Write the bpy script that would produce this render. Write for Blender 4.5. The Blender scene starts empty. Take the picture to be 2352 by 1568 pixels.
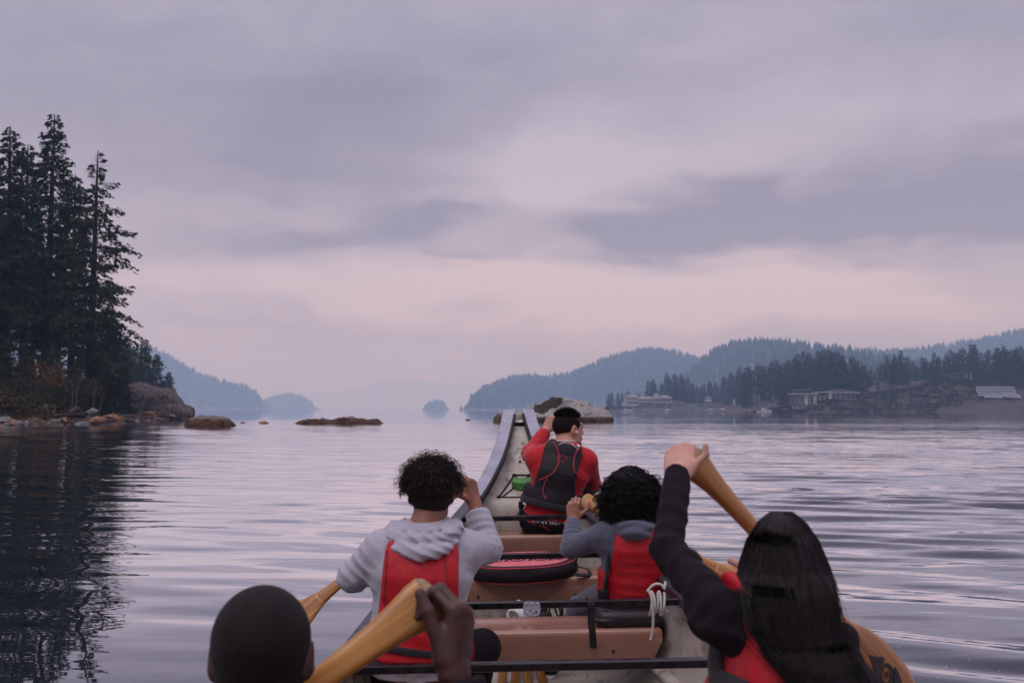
import bpy, bmesh, math, random
import numpy as np
from mathutils import Vector, Matrix
R = math.radians
sc = bpy.context.scene
COL = sc.collection
random.seed(7)
rng = np.random.default_rng(11)

# ------------------------------------------------------------------ camera
CAM_Z = 1.30                      # eye height over the water, metres
FPX, CX, CY = 2287.0, 1176.0, 784.0   # 35 mm lens, in the photo's 2352 x 1568 grid
PITCH = math.atan(156.0 / FPX)    # the horizon lies below the middle
cd = bpy.data.cameras.new('camera')
cam = bpy.data.objects.new('camera', cd)
COL.objects.link(cam)
cd.sensor_width = 36.0
cd.lens = 36.0 * FPX / 2352.0
cam.location = (0, 0, CAM_Z)
cam.rotation_euler = (math.pi / 2 + PITCH, 0, 0)
cd.clip_start = 0.05
cd.clip_end = 40000
cd.dof.use_dof = True
cd.dof.focus_distance = 5.5
cd.dof.aperture_fstop = 5.6
sc.camera = cam
sc.view_settings.view_transform = 'Standard'
sc.view_settings.look = 'None'
sc.view_settings.exposure = 0.0
sc.view_settings.gamma = 1.0
sc.view_settings.use_curve_mapping = False
sc.render.engine = 'CYCLES'
sc.cycles.use_denoising = True
sc.cycles.max_bounces = 6
sc.cycles.diffuse_bounces = 2
sc.cycles.glossy_bounces = 3
sc.cycles.transparent_max_bounces = 4
sc.cycles.volume_bounces = 4
sc.cycles.caustics_reflective = False
sc.cycles.caustics_refractive = False

CP, SP = math.cos(PITCH), math.sin(PITCH)
def P(px, py, Y):
    """World point at forward distance Y metres that the photo shows at (px, py) of its 2352 grid."""
    u, v = (px - CX) / FPX, (CY - py) / FPX
    k = Y / (CP - v * SP)
    return np.array([u * k, Y, CAM_Z + (SP + v * CP) * k])

# ------------------------------------------------------------------ node helpers
class E:
    """A socket one can do arithmetic with."""
    def __init__(s, nt, sock): s.nt, s.s = nt, sock
    def _m(s, op, *a, clamp=False):
        n = s.nt.nodes.new('ShaderNodeMath'); n.operation = op; n.use_clamp = clamp
        for i, q in enumerate((s,) + a):
            if isinstance(q, E): s.nt.links.new(q.s, n.inputs[i])
            else: n.inputs[i].default_value = q
        return E(s.nt, n.outputs[0])
    def __add__(s, o): return s._m('ADD', o)
    def __radd__(s, o): return s._m('ADD', o)
    def __sub__(s, o): return s._m('SUBTRACT', o)
    def __rsub__(s, o): return (s * -1.0) + o
    def __mul__(s, o): return s._m('MULTIPLY', o)
    def __rmul__(s, o): return s._m('MULTIPLY', o)
    def __truediv__(s, o): return s._m('DIVIDE', o)
    def exp(s): return s._m('EXPONENT')
    def clamp(s): return s._m('ADD', 0.0, clamp=True)
    def step(s, a, b, x0=0.0, x1=1.0):
        n = s.nt.nodes.new('ShaderNodeMapRange'); n.interpolation_type = 'SMOOTHSTEP'
        s.nt.links.new(s.s, n.inputs['Value'])
        n.inputs['From Min'].default_value = a; n.inputs['From Max'].default_value = b
        n.inputs['To Min'].default_value = x0; n.inputs['To Max'].default_value = x1
        return E(s.nt, n.outputs['Result'])

def mixc(nt, fac, a, b, mode='MIX'):
    n = nt.nodes.new('ShaderNodeMix'); n.data_type = 'RGBA'; n.blend_type = mode
    def put(i, v):
        if isinstance(v, E): nt.links.new(v.s, n.inputs[i])
        elif isinstance(v, bpy.types.NodeSocket): nt.links.new(v, n.inputs[i])
        elif isinstance(v, (tuple, list)): n.inputs[i].default_value = tuple(v)[:3] + (1.0,)
        else: n.inputs[i].default_value = v
    put(0, fac); put(6, a); put(7, b)
    return n.outputs[2]

def noise_node(nt, vec, scale, detail=3.0, rough=0.5, dist=0.0, out='Fac'):
    n = nt.nodes.new('ShaderNodeTexNoise')
    n.inputs['Scale'].default_value = scale; n.inputs['Detail'].default_value = detail
    n.inputs['Roughness'].default_value = rough; n.inputs['Distortion'].default_value = dist
    if vec is not None: nt.links.new(vec, n.inputs['Vector'])
    return E(nt, n.outputs[out])

def mapping(nt, vec, scale=(1, 1, 1), rot=(0, 0, 0), loc=(0, 0, 0)):
    n = nt.nodes.new('ShaderNodeMapping')
    n.inputs['Scale'].default_value = scale; n.inputs['Rotation'].default_value = rot
    n.inputs['Location'].default_value = loc
    nt.links.new(vec, n.inputs['Vector'])
    return n.outputs[0]

# ------------------------------------------------------------------ world: evening overcast
SUN_EL, SUN_AZ = R(58), R(-150)      # high soft light, from behind and to the left
wd = bpy.data.worlds.new('World'); sc.world = wd; wd.use_nodes = True
nt = wd.node_tree; nt.nodes.clear()
tc = nt.nodes.new('ShaderNodeTexCoord'); gen = tc.outputs['Generated']
sx = nt.nodes.new('ShaderNodeSeparateXYZ'); nt.links.new(gen, sx.inputs[0])
dx, dy, dz = (E(nt, sx.outputs[i]) for i in range(3))
az = dx._m('ARCTAN2', dy)
el = dz._m('ARCSINE')
n1 = noise_node(nt, mapping(nt, gen, (1.0, 1.0, 2.2), loc=(3.1, 0.4, 1.7)), 3.4, 6, 0.52, 0.5)
n2 = noise_node(nt, mapping(nt, gen, (1.0, 1.0, 2.3), loc=(0.3, 5.2, 0.9)), 8.0, 6, 0.55, 0.7)
n3 = noise_node(nt, mapping(nt, gen, (1.0, 1.0, 5.0), loc=(7.3, 1.2, 4.9)), 5.0, 5, 0.5, 0.3)
n4 = noise_node(nt, mapping(nt, gen, (1.0, 1.0, 2.0), loc=(2.2, 7.7, 3.3)), 17.0, 6, 0.58, 0.9)
azw = az + (n1 - 0.5) * 0.20 + (n2 - 0.5) * 0.12
elw = el + (n3 - 0.5) * 0.08 + (n2 - 0.5) * 0.06
def cloud(px, py, rx, ry, amt, hard=1.0):
    a0, e0 = math.atan((px - CX) / FPX), math.atan((940 - py) / FPX)
    a, e = (azw - a0) * (FPX / rx), (elw - e0) * (FPX / ry)
    q = a * a + e * e
    if hard != 1.0: q = q._m('POWER', hard)
    return (q * -1.0).exp() * amt
L = 0.56 + (n1 - 0.5) * 0.55 + (n2 - 0.5) * 0.46 + (n4 - 0.5) * 0.36
DARKS = [(1800, 512, 440, 72, -.62, 1.8), (1480, 545, 190, 55, -.40, 1.5), (2200, 450, 300, 125, -.52, 1.4), (1700, 440, 180, 30, -.22, 1.3), (950, 500, 120, 44, -.50, 1.5), (800, 545, 240, 34, -.34, 1.2), (1120, 580, 120, 20, -.34, 1.2),
         (620, 570, 300, 36, -.22, 1), (380, 260, 560, 190, -.40, 1.2), (900, 230, 420, 110, -.24, 1.1), (700, 420, 300, 50, -.26, 1.2),
         (2250, 110, 260, 70, -.20, 1), (1450, 120, 300, 70, -.18, 1), (700, 770, 380, 24, -.20, 1), (2120, 668, 260, 16, -.20, 1), (1280, 760, 300, 22, -.10, 1)]
LIGHTS = [(1560, 690, 430, 66, .62, 1), (1270, 330, 190, 110, .46, 1.2), (1180, 430, 230, 50, .34, 1.1), (1180, 645, 520, 50, .34, 1), (1950, 700, 500, 66, .40, 1), (1500, 380, 200, 34, .26, 1.1),
          (500, 640, 380, 28, .26, 1), (760, 690, 420, 30, .26, 1), (1750, 330, 420, 55, .26, 1), (120, 60, 300, 90, .22, 1), (2050, 250, 300, 60, .20, 1), (1750, 60, 240, 60, .2, 1), (380, 820, 300, 60, .2, 1)]
for b in DARKS + LIGHTS: L = L + cloud(*b)
L = L + el.step(R(-1), R(3), -.10, 0.0)
L = L.clamp()
top = el.step(R(2), R(22))
low = mixc(nt, L, (0.335, 0.268, 0.335), (0.78, 0.635, 0.675))
high = mixc(nt, L, (0.306, 0.268, 0.352), (0.54, 0.49, 0.605))
skyc = mixc(nt, top, low, high)
glow = (cloud(1540, 730, 620, 100, .9) + cloud(1120, 640, 420, 50, .35) + cloud(1900, 650, 500, 60, .4) + cloud(300, 800, 500, 90, .25)).clamp()
skyc = mixc(nt, glow, skyc, mixc(nt, 1.0, skyc, (0.10, 0.038, 0.012), 'ADD'))
zen = el.step(R(21), R(70), 1.0, 2.9)
bg1 = nt.nodes.new('ShaderNodeBackground'); bg2 = nt.nodes.new('ShaderNodeBackground')
nt.links.new(skyc, bg1.inputs[0]); nt.links.new((zen * 1.0).s, bg1.inputs[1])
sky = nt.nodes.new('ShaderNodeTexSky'); sky.sky_type = 'NISHITA'; sky.sun_disc = False
sky.sun_elevation = SUN_EL; sky.sun_rotation = SUN_AZ
nt.links.new(sky.outputs[0], bg2.inputs[0]); bg2.inputs[1].default_value = 0.06
ms = nt.nodes.new('ShaderNodeMixShader'); ms.inputs[0].default_value = 0.10
nt.links.new(bg1.outputs[0], ms.inputs[1]); nt.links.new(bg2.outputs[0], ms.inputs[2])
wo = nt.nodes.new('ShaderNodeOutputWorld'); nt.links.new(ms.outputs[0], wo.inputs[0])

sl = bpy.data.lights.new('sun', 'SUN'); so = bpy.data.objects.new('sun', sl); COL.objects.link(so)
sl.energy = 0.9; sl.angle = R(35); sl.color = (1.0, 0.93, 0.90)
so.rotation_euler = (math.pi / 2 - SUN_EL, 0, math.pi - SUN_AZ)
so.location = (-20, -30, 60)

# ------------------------------------------------------------------ object helpers
def mesh_np(name, verts, faces, smooth=True):
    """Mesh from an (N,3) array and one or several (M,k) face arrays."""
    if isinstance(faces, np.ndarray): faces = [faces]
    me = bpy.data.meshes.new(name)
    verts = np.asarray(verts, dtype=np.float32)
    me.vertices.add(len(verts)); me.vertices.foreach_set('co', verts.ravel())
    loops = np.concatenate([f.ravel() for f in faces]).astype(np.int32)
    sizes = np.concatenate([np.full(len(f), f.shape[1], dtype=np.int32) for f in faces])
    starts = np.concatenate([[0], np.cumsum(sizes)[:-1]]).astype(np.int32)
    me.loops.add(len(loops)); me.loops.foreach_set('vertex_index', loops)
    me.polygons.add(len(sizes)); me.polygons.foreach_set('loop_start', starts)
    me.polygons.foreach_set('loop_total', sizes)
    me.polygons.foreach_set('use_smooth', np.full(len(sizes), smooth))
    me.update(calc_edges=True); me.validate()
    return me

def world_origin(o):
    v = Vector((0, 0, 0))
    while o is not None:
        v += o.location; o = o.parent
    return np.array(v)

def link(name, me, mat=None, parent=None):
    o = bpy.data.objects.new(name, me)
    if mat is not None:
        for m in (mat if isinstance(mat, (list, tuple)) else [mat]): me.materials.append(m)
    COL.objects.link(o)
    if parent is not None: o.parent = parent
    return o

def tag(o, label=None, cat=None, group=None, kind=None):
    if label: o['label'] = label
    if cat: o['category'] = cat
    if group: o['group'] = group
    if kind: o['kind'] = kind
    return o

def thing(name, loc, label, cat, group=None):
    o = bpy.data.objects.new(name, None); COL.objects.link(o)
    o.location = Vector([float(v) for v in loc]); o.empty_display_size = .1
    return tag(o, label, cat, group)

class MB:
    """Collects shapes given in world coordinates; build() links them as one mesh object."""
    def __init__(s): s.v, s.f, s.n = [], {}, 0
    def add(s, v, f):
        v = np.asarray(v, float).reshape(-1, 3)
        for q in ([f] if isinstance(f, np.ndarray) else f):
            if isinstance(q, np.ndarray): s.f.setdefault(q.shape[1], []).append(q + s.n)
            else: s.f.setdefault(len(q), []).append(np.array([q]) + s.n)
        s.v.append(v); s.n += len(v)
        return s
    def box(s, c, size, M=None, bev=0.0):
        hx, hy, hz = np.array(size) / 2.0
        if bev <= 0:
            v = np.array([(x, y, z) for x in (-hx, hx) for y in (-hy, hy) for z in (-hz, hz)])
            f = np.array([(0, 1, 3, 2), (4, 6, 7, 5), (0, 4, 5, 1), (2, 3, 7, 6), (0, 2, 6, 4), (1, 5, 7, 3)])
            fs = [f]
        else:
            bm = bmesh.new(); bmesh.ops.create_cube(bm, size=1.0)
            for w in bm.verts: w.co = Vector((w.co.x * size[0], w.co.y * size[1], w.co.z * size[2]))
            bmesh.ops.bevel(bm, geom=bm.edges[:], offset=bev, segments=2, affect='EDGES', profile=.5)
            bm.verts.index_update()
            v = np.array([w.co[:] for w in bm.verts])
            fs = [[w.index for w in q.verts] for q in bm.faces]; bm.free()
        if M is not None: v = v @ np.array(M).T
        return s.add(v + np.array(c, float), fs)
    def tube(s, pts, rad, sides=8, cap=True, flat=None):
        v, f = tube_np(pts, rad, sides, cap, flat)
        return s.add(v, f)
    def loft(s, rings, close=True, cap=True):
        rings = np.asarray(rings, float); n, k = rings.shape[:2]
        f = []
        for i in range(n - 1):
            for j in range(k if close else k - 1):
                a, b = i * k + j, i * k + (j + 1) % k
                f.append((a, b, b + k, a + k))
        fs = [np.array(f)]
        if cap and close:
            fs.append(list(range(k))[::-1]); fs.append([(n - 1) * k + j for j in range(k)])
        return s.add(rings.reshape(-1, 3), fs)
    def mesh(s, name, origin=(0, 0, 0), smooth=True):
        v = np.concatenate(s.v) - np.asarray(origin)
        return mesh_np(name, v, [np.concatenate(x) for x in s.f.values()], smooth)
    def build(s, name, mat, parent=None, smooth=True, sharp=None):
        og = world_origin(parent) if parent is not None else np.zeros(3)
        me = s.mesh(name, og, smooth)
        if sharp is not None: auto_sharp(me, sharp)
        return link(name, me, mat, parent)
    def thing(s, name, mat, label, cat, group=None, smooth=True, sharp=None):
        """A thing that is a single mesh, its origin at its base."""
        v = np.concatenate(s.v); c = (v.min(0) + v.max(0)) / 2; c[2] = v[:, 2].min()
        me = s.mesh(name, c, smooth)
        if sharp is not None: auto_sharp(me, sharp)
        o = link(name, me, mat); o.location = Vector(c.tolist())
        return tag(o, label, cat, group)

def auto_sharp(me, deg):
    bm = bmesh.new(); bm.from_mesh(me)
    bmesh.ops.recalc_face_normals(bm, faces=bm.faces[:])
    lim = R(deg)
    for e in bm.edges:
        if len(e.link_faces) == 2 and e.calc_face_angle(0.0) > lim: e.smooth = False
    bm.to_mesh(me); bm.free()

def frames(pts):
    pts = np.asarray(pts, float); t = np.gradient(pts, axis=0)
    t /= np.linalg.norm(t, axis=1, keepdims=True) + 1e-12
    up = np.array([0, 0, 1.0]) if abs(t[0, 2]) < .9 else np.array([1.0, 0, 0])
    n = np.cross(up, t[0]); n /= np.linalg.norm(n)
    N = []
    for q in t:
        n = n - q * (n @ q); n /= np.linalg.norm(n) + 1e-12; N.append(n)
    N = np.array(N); return t, N, np.cross(t, N)

def tube_np(pts, rad, sides=8, cap=True, flat=None):
    pts = np.asarray(pts, float); n = len(pts)
    rad = np.broadcast_to(np.asarray(rad, float), (n,))
    t, N, B = frames(pts)
    a = np.linspace(0, 2 * math.pi, sides, endpoint=False)
    ca, sa = np.cos(a), np.sin(a) * (1.0 if flat is None else flat)
    v = pts[:, None] + rad[:, None, None] * (ca[None, :, None] * N[:, None] + sa[None, :, None] * B[:, None])
    i = np.arange(n - 1)[:, None] * sides; j = np.arange(sides)[None]
    f = np.stack([i + j, i + (j + 1) % sides, i + sides + (j + 1) % sides, i + sides + j], -1).reshape(-1, 4)
    fs = [f]
    if cap: fs += [list(range(sides))[::-1], [(n - 1) * sides + q for q in range(sides)]]
    return v.reshape(-1, 3), fs

def strands(pts, rad, sides=3):
    """Many thin tubes at once: pts (N,K,3), rad (N,K) -> verts, quads."""
    N, K = pts.shape[:2]
    t = np.gradient(pts, axis=1); t /= np.linalg.norm(t, axis=2, keepdims=True) + 1e-9
    ref = np.where(np.abs(t[:, :, 2:3]) < .8, np.array([0, 0, 1.0]), np.array([1.0, 0, 0]))
    n = np.cross(ref, t); n /= np.linalg.norm(n, axis=2, keepdims=True) + 1e-9
    b = np.cross(t, n)
    a = np.linspace(0, 2 * math.pi, sides, endpoint=False)
    v = pts[:, :, None] + rad[:, :, None, None] * (np.cos(a)[:, None] * n[:, :, None] + np.sin(a)[:, None] * b[:, :, None])
    base = (np.arange(N) * K * sides)[:, None, None] + (np.arange(K - 1) * sides)[None, :, None]
    j = np.arange(sides)[None, None]
    f = np.stack([base + j, base + (j + 1) % sides, base + sides + (j + 1) % sides, base + sides + j], -1)
    return v.reshape(-1, 3), f.reshape(-1, 4)

def bez(*pts, n=16):
    """Catmull-Rom curve through the points."""
    p = np.asarray(pts, float); p = np.concatenate([[2 * p[0] - p[1]], p, [2 * p[-1] - p[-2]]])
    out = []
    m = len(p) - 3
    for i in range(m):
        t = np.linspace(0, 1, n, endpoint=(i == m - 1))[:, None]
        a, b, c, d = p[i:i + 4]
        out.append(.5 * ((2 * b) + (-a + c) * t + (2 * a - 5 * b + 4 * c - d) * t ** 2 + (-a + 3 * b - 3 * c + d) * t ** 3))
    return np.concatenate(out)

# value noise, vectorised
def vnoise(p, seed=0):
    p = np.asarray(p, dtype=np.float32)
    i = np.floor(p).astype(np.int64); f = p - i; f = f * f * (3 - 2 * f)
    def h(dx, dy, dz):
        n = (i[..., 0] + dx) * 374761393 + (i[..., 1] + dy) * 668265263 + (i[..., 2] + dz) * 2147483647 + seed * 974634777
        n = (n ^ (n >> 13)) * 1274126177
        n = n & 0xFFFFFFFF
        n = (n ^ (n >> 16)) & 0xFFFF
        return n.astype(np.float32) / 65535.0
    x, y, z = f[..., 0], f[..., 1], f[..., 2]
    a = h(0, 0, 0) * (1 - x) + h(1, 0, 0) * x; b = h(0, 1, 0) * (1 - x) + h(1, 1, 0) * x
    c = h(0, 0, 1) * (1 - x) + h(1, 0, 1) * x; d = h(0, 1, 1) * (1 - x) + h(1, 1, 1) * x
    return ((a * (1 - y) + b * y) * (1 - z) + (c * (1 - y) + d * y) * z) * 2 - 1
def fbm(p, oct=4, seed=0, gain=.5):
    s, a = 0, 1.0; p = np.asarray(p, dtype=np.float32)
    for o in range(oct):
        s = s + a * vnoise(p * (2.0 ** o) + 17.3 * o, seed + o); a *= gain
    return s

# ------------------------------------------------------------------ materials
def base_mat(name):
    m = bpy.data.materials.new(name); m.use_nodes = True
    nt = m.node_tree; b = nt.nodes['Principled BSDF']
    return m, nt, b
def coords(nt, which='Object'):
    return nt.nodes.new('ShaderNodeTexCoord').outputs[which]
def bump(nt, b, height, strength=.3, dist=.01, prev=None):
    n = nt.nodes.new('ShaderNodeBump'); n.inputs['Strength'].default_value = strength
    n.inputs['Distance'].default_value = dist
    nt.links.new(height.s if isinstance(height, E) else height, n.inputs['Height'])
    if prev is not None: nt.links.new(prev, n.inputs['Normal'])
    nt.links.new(n.outputs[0], b.inputs['Normal'])
    return n.outputs[0]
def mat(name, c1, c2=None, scale=20.0, detail=4, rough=.6, rough2=None, bumps=None, lo=.35, hi=.65, metal=0.0, spec=.5, coat=0, sheen=0, stretch=(1, 1, 1)):
    """Two colours broken up by noise, with optional fine relief: bumps = (scale, strength, distance)."""
    m, nt, b = base_mat(name)
    co = coords(nt)
    b.inputs['Metallic'].default_value = metal
    b.inputs['Specular IOR Level'].default_value = spec
    if coat: b.inputs['Coat Weight'].default_value = coat; b.inputs['Coat Roughness'].default_value = .15
    if sheen: b.inputs['Sheen Weight'].default_value = sheen; b.inputs['Sheen Roughness'].default_value = .5
    b.inputs['Roughness'].default_value = rough
    b.inputs['Base Color'].default_value = tuple(c1) + (1,)
    if c2 is not None:
        n = noise_node(nt, mapping(nt, co, stretch), scale, detail, .6)
        f = n.step(lo, hi)
        nt.links.new(mixc(nt, f, c1, c2), b.inputs['Base Color'])
        if rough2 is not None: nt.links.new(f.step(0, 1, rough, rough2).s, b.inputs['Roughness'])
    if bumps:
        bump(nt, b, noise_node(nt, mapping(nt, co, stretch), bumps[0], 4, .6), bumps[1], bumps[2])
    return m

# ================================================================== canoe lines (needed by the water too)
CY_ = np.array([-2.2, -2.05, -1.7, -1.2, -.5, .5, 2.0, 3.3, 4.4, 5.35, 6.15, 6.6, 7.1, 7.4, 7.62])
CHW = np.array([.05, .15, .27, .42, .58, .69, .755, .75, .70, .59, .43, .322, .186, .138, .108])
CZG = np.array([.95, .82, .64, .52, .45, .42, .41, .41, .435, .53, .644, .75, .99, 1.14, 1.262])
CZK = np.array([.60, .22, .02, -.09, -.14, -.15, -.15, -.15, -.15, -.14, -.11, -.06, .10, .38, .95])
def axis_x(Y): return .125 + (Y - 3.0) * (.052 - .125) / (7.6 - 3.0)
def pch(x, xs, ys):
    """Monotone cubic interpolation."""
    x = np.asarray(x, float); h = np.diff(xs); d = np.diff(ys) / h
    m = np.zeros(len(xs)); m[0], m[-1] = d[0], d[-1]
    for i in range(1, len(xs) - 1):
        if d[i - 1] * d[i] > 0:
            w1, w2 = 2 * h[i] + h[i - 1], h[i] + 2 * h[i - 1]
            m[i] = (w1 + w2) / (w1 / d[i - 1] + w2 / d[i])
    i = np.clip(np.searchsorted(xs, x) - 1, 0, len(xs) - 2)
    t = (x - xs[i]) / h[i]
    return ((2 * t ** 3 - 3 * t ** 2 + 1) * ys[i] + (t ** 3 - 2 * t ** 2 + t) * h[i] * m[i]
            + (-2 * t ** 3 + 3 * t ** 2) * ys[i + 1] + (t ** 3 - t ** 2) * h[i] * m[i + 1])
def hw_(Y): return pch(Y, CY_, CHW)
def zg_(Y): return pch(Y, CY_, CZG)
def zk_(Y): return pch(Y, CY_, CZK)
def hull_x(Y, z):
    """Half width of the outer hull at station Y and height z."""
    zg, zk = zg_(Y), zk_(Y)
    s = np.clip((zg - z) / np.maximum(zg - zk, 1e-4), 0, 1)      # 0 at the gunwale, 1 at the keel
    fine = np.clip((Y - 5.6) / 1.6, 0, 1)
    e = 4.2 - 2.2 * fine
    return hw_(Y) * (1 - .02 * s) * np.maximum(1 - s ** e, 0) ** (1 / e * 1.0)

# ================================================================== water
def wave_set(n, l0, l1, a0, ang, spread, seed):
    r = np.random.default_rng(seed)
    lam = l0 * (l1 / l0) ** r.random(n)
    th = R(ang) + (r.random(n) - .5) * R(spread)
    return [(2 * math.pi / l, math.cos(t), math.sin(t), r.random() * 6.28, a0 * (l / l0) ** .8, l) for l, t in zip(lam, th)]
W_R = wave_set(6, .62, 1.6, .0046, 64, 16, 3) + wave_set(9, .34, .62, .0017, 70, 26, 4)
W_L = wave_set(5, 1.0, 2.8, .0022, 74, 40, 5) + wave_set(6, .4, .9, .0007, 80, 50, 6)
def waves(x, y):
    r = np.hypot(x, y); dr = r * .0042
    right = 1 / (1 + np.exp(-(x - .15 * y * .3) / (.6 + .06 * np.abs(y))))
    h = 0; ramp = .72 + 1.25 * np.clip((r - 6) / 9, 0, 1)
    p2 = np.stack([x * .22, y * .22, 0 * x], -1)
    m1 = .55 + .6 * vnoise(p2, 5); m2 = .55 + .6 * vnoise(p2 * 1.7 + 9, 6)
    wx = x + .35 * vnoise(np.stack([x * .35, y * .35, 0 * x], -1), 8); wy = y + .35 * vnoise(np.stack([x * .35, y * .35, 0 * x + 5], -1), 9)
    for ws, side in ((W_R, right), (W_L, 1 - right)):
        for i, (k, cx, cy, ph, a, lam) in enumerate(ws):
            fade = np.clip((lam / np.maximum(dr, 1e-4) - 3) / 4, 0, 1)
            s = np.sin(k * (wx * cx + wy * cy) + ph)
            h = h + a * ramp * side * fade * (m1 if i % 2 else m2) * (s + .22 * (s * s - .5))
    return h
rr = np.concatenate([np.exp(np.linspace(math.log(.45), math.log(160), 1400)), np.exp(np.linspace(math.log(165), math.log(9300), 64))])
ta = np.concatenate([np.linspace(-35, 35, 430), np.linspace(37, 323, 110)]) * math.pi / 180   # fine where the lens looks
RR, TA = np.meshgrid(rr, ta, indexing='ij')
wx_, wy_ = RR * np.sin(TA), RR * np.cos(TA)
wz_ = waves(wx_, wy_)
nr, na = wx_.shape
idx = np.arange(nr * na).reshape(nr, na)
nxt = np.roll(idx, -1, axis=1)
wf = np.stack([idx[:-1], idx[1:], nxt[1:], nxt[:-1]], -1).reshape(-1, 4)[:, ::-1]
fx, fy = wx_.ravel(), wy_.ravel()
yc = np.clip(fy, -2.2, 7.62)
inside = (np.abs(fx - axis_x(yc)) < hull_x(yc, 0.0) - .004) & (fy > -2.1) & (fy < 7.4)
wf = wf[~inside[wf].any(1)]
wm, nt, b = base_mat('lake_water')
b.inputs['Base Color'].default_value = (.010, .013, .022, 1); b.inputs['Roughness'].default_value = .025
b.inputs['IOR'].default_value = 1.6
co = coords(nt)
sp = nt.nodes.new('ShaderNodeSeparateXYZ'); nt.links.new(co, sp.inputs[0])
X_, Y_ = E(nt, sp.outputs[0]), E(nt, sp.outputs[1])
side = (X_ / (Y_._m('ABSOLUTE') + 2.0)).step(-.10, .16, .22, 1.0)          # the breeze lies on the right
gust = noise_node(nt, mapping(nt, co, (.012, .05, 1), loc=(4.2, 1.3, 0)), 1.0, 3).step(.32, .62, .35, 1.15)
dist = Y_.step(3, 26, .22, 1.0)
r1 = noise_node(nt, mapping(nt, co, (1.1, 3.6, 1), rot=(0, 0, R(9))), 1.0, 3, .5)
r2 = noise_node(nt, mapping(nt, co, (.34, 1.15, 1), rot=(0, 0, R(7))), 1.0, 3, .5)
r3 = noise_node(nt, mapping(nt, co, (.06, .24, 1), rot=(0, 0, R(4))), 1.0, 4, .6)
far = Y_.step(35, 170, 1.0, .22)
hgt = ((r1 * .016 + r2 * .095) * far + r3 * .11 * Y_.step(60, 400, 1.0, .5)) * side * gust * dist
wn = bump(nt, b, hgt, 1.0, 1.0)
fr = nt.nodes.new('ShaderNodeFresnel'); fr.inputs[0].default_value = 1.333; nt.links.new(wn, fr.inputs['Normal'])
fac = E(nt, fr.outputs[0]).step(-.01, .49)
gl = nt.nodes.new('ShaderNodeBsdfGlossy'); gl.inputs['Roughness'].default_value = .006
gl.inputs['Color'].default_value = (.97, .97, 1, 1); nt.links.new(wn, gl.inputs['Normal'])
df = nt.nodes.new('ShaderNodeBsdfDiffuse'); df.inputs['Color'].default_value = (.010, .012, .022, 1)
mx = nt.nodes.new('ShaderNodeMixShader'); nt.links.new(fac.s, mx.inputs[0]); nt.links.new(df.outputs[0], mx.inputs[1]); nt.links.new(gl.outputs[0], mx.inputs[2])
nt.links.new(mx.outputs[0], nt.nodes['Material Output'].inputs[0])
water = link('water', mesh_np('water', np.stack([fx, fy, wz_.ravel()], 1), wf), wm)
tag(water, kind='structure')

# lake bed, so that nothing is hollow below
bed = MB().box((0, 0, -.78), (18900, 18900, .1)).build('lake_bed', mat('lake_bed', (.03, .03, .03)))
tag(bed, kind='structure')

# ================================================================== haze
HAZE_H = 390.0
hb = MB().box((0, 0, (HAZE_H - 1.0) / 2), (19000, 19000, HAZE_H + 1.0)).build('haze', None, smooth=False)
hm = bpy.data.materials.new('haze'); hm.use_nodes = True; hn = hm.node_tree; hn.nodes.clear()
pv = hn.nodes.new('ShaderNodeVolumePrincipled'); ho = hn.nodes.new('ShaderNodeOutputMaterial')
pv.inputs['Color'].default_value = (.46, .68, 1.0, 1); pv.inputs['Density'].default_value = .00035
pv.inputs['Absorption Color'].default_value = (1, 1, 1, 1); pv.inputs['Anisotropy'].default_value = .2
hn.links.new(pv.outputs[0], ho.inputs['Volume'])
hb.data.materials.append(hm); tag(hb, kind='stuff')

# ================================================================== far hills and their woods
rock_hazed = mat('haze_painted_mountain', (.44, .42, .42), (.38, .36, .36), .01, 3, .9)  # extra haze fading of the farthest mountain painted into its pale colour
rock_far = mat('far_ground', (.10, .085, .075), (.045, .05, .04), .05, 4, .9)
def conifer_lowpoly(seed, tiers=6, sides=7, droop=.25):
    r = np.random.default_rng(seed); V, F = [], []
    n = 0
    for k in range(tiers):
        z0 = .08 + .82 * k / tiers; z1 = min(1.0, z0 + .34 - .10 * k / tiers)
        rad = (.19 * (1 - (k / tiers)) ** .85 + .022) * (.85 + .3 * r.random())
        a = np.linspace(0, 6.283, sides, endpoint=False) + r.random() * 6
        q = rad * (.55 + .75 * r.random(sides))
        ring = np.stack([np.cos(a) * q, np.sin(a) * q, z0 - droop * q * .8 + .02 * r.standard_normal(sides)], 1)
        V.append(ring); V.append([[.01 * r.standard_normal(), .01 * r.standard_normal(), z1 if k < tiers - 1 else 1.0]])
        F += [(n + j, n + (j + 1) % sides, n + sides) for j in range(sides)]
        n += sides + 1
    return np.concatenate(V), np.array(F)
def broadleaf_lowpoly(seed):
    r = np.random.default_rng(seed); V, F, n = [], [], 0
    for k in range(9):
        c = np.array([.16 * r.standard_normal(), .16 * r.standard_normal(), .35 + .5 * r.random()])
        q = .15 + .09 * r.random()
        o = np.array([(1, 0, 0), (-1, 0, 0), (0, 1, 0), (0, -1, 0), (0, 0, 1), (0, 0, -1)]) * q * (.7 + .6 * r.random((6, 1))) + c
        V.append(o); F += [(n + a_, n + b_, n + c_) for a_, b_, c_ in ((0, 2, 4), (2, 1, 4), (1, 3, 4), (3, 0, 4), (2, 0, 5), (1, 2, 5), (3, 1, 5), (0, 3, 5))]
        n += 6
    return np.concatenate(V), np.array(F)
TPL = [conifer_lowpoly(s) for s in range(6)]; BRD = [broadleaf_lowpoly(s) for s in range(3)]
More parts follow.
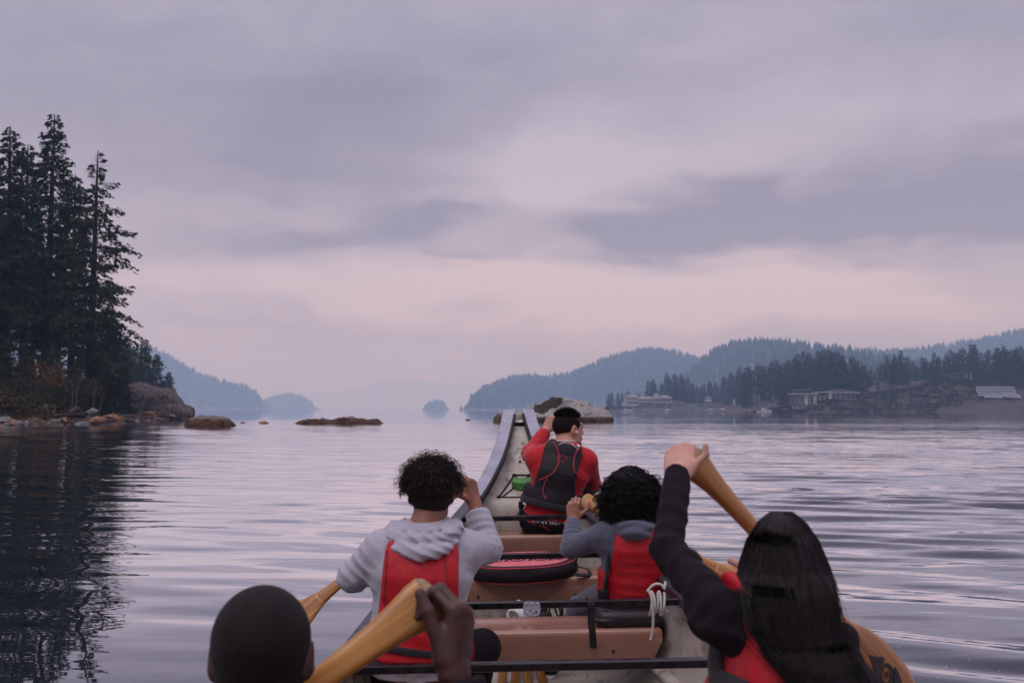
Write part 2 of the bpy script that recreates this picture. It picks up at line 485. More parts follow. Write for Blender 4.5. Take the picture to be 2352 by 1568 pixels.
def tint_mat(name, ramp, rough=.9):
    m, nt, b = base_mat(name)
    at = nt.nodes.new('ShaderNodeAttribute'); at.attribute_name = 'tint'
    cr = nt.nodes.new('ShaderNodeValToRGB'); el = cr.color_ramp.elements
    for i, (p, c) in enumerate(ramp):
        e = el[i] if i < 2 else el.new(p)
        e.position = p; e.color = tuple(c) + (1,)
    nt.links.new(at.outputs['Fac'], cr.inputs[0]); nt.links.new(cr.outputs[0], b.inputs['Base Color'])
    b.inputs['Roughness'].default_value = rough; b.inputs['Specular IOR Level'].default_value = .15
    return m
forest_mat = tint_mat('far_wood', [(0, (.016, .030, .022)), (.55, (.030, .050, .032)), (.80, (.055, .068, .030)), (.92, (.10, .085, .03)), (1, (.15, .07, .03))])
def set_tint(me, tint):
    a = me.attributes.new('tint', 'FLOAT', 'POINT'); a.data.foreach_set('value', np.asarray(tint, dtype=np.float32))
def forest(name, pos, hts, seed, autumn=.05):
    """One wood: pos (N,3), heights (N)."""
    r = np.random.default_rng(seed); V, F, T, n = [], [], [], 0
    for p, h in zip(pos, hts):
        br = r.random() < autumn
        v, f = (BRD[r.integers(3)] if br else TPL[r.integers(6)])
        a = r.random() * 6.28; c, s_ = math.cos(a), math.sin(a)
        hh = h * (.55 if br else 1.0); wdt = hh * (.8 + .45 * r.random())
        v2 = np.stack([(v[:, 0] * c - v[:, 1] * s_) * wdt, (v[:, 0] * s_ + v[:, 1] * c) * wdt, v[:, 2] * hh], 1) + p
        V.append(v2); F.append(f + n); n += len(v)
        T.append(np.full(len(v), (.78 + .22 * r.random()) if br else .75 * r.random()))
    me = mesh_np(name, np.concatenate(V), np.concatenate(F), False); set_tint(me, np.concatenate(T))
    o = link(name, me, forest_mat); tag(o, kind='stuff'); return o
HILLS = []
def hill(pts, Yr, Ys, ntree, th, seed, xpad=0, autumn=.05, wood=True, power=.9, back=350, ground_mat=None):
    """A hill whose ridge line shows at the picture points pts at distance Yr, its shore at Ys."""
    pts = np.array(pts, float)
    xr = (pts[:, 0] - CX) / FPX * Yr; zr = np.maximum((940 - pts[:, 1]) / FPX * Yr + CAM_Z - (th * .72 if wood else 0), -1.5)
    xs = np.linspace(xr[0], xr[-1], 110)
    zs = np.interp(xs, xr, zr) + (2.0 * vnoise(np.stack([xs * .02, xs * 0, xs * 0], 1), seed) if wood else 0)
    ts = np.concatenate([np.linspace(-.03, 1, 26), 1 + np.linspace(.1, 1, 8)])
    def ground(x, t):
        z = np.interp(x, xs, zs)
        up = np.where(t < 0, t * 40, np.where(t < 1, z * (Ys + (Yr - Ys) * np.clip(t, 0, 1)) / Yr * np.sin(np.clip(t, 0, 1) * math.pi / 2) ** power, z * (1 - (t - 1) ** 2)))
        return up + np.minimum(np.clip(t, 0, 1) * 8, 1) * vnoise(np.stack([x * .03, t * 9, 0 * x], -1), seed + 1) * np.clip(z * .05, 0, 3.5) + np.where((t > 0) & (t < 1.2), .8, -1.2 * (t < 0))
    def yy(x, t):
        ysh = Ys + 18 * vnoise(np.stack([x * .012, 0 * x, 0 * x], -1), seed + 2)
        return np.where(t <= 1, ysh + (Yr - ysh) * t, Yr + (t - 1) * back)
    XX, TT = np.meshgrid(xs, ts, indexing='ij')
    v = np.stack([XX, yy(XX, TT), ground(XX, TT)], -1)
    n_, m_ = XX.shape; ii = np.arange(n_ * m_).reshape(n_, m_)
    f = np.stack([ii[:-1, :-1], ii[1:, :-1], ii[1:, 1:], ii[:-1, 1:]], -1).reshape(-1, 4)
    o = link('hill', mesh_np('hill', v.reshape(-1, 3), f), ground_mat or (rock_far if wood else rock_hazed)); tag(o, kind='structure')
    HILLS.append((ground, yy, xs))
    if wood and ntree:
        r = np.random.default_rng(seed)
        x = r.uniform(xs[0], xs[-1], ntree); t = np.concatenate([r.random(int(ntree * .72)) ** .8, r.uniform(.9, 1.12, ntree - int(ntree * .72))])
        t = np.clip(t, .035, 1.15)
        z = ground(x, t); k = z > -.5
        pos = np.stack([x, yy(x, t), z - .5], 1)[k]
        h = th * (pos[:, 1] / Yr) ** .9 * (.6 + .6 * r.random(k.sum())) * np.clip((np.interp(x[k], xs, zs) + 6) / 18, .35, 1)
        forest('forest', pos, h, seed, autumn)
    return ground, yy
# farthest first
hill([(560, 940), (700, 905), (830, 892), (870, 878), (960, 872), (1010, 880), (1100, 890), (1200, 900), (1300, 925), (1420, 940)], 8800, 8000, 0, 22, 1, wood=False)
hill([(560, 940), (600, 922), (640, 908), (672, 904), (690, 908), (712, 922), (724, 940)], 5400, 5260, 700, 30, 2, back=300)
hill([(972, 941), (980, 926), (998, 920), (1018, 921), (1030, 932), (1036, 941)], 4300, 4250, 150, 25, 3, back=100)
hill([(-300, 765), (0, 768), (200, 790), (362, 806), (400, 826), (430, 846), (470, 868), (520, 880), (560, 888), (585, 902), (598, 918), (606, 940)], 3850, 3560, 3600, 38, 4)
hill([(1700, 905), (1800, 830), (1900, 806), (2000, 810), (2100, 806), (2180, 796), (2260, 782), (2352, 762), (2500, 755), (2700, 750)], 2900, 2250, 3200, 40, 5, autumn=.07)
hill([(1080, 941), (1088, 920), (1110, 896), (1150, 880), (1180, 870), (1220, 870), (1290, 868), (1340, 850), (1400, 824), (1450, 812), (1500, 806), (1550, 812), (1620, 832), (1680, 850), (1760, 880)], 3050, 2450, 3600, 38, 6, autumn=.06)
g_main = hill([(1480, 941), (1540, 900), (1600, 842), (1640, 806), (1690, 788), (1740, 784), (1790, 792), (1850, 806), (1940, 826), (2050, 850), (2200, 860), (2360, 850), (2700, 830)], 2150, 860, 4200, 33, 7, autumn=.08)
g_villa = hill([(1370, 941), (1410, 931), (1450, 921), (1540, 917), (1600, 926), (1700, 930), (1770, 938)], 900, 822, 0, 10, 8, wood=False, back=60, ground_mat=mat('brushy_bank', (.045, .040, .032), (.020, .024, .014), .25, 5, .95))

# ================================================================== the canoe
hull_mat = mat('cream_fibreglass', (.50, .46, .41), (.40, .365, .32), 9, 6, .42, .6, bumps=(160, .12, .002), lo=.3, hi=.75)
def speck(m, scale, thr, col, size=(1, 1, 1)):
    """Small darker flecks over whatever colour the material has."""
    nt = m.node_tree; b = nt.nodes['Principled BSDF']
    n = noise_node(nt, mapping(nt, coords(nt), size), scale, 2, .5).step(thr, thr + .05)
    src = b.inputs['Base Color'].links[0].from_socket if b.inputs['Base Color'].links else tuple(b.inputs['Base Color'].default_value)[:3]
    nt.links.new(mixc(nt, n, src, col), b.inputs['Base Color'])
    return m
speck(hull_mat, 75, .68, (.15, .13, .12)); speck(hull_mat, 5, .60, (.30, .265, .23), (1, .35, 1)); speck(hull_mat, 22, .66, (.20, .17, .15), (1, .2, 2.5)); speck(hull_mat, 3, .62, (.24, .21, .185), (2.5, 2.5, .5))
hull_out_mat = mat('dark_hull_paint', (.05, .05, .055), None, rough=.35)
rail_mat = mat('dark_rail', (.022, .020, .028), (.042, .040, .054), 14, 5, .30, .5, bumps=(60, .10, .003))
speck(rail_mat, 40, .66, (.012, .010, .014))
plate_mat = mat('grey_rail_cap', (.30, .31, .38), (.235, .24, .31), 6, 5, .40, .55, bumps=(150, .06, .002))
lip_mat = mat('black_trim', (.010, .008, .011), None, rough=.55, spec=.25)
bar_mat = mat('black_bar', (.006, .0045, .007), (.012, .010, .014), 12, 5, .22, .42, spec=.35, bumps=(45, .05, .002))
metal_mat = mat('bright_rivet', (.75, .74, .78), None, rough=.25, metal=.9)
dull_metal = mat('dull_metal', (.36, .37, .42), (.25, .25, .30), 30, 4, .38, metal=.6)
tan_mat = mat('tan_plastic', (.30, .145, .100), (.255, .118, .080), 5, 4, .24, .40, bumps=(190, .10, .0015), spec=.5, coat=.5)
speck(tan_mat, 68, .70, (.11, .045, .035)); speck(tan_mat, 16, .66, (.36, .20, .15), (.25, 3, 1)); speck(tan_mat, 7, .64, (.19, .085, .06), (.5, 1, 1))

ROLL = .024
def rz(x, Y, z): return z + ROLL * (x - axis_x(Y))
canoe = thing('canoe', (axis_x(2.8), 2.8, -.15), 'long cream canoe with grey gunwales, upswept bow and tan benches', 'canoe')

Ys = np.unique(np.concatenate([np.linspace(-2.2, 6, 42), np.linspace(6, 7.62, 34)]))
def section(Y, inset, rise):
    ph = np.linspace(0, math.pi / 2, 16)
    fine = float(np.clip((Y - 5.6) / 1.6, 0, 1)); e = 4.2 - 2.2 * fine
    zg, zk = zg_(Y), min(zk_(Y) + rise, zg_(Y) - .02); w = max(hw_(Y) - inset, .008)
    s = np.sin(ph) ** (2 / e); x = w * np.cos(ph) ** (2 / e) * (1 - .02 * s); z = zg - (zg - zk) * s
    X = np.concatenate([-x, x[::-1][1:]]); Z = np.concatenate([z, z[::-1][1:]])
    return np.stack([axis_x(Y) + X, np.full_like(X, Y), rz(axis_x(Y) + X, Y, Z)], 1)
outer = [section(Y, 0, 0) for Y in Ys]
for k, w in ((7.68, .8), (7.73, .55), (7.77, .2)):
    s = section(7.62, 0, 0).copy(); s[:, 0] = axis_x(k) + (s[:, 0] - axis_x(7.62)) * w; s[:, 1] = k; outer.append(s)
m = MB(); m.loft(outer, close=False); m.build('hull', hull_out_mat, canoe)
inner = [section(Y, .02, .035) for Y in Ys]
m = MB(); m.loft([r[::-1] for r in inner], close=False)
m.add(inner[-1], [list(range(len(inner[-1])))])
m.build('hull_lining', hull_mat, canoe)
# inner sole ridge along both sides
for s in (-1, 1):
    pts = []
    for Y in np.linspace(.2, 5.6, 40):
        z = .075
        x = axis_x(Y) + s * (hull_x(Y, z) - .045); pts.append((x, Y, rz(x, Y, z)))
    MB().tube(pts, .034, 8, flat=.75).build('side_ridge', hull_mat, canoe)

def rail(Y0, Y1, n, w_in, w_out, top, bot):
    res = []
    for s in (-1, 1):
        Y = np.linspace(Y0, Y1, n); x = axis_x(Y) + s * hw_(Y); z = rz(x, Y, zg_(Y))
        t = np.gradient(np.stack([Y, z], 1), axis=0); t /= np.linalg.norm(t, axis=1, keepdims=True)
        nY, nZ = -t[:, 1], t[:, 0]
        rings = []
        for i in range(n):
            wi = w_in[0] + (w_in[1] - w_in[0]) * i / (n - 1)
            def q(dx, h): return (x[i] - s * dx, Y[i] + nY[i] * h, z[i] + nZ[i] * h)
            b_ = .005
            rings.append([q(-w_out, bot), q(-w_out, top - b_), q(-w_out + b_, top), q(wi - b_, top), q(wi, top - b_), q(wi, bot)])
        res.append(MB().loft(rings))
    return res
for m in rail(-2.1, 6.52, 70, (.055, .062), .014, .020, -.020): m.build('gunwale', rail_mat, canoe, sharp=35)
for m in rail(6.53, 7.66, 40, (.078, .080), .014, .022, .004): m.build('rail_cap', plate_mat, canoe, sharp=35)
for s in (-1, 1):        # black trim under the inner edge of the grey caps
    Y = np.linspace(6.50, 7.60, 36); x = axis_x(Y) + s * hw_(Y); z = rz(x, Y, zg_(Y))
    t = np.gradient(np.stack([Y, z], 1), axis=0); t /= np.linalg.norm(t, axis=1, keepdims=True)
    nY, nZ = -t[:, 1], t[:, 0]; wi = np.linspace(.078, .080, 36); rings = []
    for i in range(36):
        def q(dx, h): return (x[i] - s * dx, Y[i] + nY[i] * h, z[i] + nZ[i] * h)
        rings.append([q(wi[i] - .010, .0225), q(wi[i] + .007, .0225), q(wi[i] + .007, -.022), q(wi[i] - .010, -.022)])
    MB().loft(rings).build('rail_trim', lip_mat, canoe, sharp=35)
    jx = axis_x(6.525) + s * hw_(6.525)          # joint between rail and cap
    MB().box((jx - s * .022, 6.525, rz(jx, 6.525, zg_(6.525)) + .002), (.085, .012, .05)).build('rail_joint', lip_mat, canoe)
    for Yv in (.9, 2.1, 3.32, 4.42, 5.3, 6.02):
        vx = axis_x(Yv) + s * (hw_(Yv) - .016)
        MB().tube([(vx, Yv, rz(vx, Yv, zg_(Yv)) + .018), (vx, Yv, rz(vx, Yv, zg_(Yv)) + .0245)], [.011, .008], 10).build('rivet', metal_mat, canoe)
# saddle between the caps at the tip
rows = []
for Y, zo in ((7.585, -.045), (7.588, .004), (7.64, .010), (7.69, .004), (7.70, -.045)):
    xs = np.linspace(-.055, .055, 13); rows.append(np.stack([axis_x(Y) + xs, np.full(13, Y), zg_(7.62) + zo - .052 * (1 - (xs / .055) ** 2) ** .75], 1))
MB().loft(rows, close=False).build('bow_saddle', mat('white_gelcoat', (.62, .60, .60), None, rough=.35), canoe)
MB().box((axis_x(7.575), 7.573, zg_(7.6) - .062), (.13, .012, .03)).build('rail_trim', lip_mat, canoe)

# bow buoyancy deck
prof = [(6.70, -.06), (6.70, .2), (6.70, .5), (6.702, .62), (6.712, .660), (6.735, .684), (6.78, .700), (6.9, .745), (7.0, .785), (7.1, .832), (7.2, .905), (7.3, .99), (7.42, 1.085), (7.52, 1.15), (7.60, 1.19)]
rings = []
for Y, z in prof:
    w = max(hull_x(Y, z) - .014, .02); u = np.linspace(-1, 1, 21); x = axis_x(Y) + u * w
    lift = .028 * np.abs(u) ** 5 if z > .65 else 0 * u
    yb = .03 * np.abs(u) ** 4 * (1 if Y < 6.75 else 0)
    rings.append(np.stack([x, np.full(21, Y) - yb, rz(x, Y, z) + lift], 1))
MB().loft(rings, close=False).build('bow_deck', hull_mat, canoe)
dz = lambda Y: float(np.interp(Y, [p[0] for p in prof[4:]], [p[1] for p in prof[4:]]))
MB().tube([(axis_x(7.22), 7.22, dz(7.22)), (axis_x(7.22), 7.215, dz(7.22) + .018)], [.012, .004], 8).build('drain_plug', mat('red_plug', (.30, .02, .02), None, rough=.4), canoe)
MB().tube([(axis_x(7.30), 7.30, dz(7.3)), (axis_x(7.30), 7.298, dz(7.3) + .004)], [.004, .004], 6).build('screw', metal_mat, canoe)

# thwarts
THW = [1.50, 2.58, 3.55, 4.50, 5.35, 6.15]
def thz(Y): return float(zg_(Y)) - .012
for Y in THW:
    c = axis_x(Y); w = float(hw_(Y)) - .03
    rings = []
    for x in (-w, w):
        rings.append([(c + x, Y + a * .023 - .016 * x, rz(c + x, Y, thz(Y)) + .008 + b_ * .0145) for a, b_ in ((-.8, -1), (.8, -1), (1, -.8), (1, .8), (.8, 1), (-.8, 1), (-1, .8), (-1, -.8))])
    MB().loft(rings).build('thwart', bar_mat, canoe, sharp=50)
# benches: moulded tan seats with a drop face, rounded lower corners
BEN = [(.55, .25, .32), (1.80, .25, .32), (2.86, .25, .32), (3.48, .245, .31), (4.72, .272, .33), (5.66, .362, .31), (6.40, .505, .27)]
for Y0, z, dep in BEN:
    c = axis_x(Y0); W = float(min(hull_x(Y0, z - .05), hull_x(Y0 + dep, z - .05))) - .022
    drop = .135
    pro = [(0, -drop), (-.004, -drop + .02), (-.002, -.05), (-.004, -.026), (.0, -.012), (.008, -.003), (.022, .0), (.05, -.004), (dep * .5, -.012), (dep - .05, -.006), (dep - .02, .001), (dep - .004, -.006), (dep, -.02), (dep, -.09)]
    u = np.concatenate([[-1, -.995], np.linspace(-.975, .975, 31), [.995, 1]])
    rings = []
    for k, (dy_, dz_) in enumerate(pro):
        low = 1.0 if dz_ > -.06 else 1 - .065 * min(1, (-.06 - dz_) / .06) ** 1.6
        x = c + u * W * low
        e = np.where(np.abs(u) >= .995, .010 * (np.abs(u) - .99) / .01, 0)
        rings.append(np.stack([x, np.full_like(x, Y0 + dy_) - .016 * (x - c), rz(x, Y0, z + dz_) - e], 1))
    b_ = MB().loft(rings, close=False)
    b_.add(np.stack([r[-1] for r in rings]), [list(range(len(rings)))]); b_.add(np.stack([r[0] for r in rings]), [list(range(len(rings)))[::-1]])
    o = b_.build('bench', tan_mat, canoe)
    if Y0 < 6.3:
        for s in (-1, 1):
            hx = c + s * W * .62
            MB().tube([(hx, Y0 - .0025 - .016 * (hx - c), rz(hx, Y0, z - .10)), (hx, Y0 - .012 - .016 * (hx - c), rz(hx, Y0, z - .10))], .007, 8).build('bench_bolt', lip_mat, o)
# bracket on the third thwart back
Yb = 4.50 - .031; cx_ = P(1221, 1372, 4.5)[0]; cz_ = rz(cx_, 4.5, thz(4.5))
a = np.linspace(0, 2 * math.pi, 33)[:-1]
def sup(rx, rz_, e): return np.sign(np.cos(a)) * np.abs(np.cos(a)) ** e * rx, np.sign(np.sin(a)) * np.abs(np.sin(a)) ** e * rz_
ox, oz = sup(.038, .030, .5); ix, iz = sup(.025, .009, .9)
rings = []
for X_, Z_, yo in ((ix, iz - .014, -.004), (ox, oz, -.004), (ox, oz, .004), (ix, iz - .014, .004), (ix, iz - .014, -.004)):
    rings.append(np.stack([cx_ + X_, Yb + yo + 0 * X_ + .25 * Z_, cz_ + Z_ - .004], 1))
brk = MB().loft(rings, cap=False).build('thwart_bracket', dull_metal, canoe, sharp=40)
for k in (-.026, 0, .026):
    MB().tube([(cx_ + k, Yb - .002, cz_ + .017), (cx_ + k, Yb - .0045, cz_ + .0165)], .0045, 8).build('screw', metal_mat, brk)

# ------------------------------------------------------------------ paddles
def wood(name, c1, c2, c3):
    m, nt, b = base_mat(name); co = coords(nt)
    g = noise_node(nt, mapping(nt, co, (70, 1.8, 50)), 1.0, 5, .65, .9)
    g2 = noise_node(nt, mapping(nt, co, (7, .8, 6)), 1.0, 3, .5, .3)
    c = mixc(nt, g.step(.38, .62), c1, c2); c = mixc(nt, (g2 * .7 + g * .35).step(.46, .62), c, c3)
    nt.links.new(c, b.inputs['Base Color']); b.inputs['Roughness'].default_value = .34
    b.inputs['Coat Weight'].default_value = .25; b.inputs['Coat Roughness'].default_value = .2
    bump(nt, b, g, .06, .004); return m
wood_mat = wood('varnished_wood', (.50, .235, .050), (.38, .160, .030), (.26, .095, .018))
wood_dark = wood('reddish_wood', (.46, .190, .040), (.35, .125, .024), (.24, .078, .015))
grip_mat = mat('worn_grip', (.34, .24, .11), (.16, .12, .07), 30, 4, .6)
PW = [(0, .036, .012), (.006, .060, .021), (.02, .077, .027), (.05, .075, .028), (.10, .060, .027), (.16, .050, .027), (.24, .043, .027), (.36, .038, .027), (.50, .036, .028), (.80, .036, .028),
      (.88, .046, .026), (.95, .075, .021), (1.03, .115, .016), (1.12, .142, .013), (1.22, .150, .011), (1.32, .142, .010), (1.38, .118, .009), (1.42, .080, .008), (1.437, .03, .006)]
PW = [(t * .85, w * 1.22, h) for t, w, h in PW]; PL = 1.437 * .85
def paddle_rings(lo, hi):
    ts = np.array([p[0] for p in PW]); fine = np.unique(np.concatenate([ts, np.linspace(0, PL, 60), [lo, hi]])); fine = fine[(fine >= lo - 1e-6) & (fine <= hi + 1e-6)]
    aa = np.linspace(0, 2 * math.pi, 17)[:-1]; out = []
    for t in fine:
        w = np.interp(t, ts, [p[1] for p in PW]) / 2; h = np.interp(t, ts, [p[2] for p in PW]) / 2
        out.append(np.stack([np.sign(np.cos(aa)) * np.abs(np.cos(aa)) ** .8 * w, np.full(16, t), np.sign(np.sin(aa)) * np.abs(np.sin(aa)) ** .8 * h], 1))
    return out
PADDLE_ME = {}
for nm, lo, hi in (('grip', 0, .018), ('shaft', .018, .75), ('blade', .75, PL)):
    PADDLE_ME[nm] = MB().loft(paddle_rings(lo, hi)).mesh('paddle_' + nm)
def paddle(grip, tip, face, label, wm=wood_mat, group=None, wide=1.0):
    """A paddle from its grip end towards tip; face = direction its flat side looks."""
    g, t = np.array(grip, float), np.array(tip, float)
    y = (t - g) / np.linalg.norm(t - g); z = np.array(face, float); z -= y * (z @ y); z /= np.linalg.norm(z); x = np.cross(y, z)
    r = thing('paddle', g, label, 'paddle', group)
    r.rotation_mode = 'QUATERNION'
    r.rotation_quaternion = Matrix(((x[0], y[0], z[0]), (x[1], y[1], z[1]), (x[2], y[2], z[2]))).to_quaternion()
    r.scale = (wide, 1, 1); parts = {}
    for nm in ('grip', 'shaft', 'blade'):
        me = PADDLE_ME[nm].copy(); parts[nm] = link(nm, me, grip_mat if nm == 'grip' else wm, r)
    return r, parts, (g, x, y, z)

# ================================================================== implicit shapes for people, cloth and rocks
A3 = lambda *v: np.array(v, dtype=np.float32)
def nrm(v): v = np.asarray(v, float); return v / (np.linalg.norm(v) + 1e-12)
def cap(a, b, ra, rb=None):
    a, b = np.asarray(a, np.float32), np.asarray(b, np.float32); rb = ra if rb is None else rb
    ba = b - a; bb = float(ba @ ba) + 1e-9
    def f(P):
        pa = P - a; h = np.clip((pa @ ba) / bb, 0, 1)
        return np.linalg.norm(pa - h[:, None] * ba, axis=1) - (ra + (rb - ra) * h)
    return f
def ecap(p0, p1, s0, s1, r, fw):
    """Capsule of elliptical section: s = (half width along r, half depth along fw)."""
    p0, p1, r, fw = (np.asarray(q, np.float32) for q in (p0, p1, r, fw)); ax = p1 - p0; LL = float(np.linalg.norm(ax)); ax = ax / LL
    def f(P):
        q = P - p0; t = q @ ax; h = np.clip(t / LL, 0, 1)
        a = s0[0] + (s1[0] - s0[0]) * h; b = s0[1] + (s1[1] - s0[1]) * h; m = np.minimum(a, b)
        x = (q @ r) / a; y = (q @ fw) / b; z = (t - h * LL) / m
        return (np.sqrt(x * x + y * y + z * z) - 1) * m
    return f
def ell(c, rad, M=None):
    c = np.asarray(c, np.float32); rad = np.asarray(rad, np.float32); M = np.eye(3, dtype=np.float32) if M is None else np.asarray(M, np.float32)
    def f(P):
        q = (P - c) @ M; k0 = np.linalg.norm(q / rad, axis=1); k1 = np.linalg.norm(q / rad ** 2, axis=1) + 1e-9
        return k0 * (k0 - 1) / k1
    return f
def rbox(c, half, rr, M=None):
    c = np.asarray(c, np.float32); half = np.asarray(half, np.float32) - rr; M = np.eye(3, dtype=np.float32) if M is None else np.asarray(M, np.float32)
    def f(P):
        q = np.abs((P - c) @ M) - half
        return np.linalg.norm(np.maximum(q, 0), axis=1) + np.minimum(q.max(1), 0) - rr
    return f
def smin(a, b, k):
    h = np.maximum(k - np.abs(a - b), 0) / k
    return np.minimum(a, b) - h * h * k * .25
def smax(a, b, k): return -smin(-a, -b, k)
def U(k, *fs):
    def f(P):
        d = fs[0](P)
        for g in fs[1:]: d = smin(d, g(P), k)
        return d
    return f
def off(f, d): return lambda P: f(P) - d
def plane(p, n):
    p = np.asarray(p, np.float32); n = np.asarray(nrm(n), np.float32)
    return lambda P: (P - p) @ n
def I(k, *fs):
    def f(P):
        d = fs[0](P)
        for g in fs[1:]: d = smax(d, g(P), k)
        return d
    return f
def sub(k, a, b): return lambda P: smax(a(P), -b(P), k)
def disp(f, g): return lambda P: f(P) + g(P)

def sdf_np(f, lo, hi, h, smooth=1, margin=.015):
    lo, hi = np.asarray(lo, float), np.asarray(hi, float); c = 4
    n = (np.ceil((hi - lo) / (h * c)).astype(int) + 1); N = n * c
    g = [lo[i] + h * c * (np.arange(n[i]) + .5) - h * .5 for i in range(3)]
    Pc = np.stack(np.meshgrid(*g, indexing='ij'), -1).reshape(-1, 3).astype(np.float32)
    Fc = np.concatenate([f(q) for q in np.array_split(Pc, max(1, len(Pc) // 200000))]).reshape(n)
    act = np.abs(Fc) < h * c * 1.0 + margin
    F = np.repeat(np.repeat(np.repeat(Fc, c, 0), c, 1), c, 2).astype(np.float32)
    A = np.repeat(np.repeat(np.repeat(act, c, 0), c, 1), c, 2)
    ix = np.argwhere(A)
    Pf = (lo + ix * h).astype(np.float32)
    vals = np.concatenate([f(q) for q in np.array_split(Pf, max(1, len(Pf) // 200000))])
    F[A] = vals
    return nets(F, lo, h, smooth)
def nets(F, lo, h, smooth):
    S = F < 0
    s = S.astype(np.int8)
    tot = sum(s[a:F.shape[0] - 1 + a, b:F.shape[1] - 1 + b, c:F.shape[2] - 1 + c] for a in (0, 1) for b in (0, 1) for c in (0, 1))
    cells = np.argwhere((tot > 0) & (tot < 8))
    if len(cells) == 0: return np.zeros((0, 3)), np.zeros((0, 4), int)
    vid = np.full(tot.shape, -1, np.int64); vid[tuple(cells.T)] = np.arange(len(cells))
    cor = np.array([(a, b, c) for a in (0, 1) for b in (0, 1) for c in (0, 1)])
    vals = np.stack([F[tuple((cells + o).T)] for o in cor], 1)
    acc = np.zeros((len(cells), 3)); cnt = np.zeros(len(cells))
    for i in range(8):
        for j in range(i + 1, 8):
            if np.abs(cor[i] - cor[j]).sum() != 1: continue
            a, b = vals[:, i], vals[:, j]; m = (a < 0) != (b < 0)
            t = np.where(m, a / np.where(m, a - b, 1), 0)
            acc += np.where(m[:, None], cor[i] + t[:, None] * (cor[j] - cor[i]), 0); cnt += m
    V = lo + (cells + acc / cnt[:, None]) * h
    faces = []
    for ax in range(3):
        u, w = (ax + 1) % 3, (ax + 2) % 3
        s0 = [slice(1, F.shape[k] - 1) for k in range(3)]; s1 = list(s0)
        s0[ax] = slice(0, F.shape[ax] - 1); s1[ax] = slice(1, F.shape[ax])
        d = S[tuple(s0)].astype(np.int8) - S[tuple(s1)].astype(np.int8)
        e = np.argwhere(d != 0); sg = d[tuple(e.T)]
        off_ = np.array([1 if k != ax else 0 for k in range(3)]); e = e + off_
        du = np.zeros(3, int); du[u] = 1; dw = np.zeros(3, int); dw[w] = 1
        q = np.stack([vid[tuple(x.T)] for x in (e - du - dw, e - dw, e, e - du)], 1)
        q[sg < 0] = q[sg < 0][:, ::-1]
        faces.append(q)
    Fq = np.concatenate(faces); Fq = Fq[(Fq >= 0).all(1)]
    for _ in range(smooth):
        acc = np.zeros_like(V); cnt = np.zeros(len(V))
        for a, b in ((0, 1), (1, 2), (2, 3), (3, 0)):
            np.add.at(acc, Fq[:, a], V[Fq[:, b]]); np.add.at(acc, Fq[:, b], V[Fq[:, a]])
            np.add.at(cnt, Fq[:, a], 1); np.add.at(cnt, Fq[:, b], 1)
        V = .5 * V + .5 * acc / np.maximum(cnt, 1)[:, None]
    return V, Fq
def bounds(pts, pad):
    p = np.asarray(pts, float); return p.min(0) - pad, p.max(0) + pad
def sdf_obj(name, patches, m, parent, smooth=1, margin=.015):
    """One mesh object from (f, lo, hi, cell) patches."""
    og = world_origin(parent) if parent is not None else np.zeros(3)
    V, F, n = [], [], 0
    for f, lo, hi, h in patches:
        v, q = sdf_np(f, lo, hi, h, smooth, margin)
        if len(v): V.append(v - og); F.append(q + n); n += len(v)
    return link(name, mesh_np(name, np.concatenate(V), np.concatenate(F)), m, parent)
def trace(f, px, py, Y0, far=2.5, step=.9, it=60):
    """Where the sight line through photo point (px, py) meets the surface f, starting at distance Y0."""
    px = np.atleast_1d(np.asarray(px, float)); py = np.atleast_1d(np.asarray(py, float))
    o = np.stack([P(a, b, Y0) for a, b in zip(px, py)]); d = o - np.array([0, 0, CAM_Z]); d /= np.linalg.norm(d, axis=1, keepdims=True)
    t = np.zeros(len(o))
    for _ in range(it): t = np.clip(t + step * f((o + d * t[:, None]).astype(np.float32)), 0, far)
    return o + d * t[:, None]
def lift(f, pts, e):
    """Move points e off the surface f along its gradient."""
    p = np.asarray(pts, np.float32); g = np.stack([f(p + A3(*(np.eye(3)[i] * .002))) - f(p - A3(*(np.eye(3)[i] * .002))) for i in range(3)], 1)
    g /= np.linalg.norm(g, axis=1, keepdims=True) + 1e-9
    return p + g * (e - f(p))[:, None], g

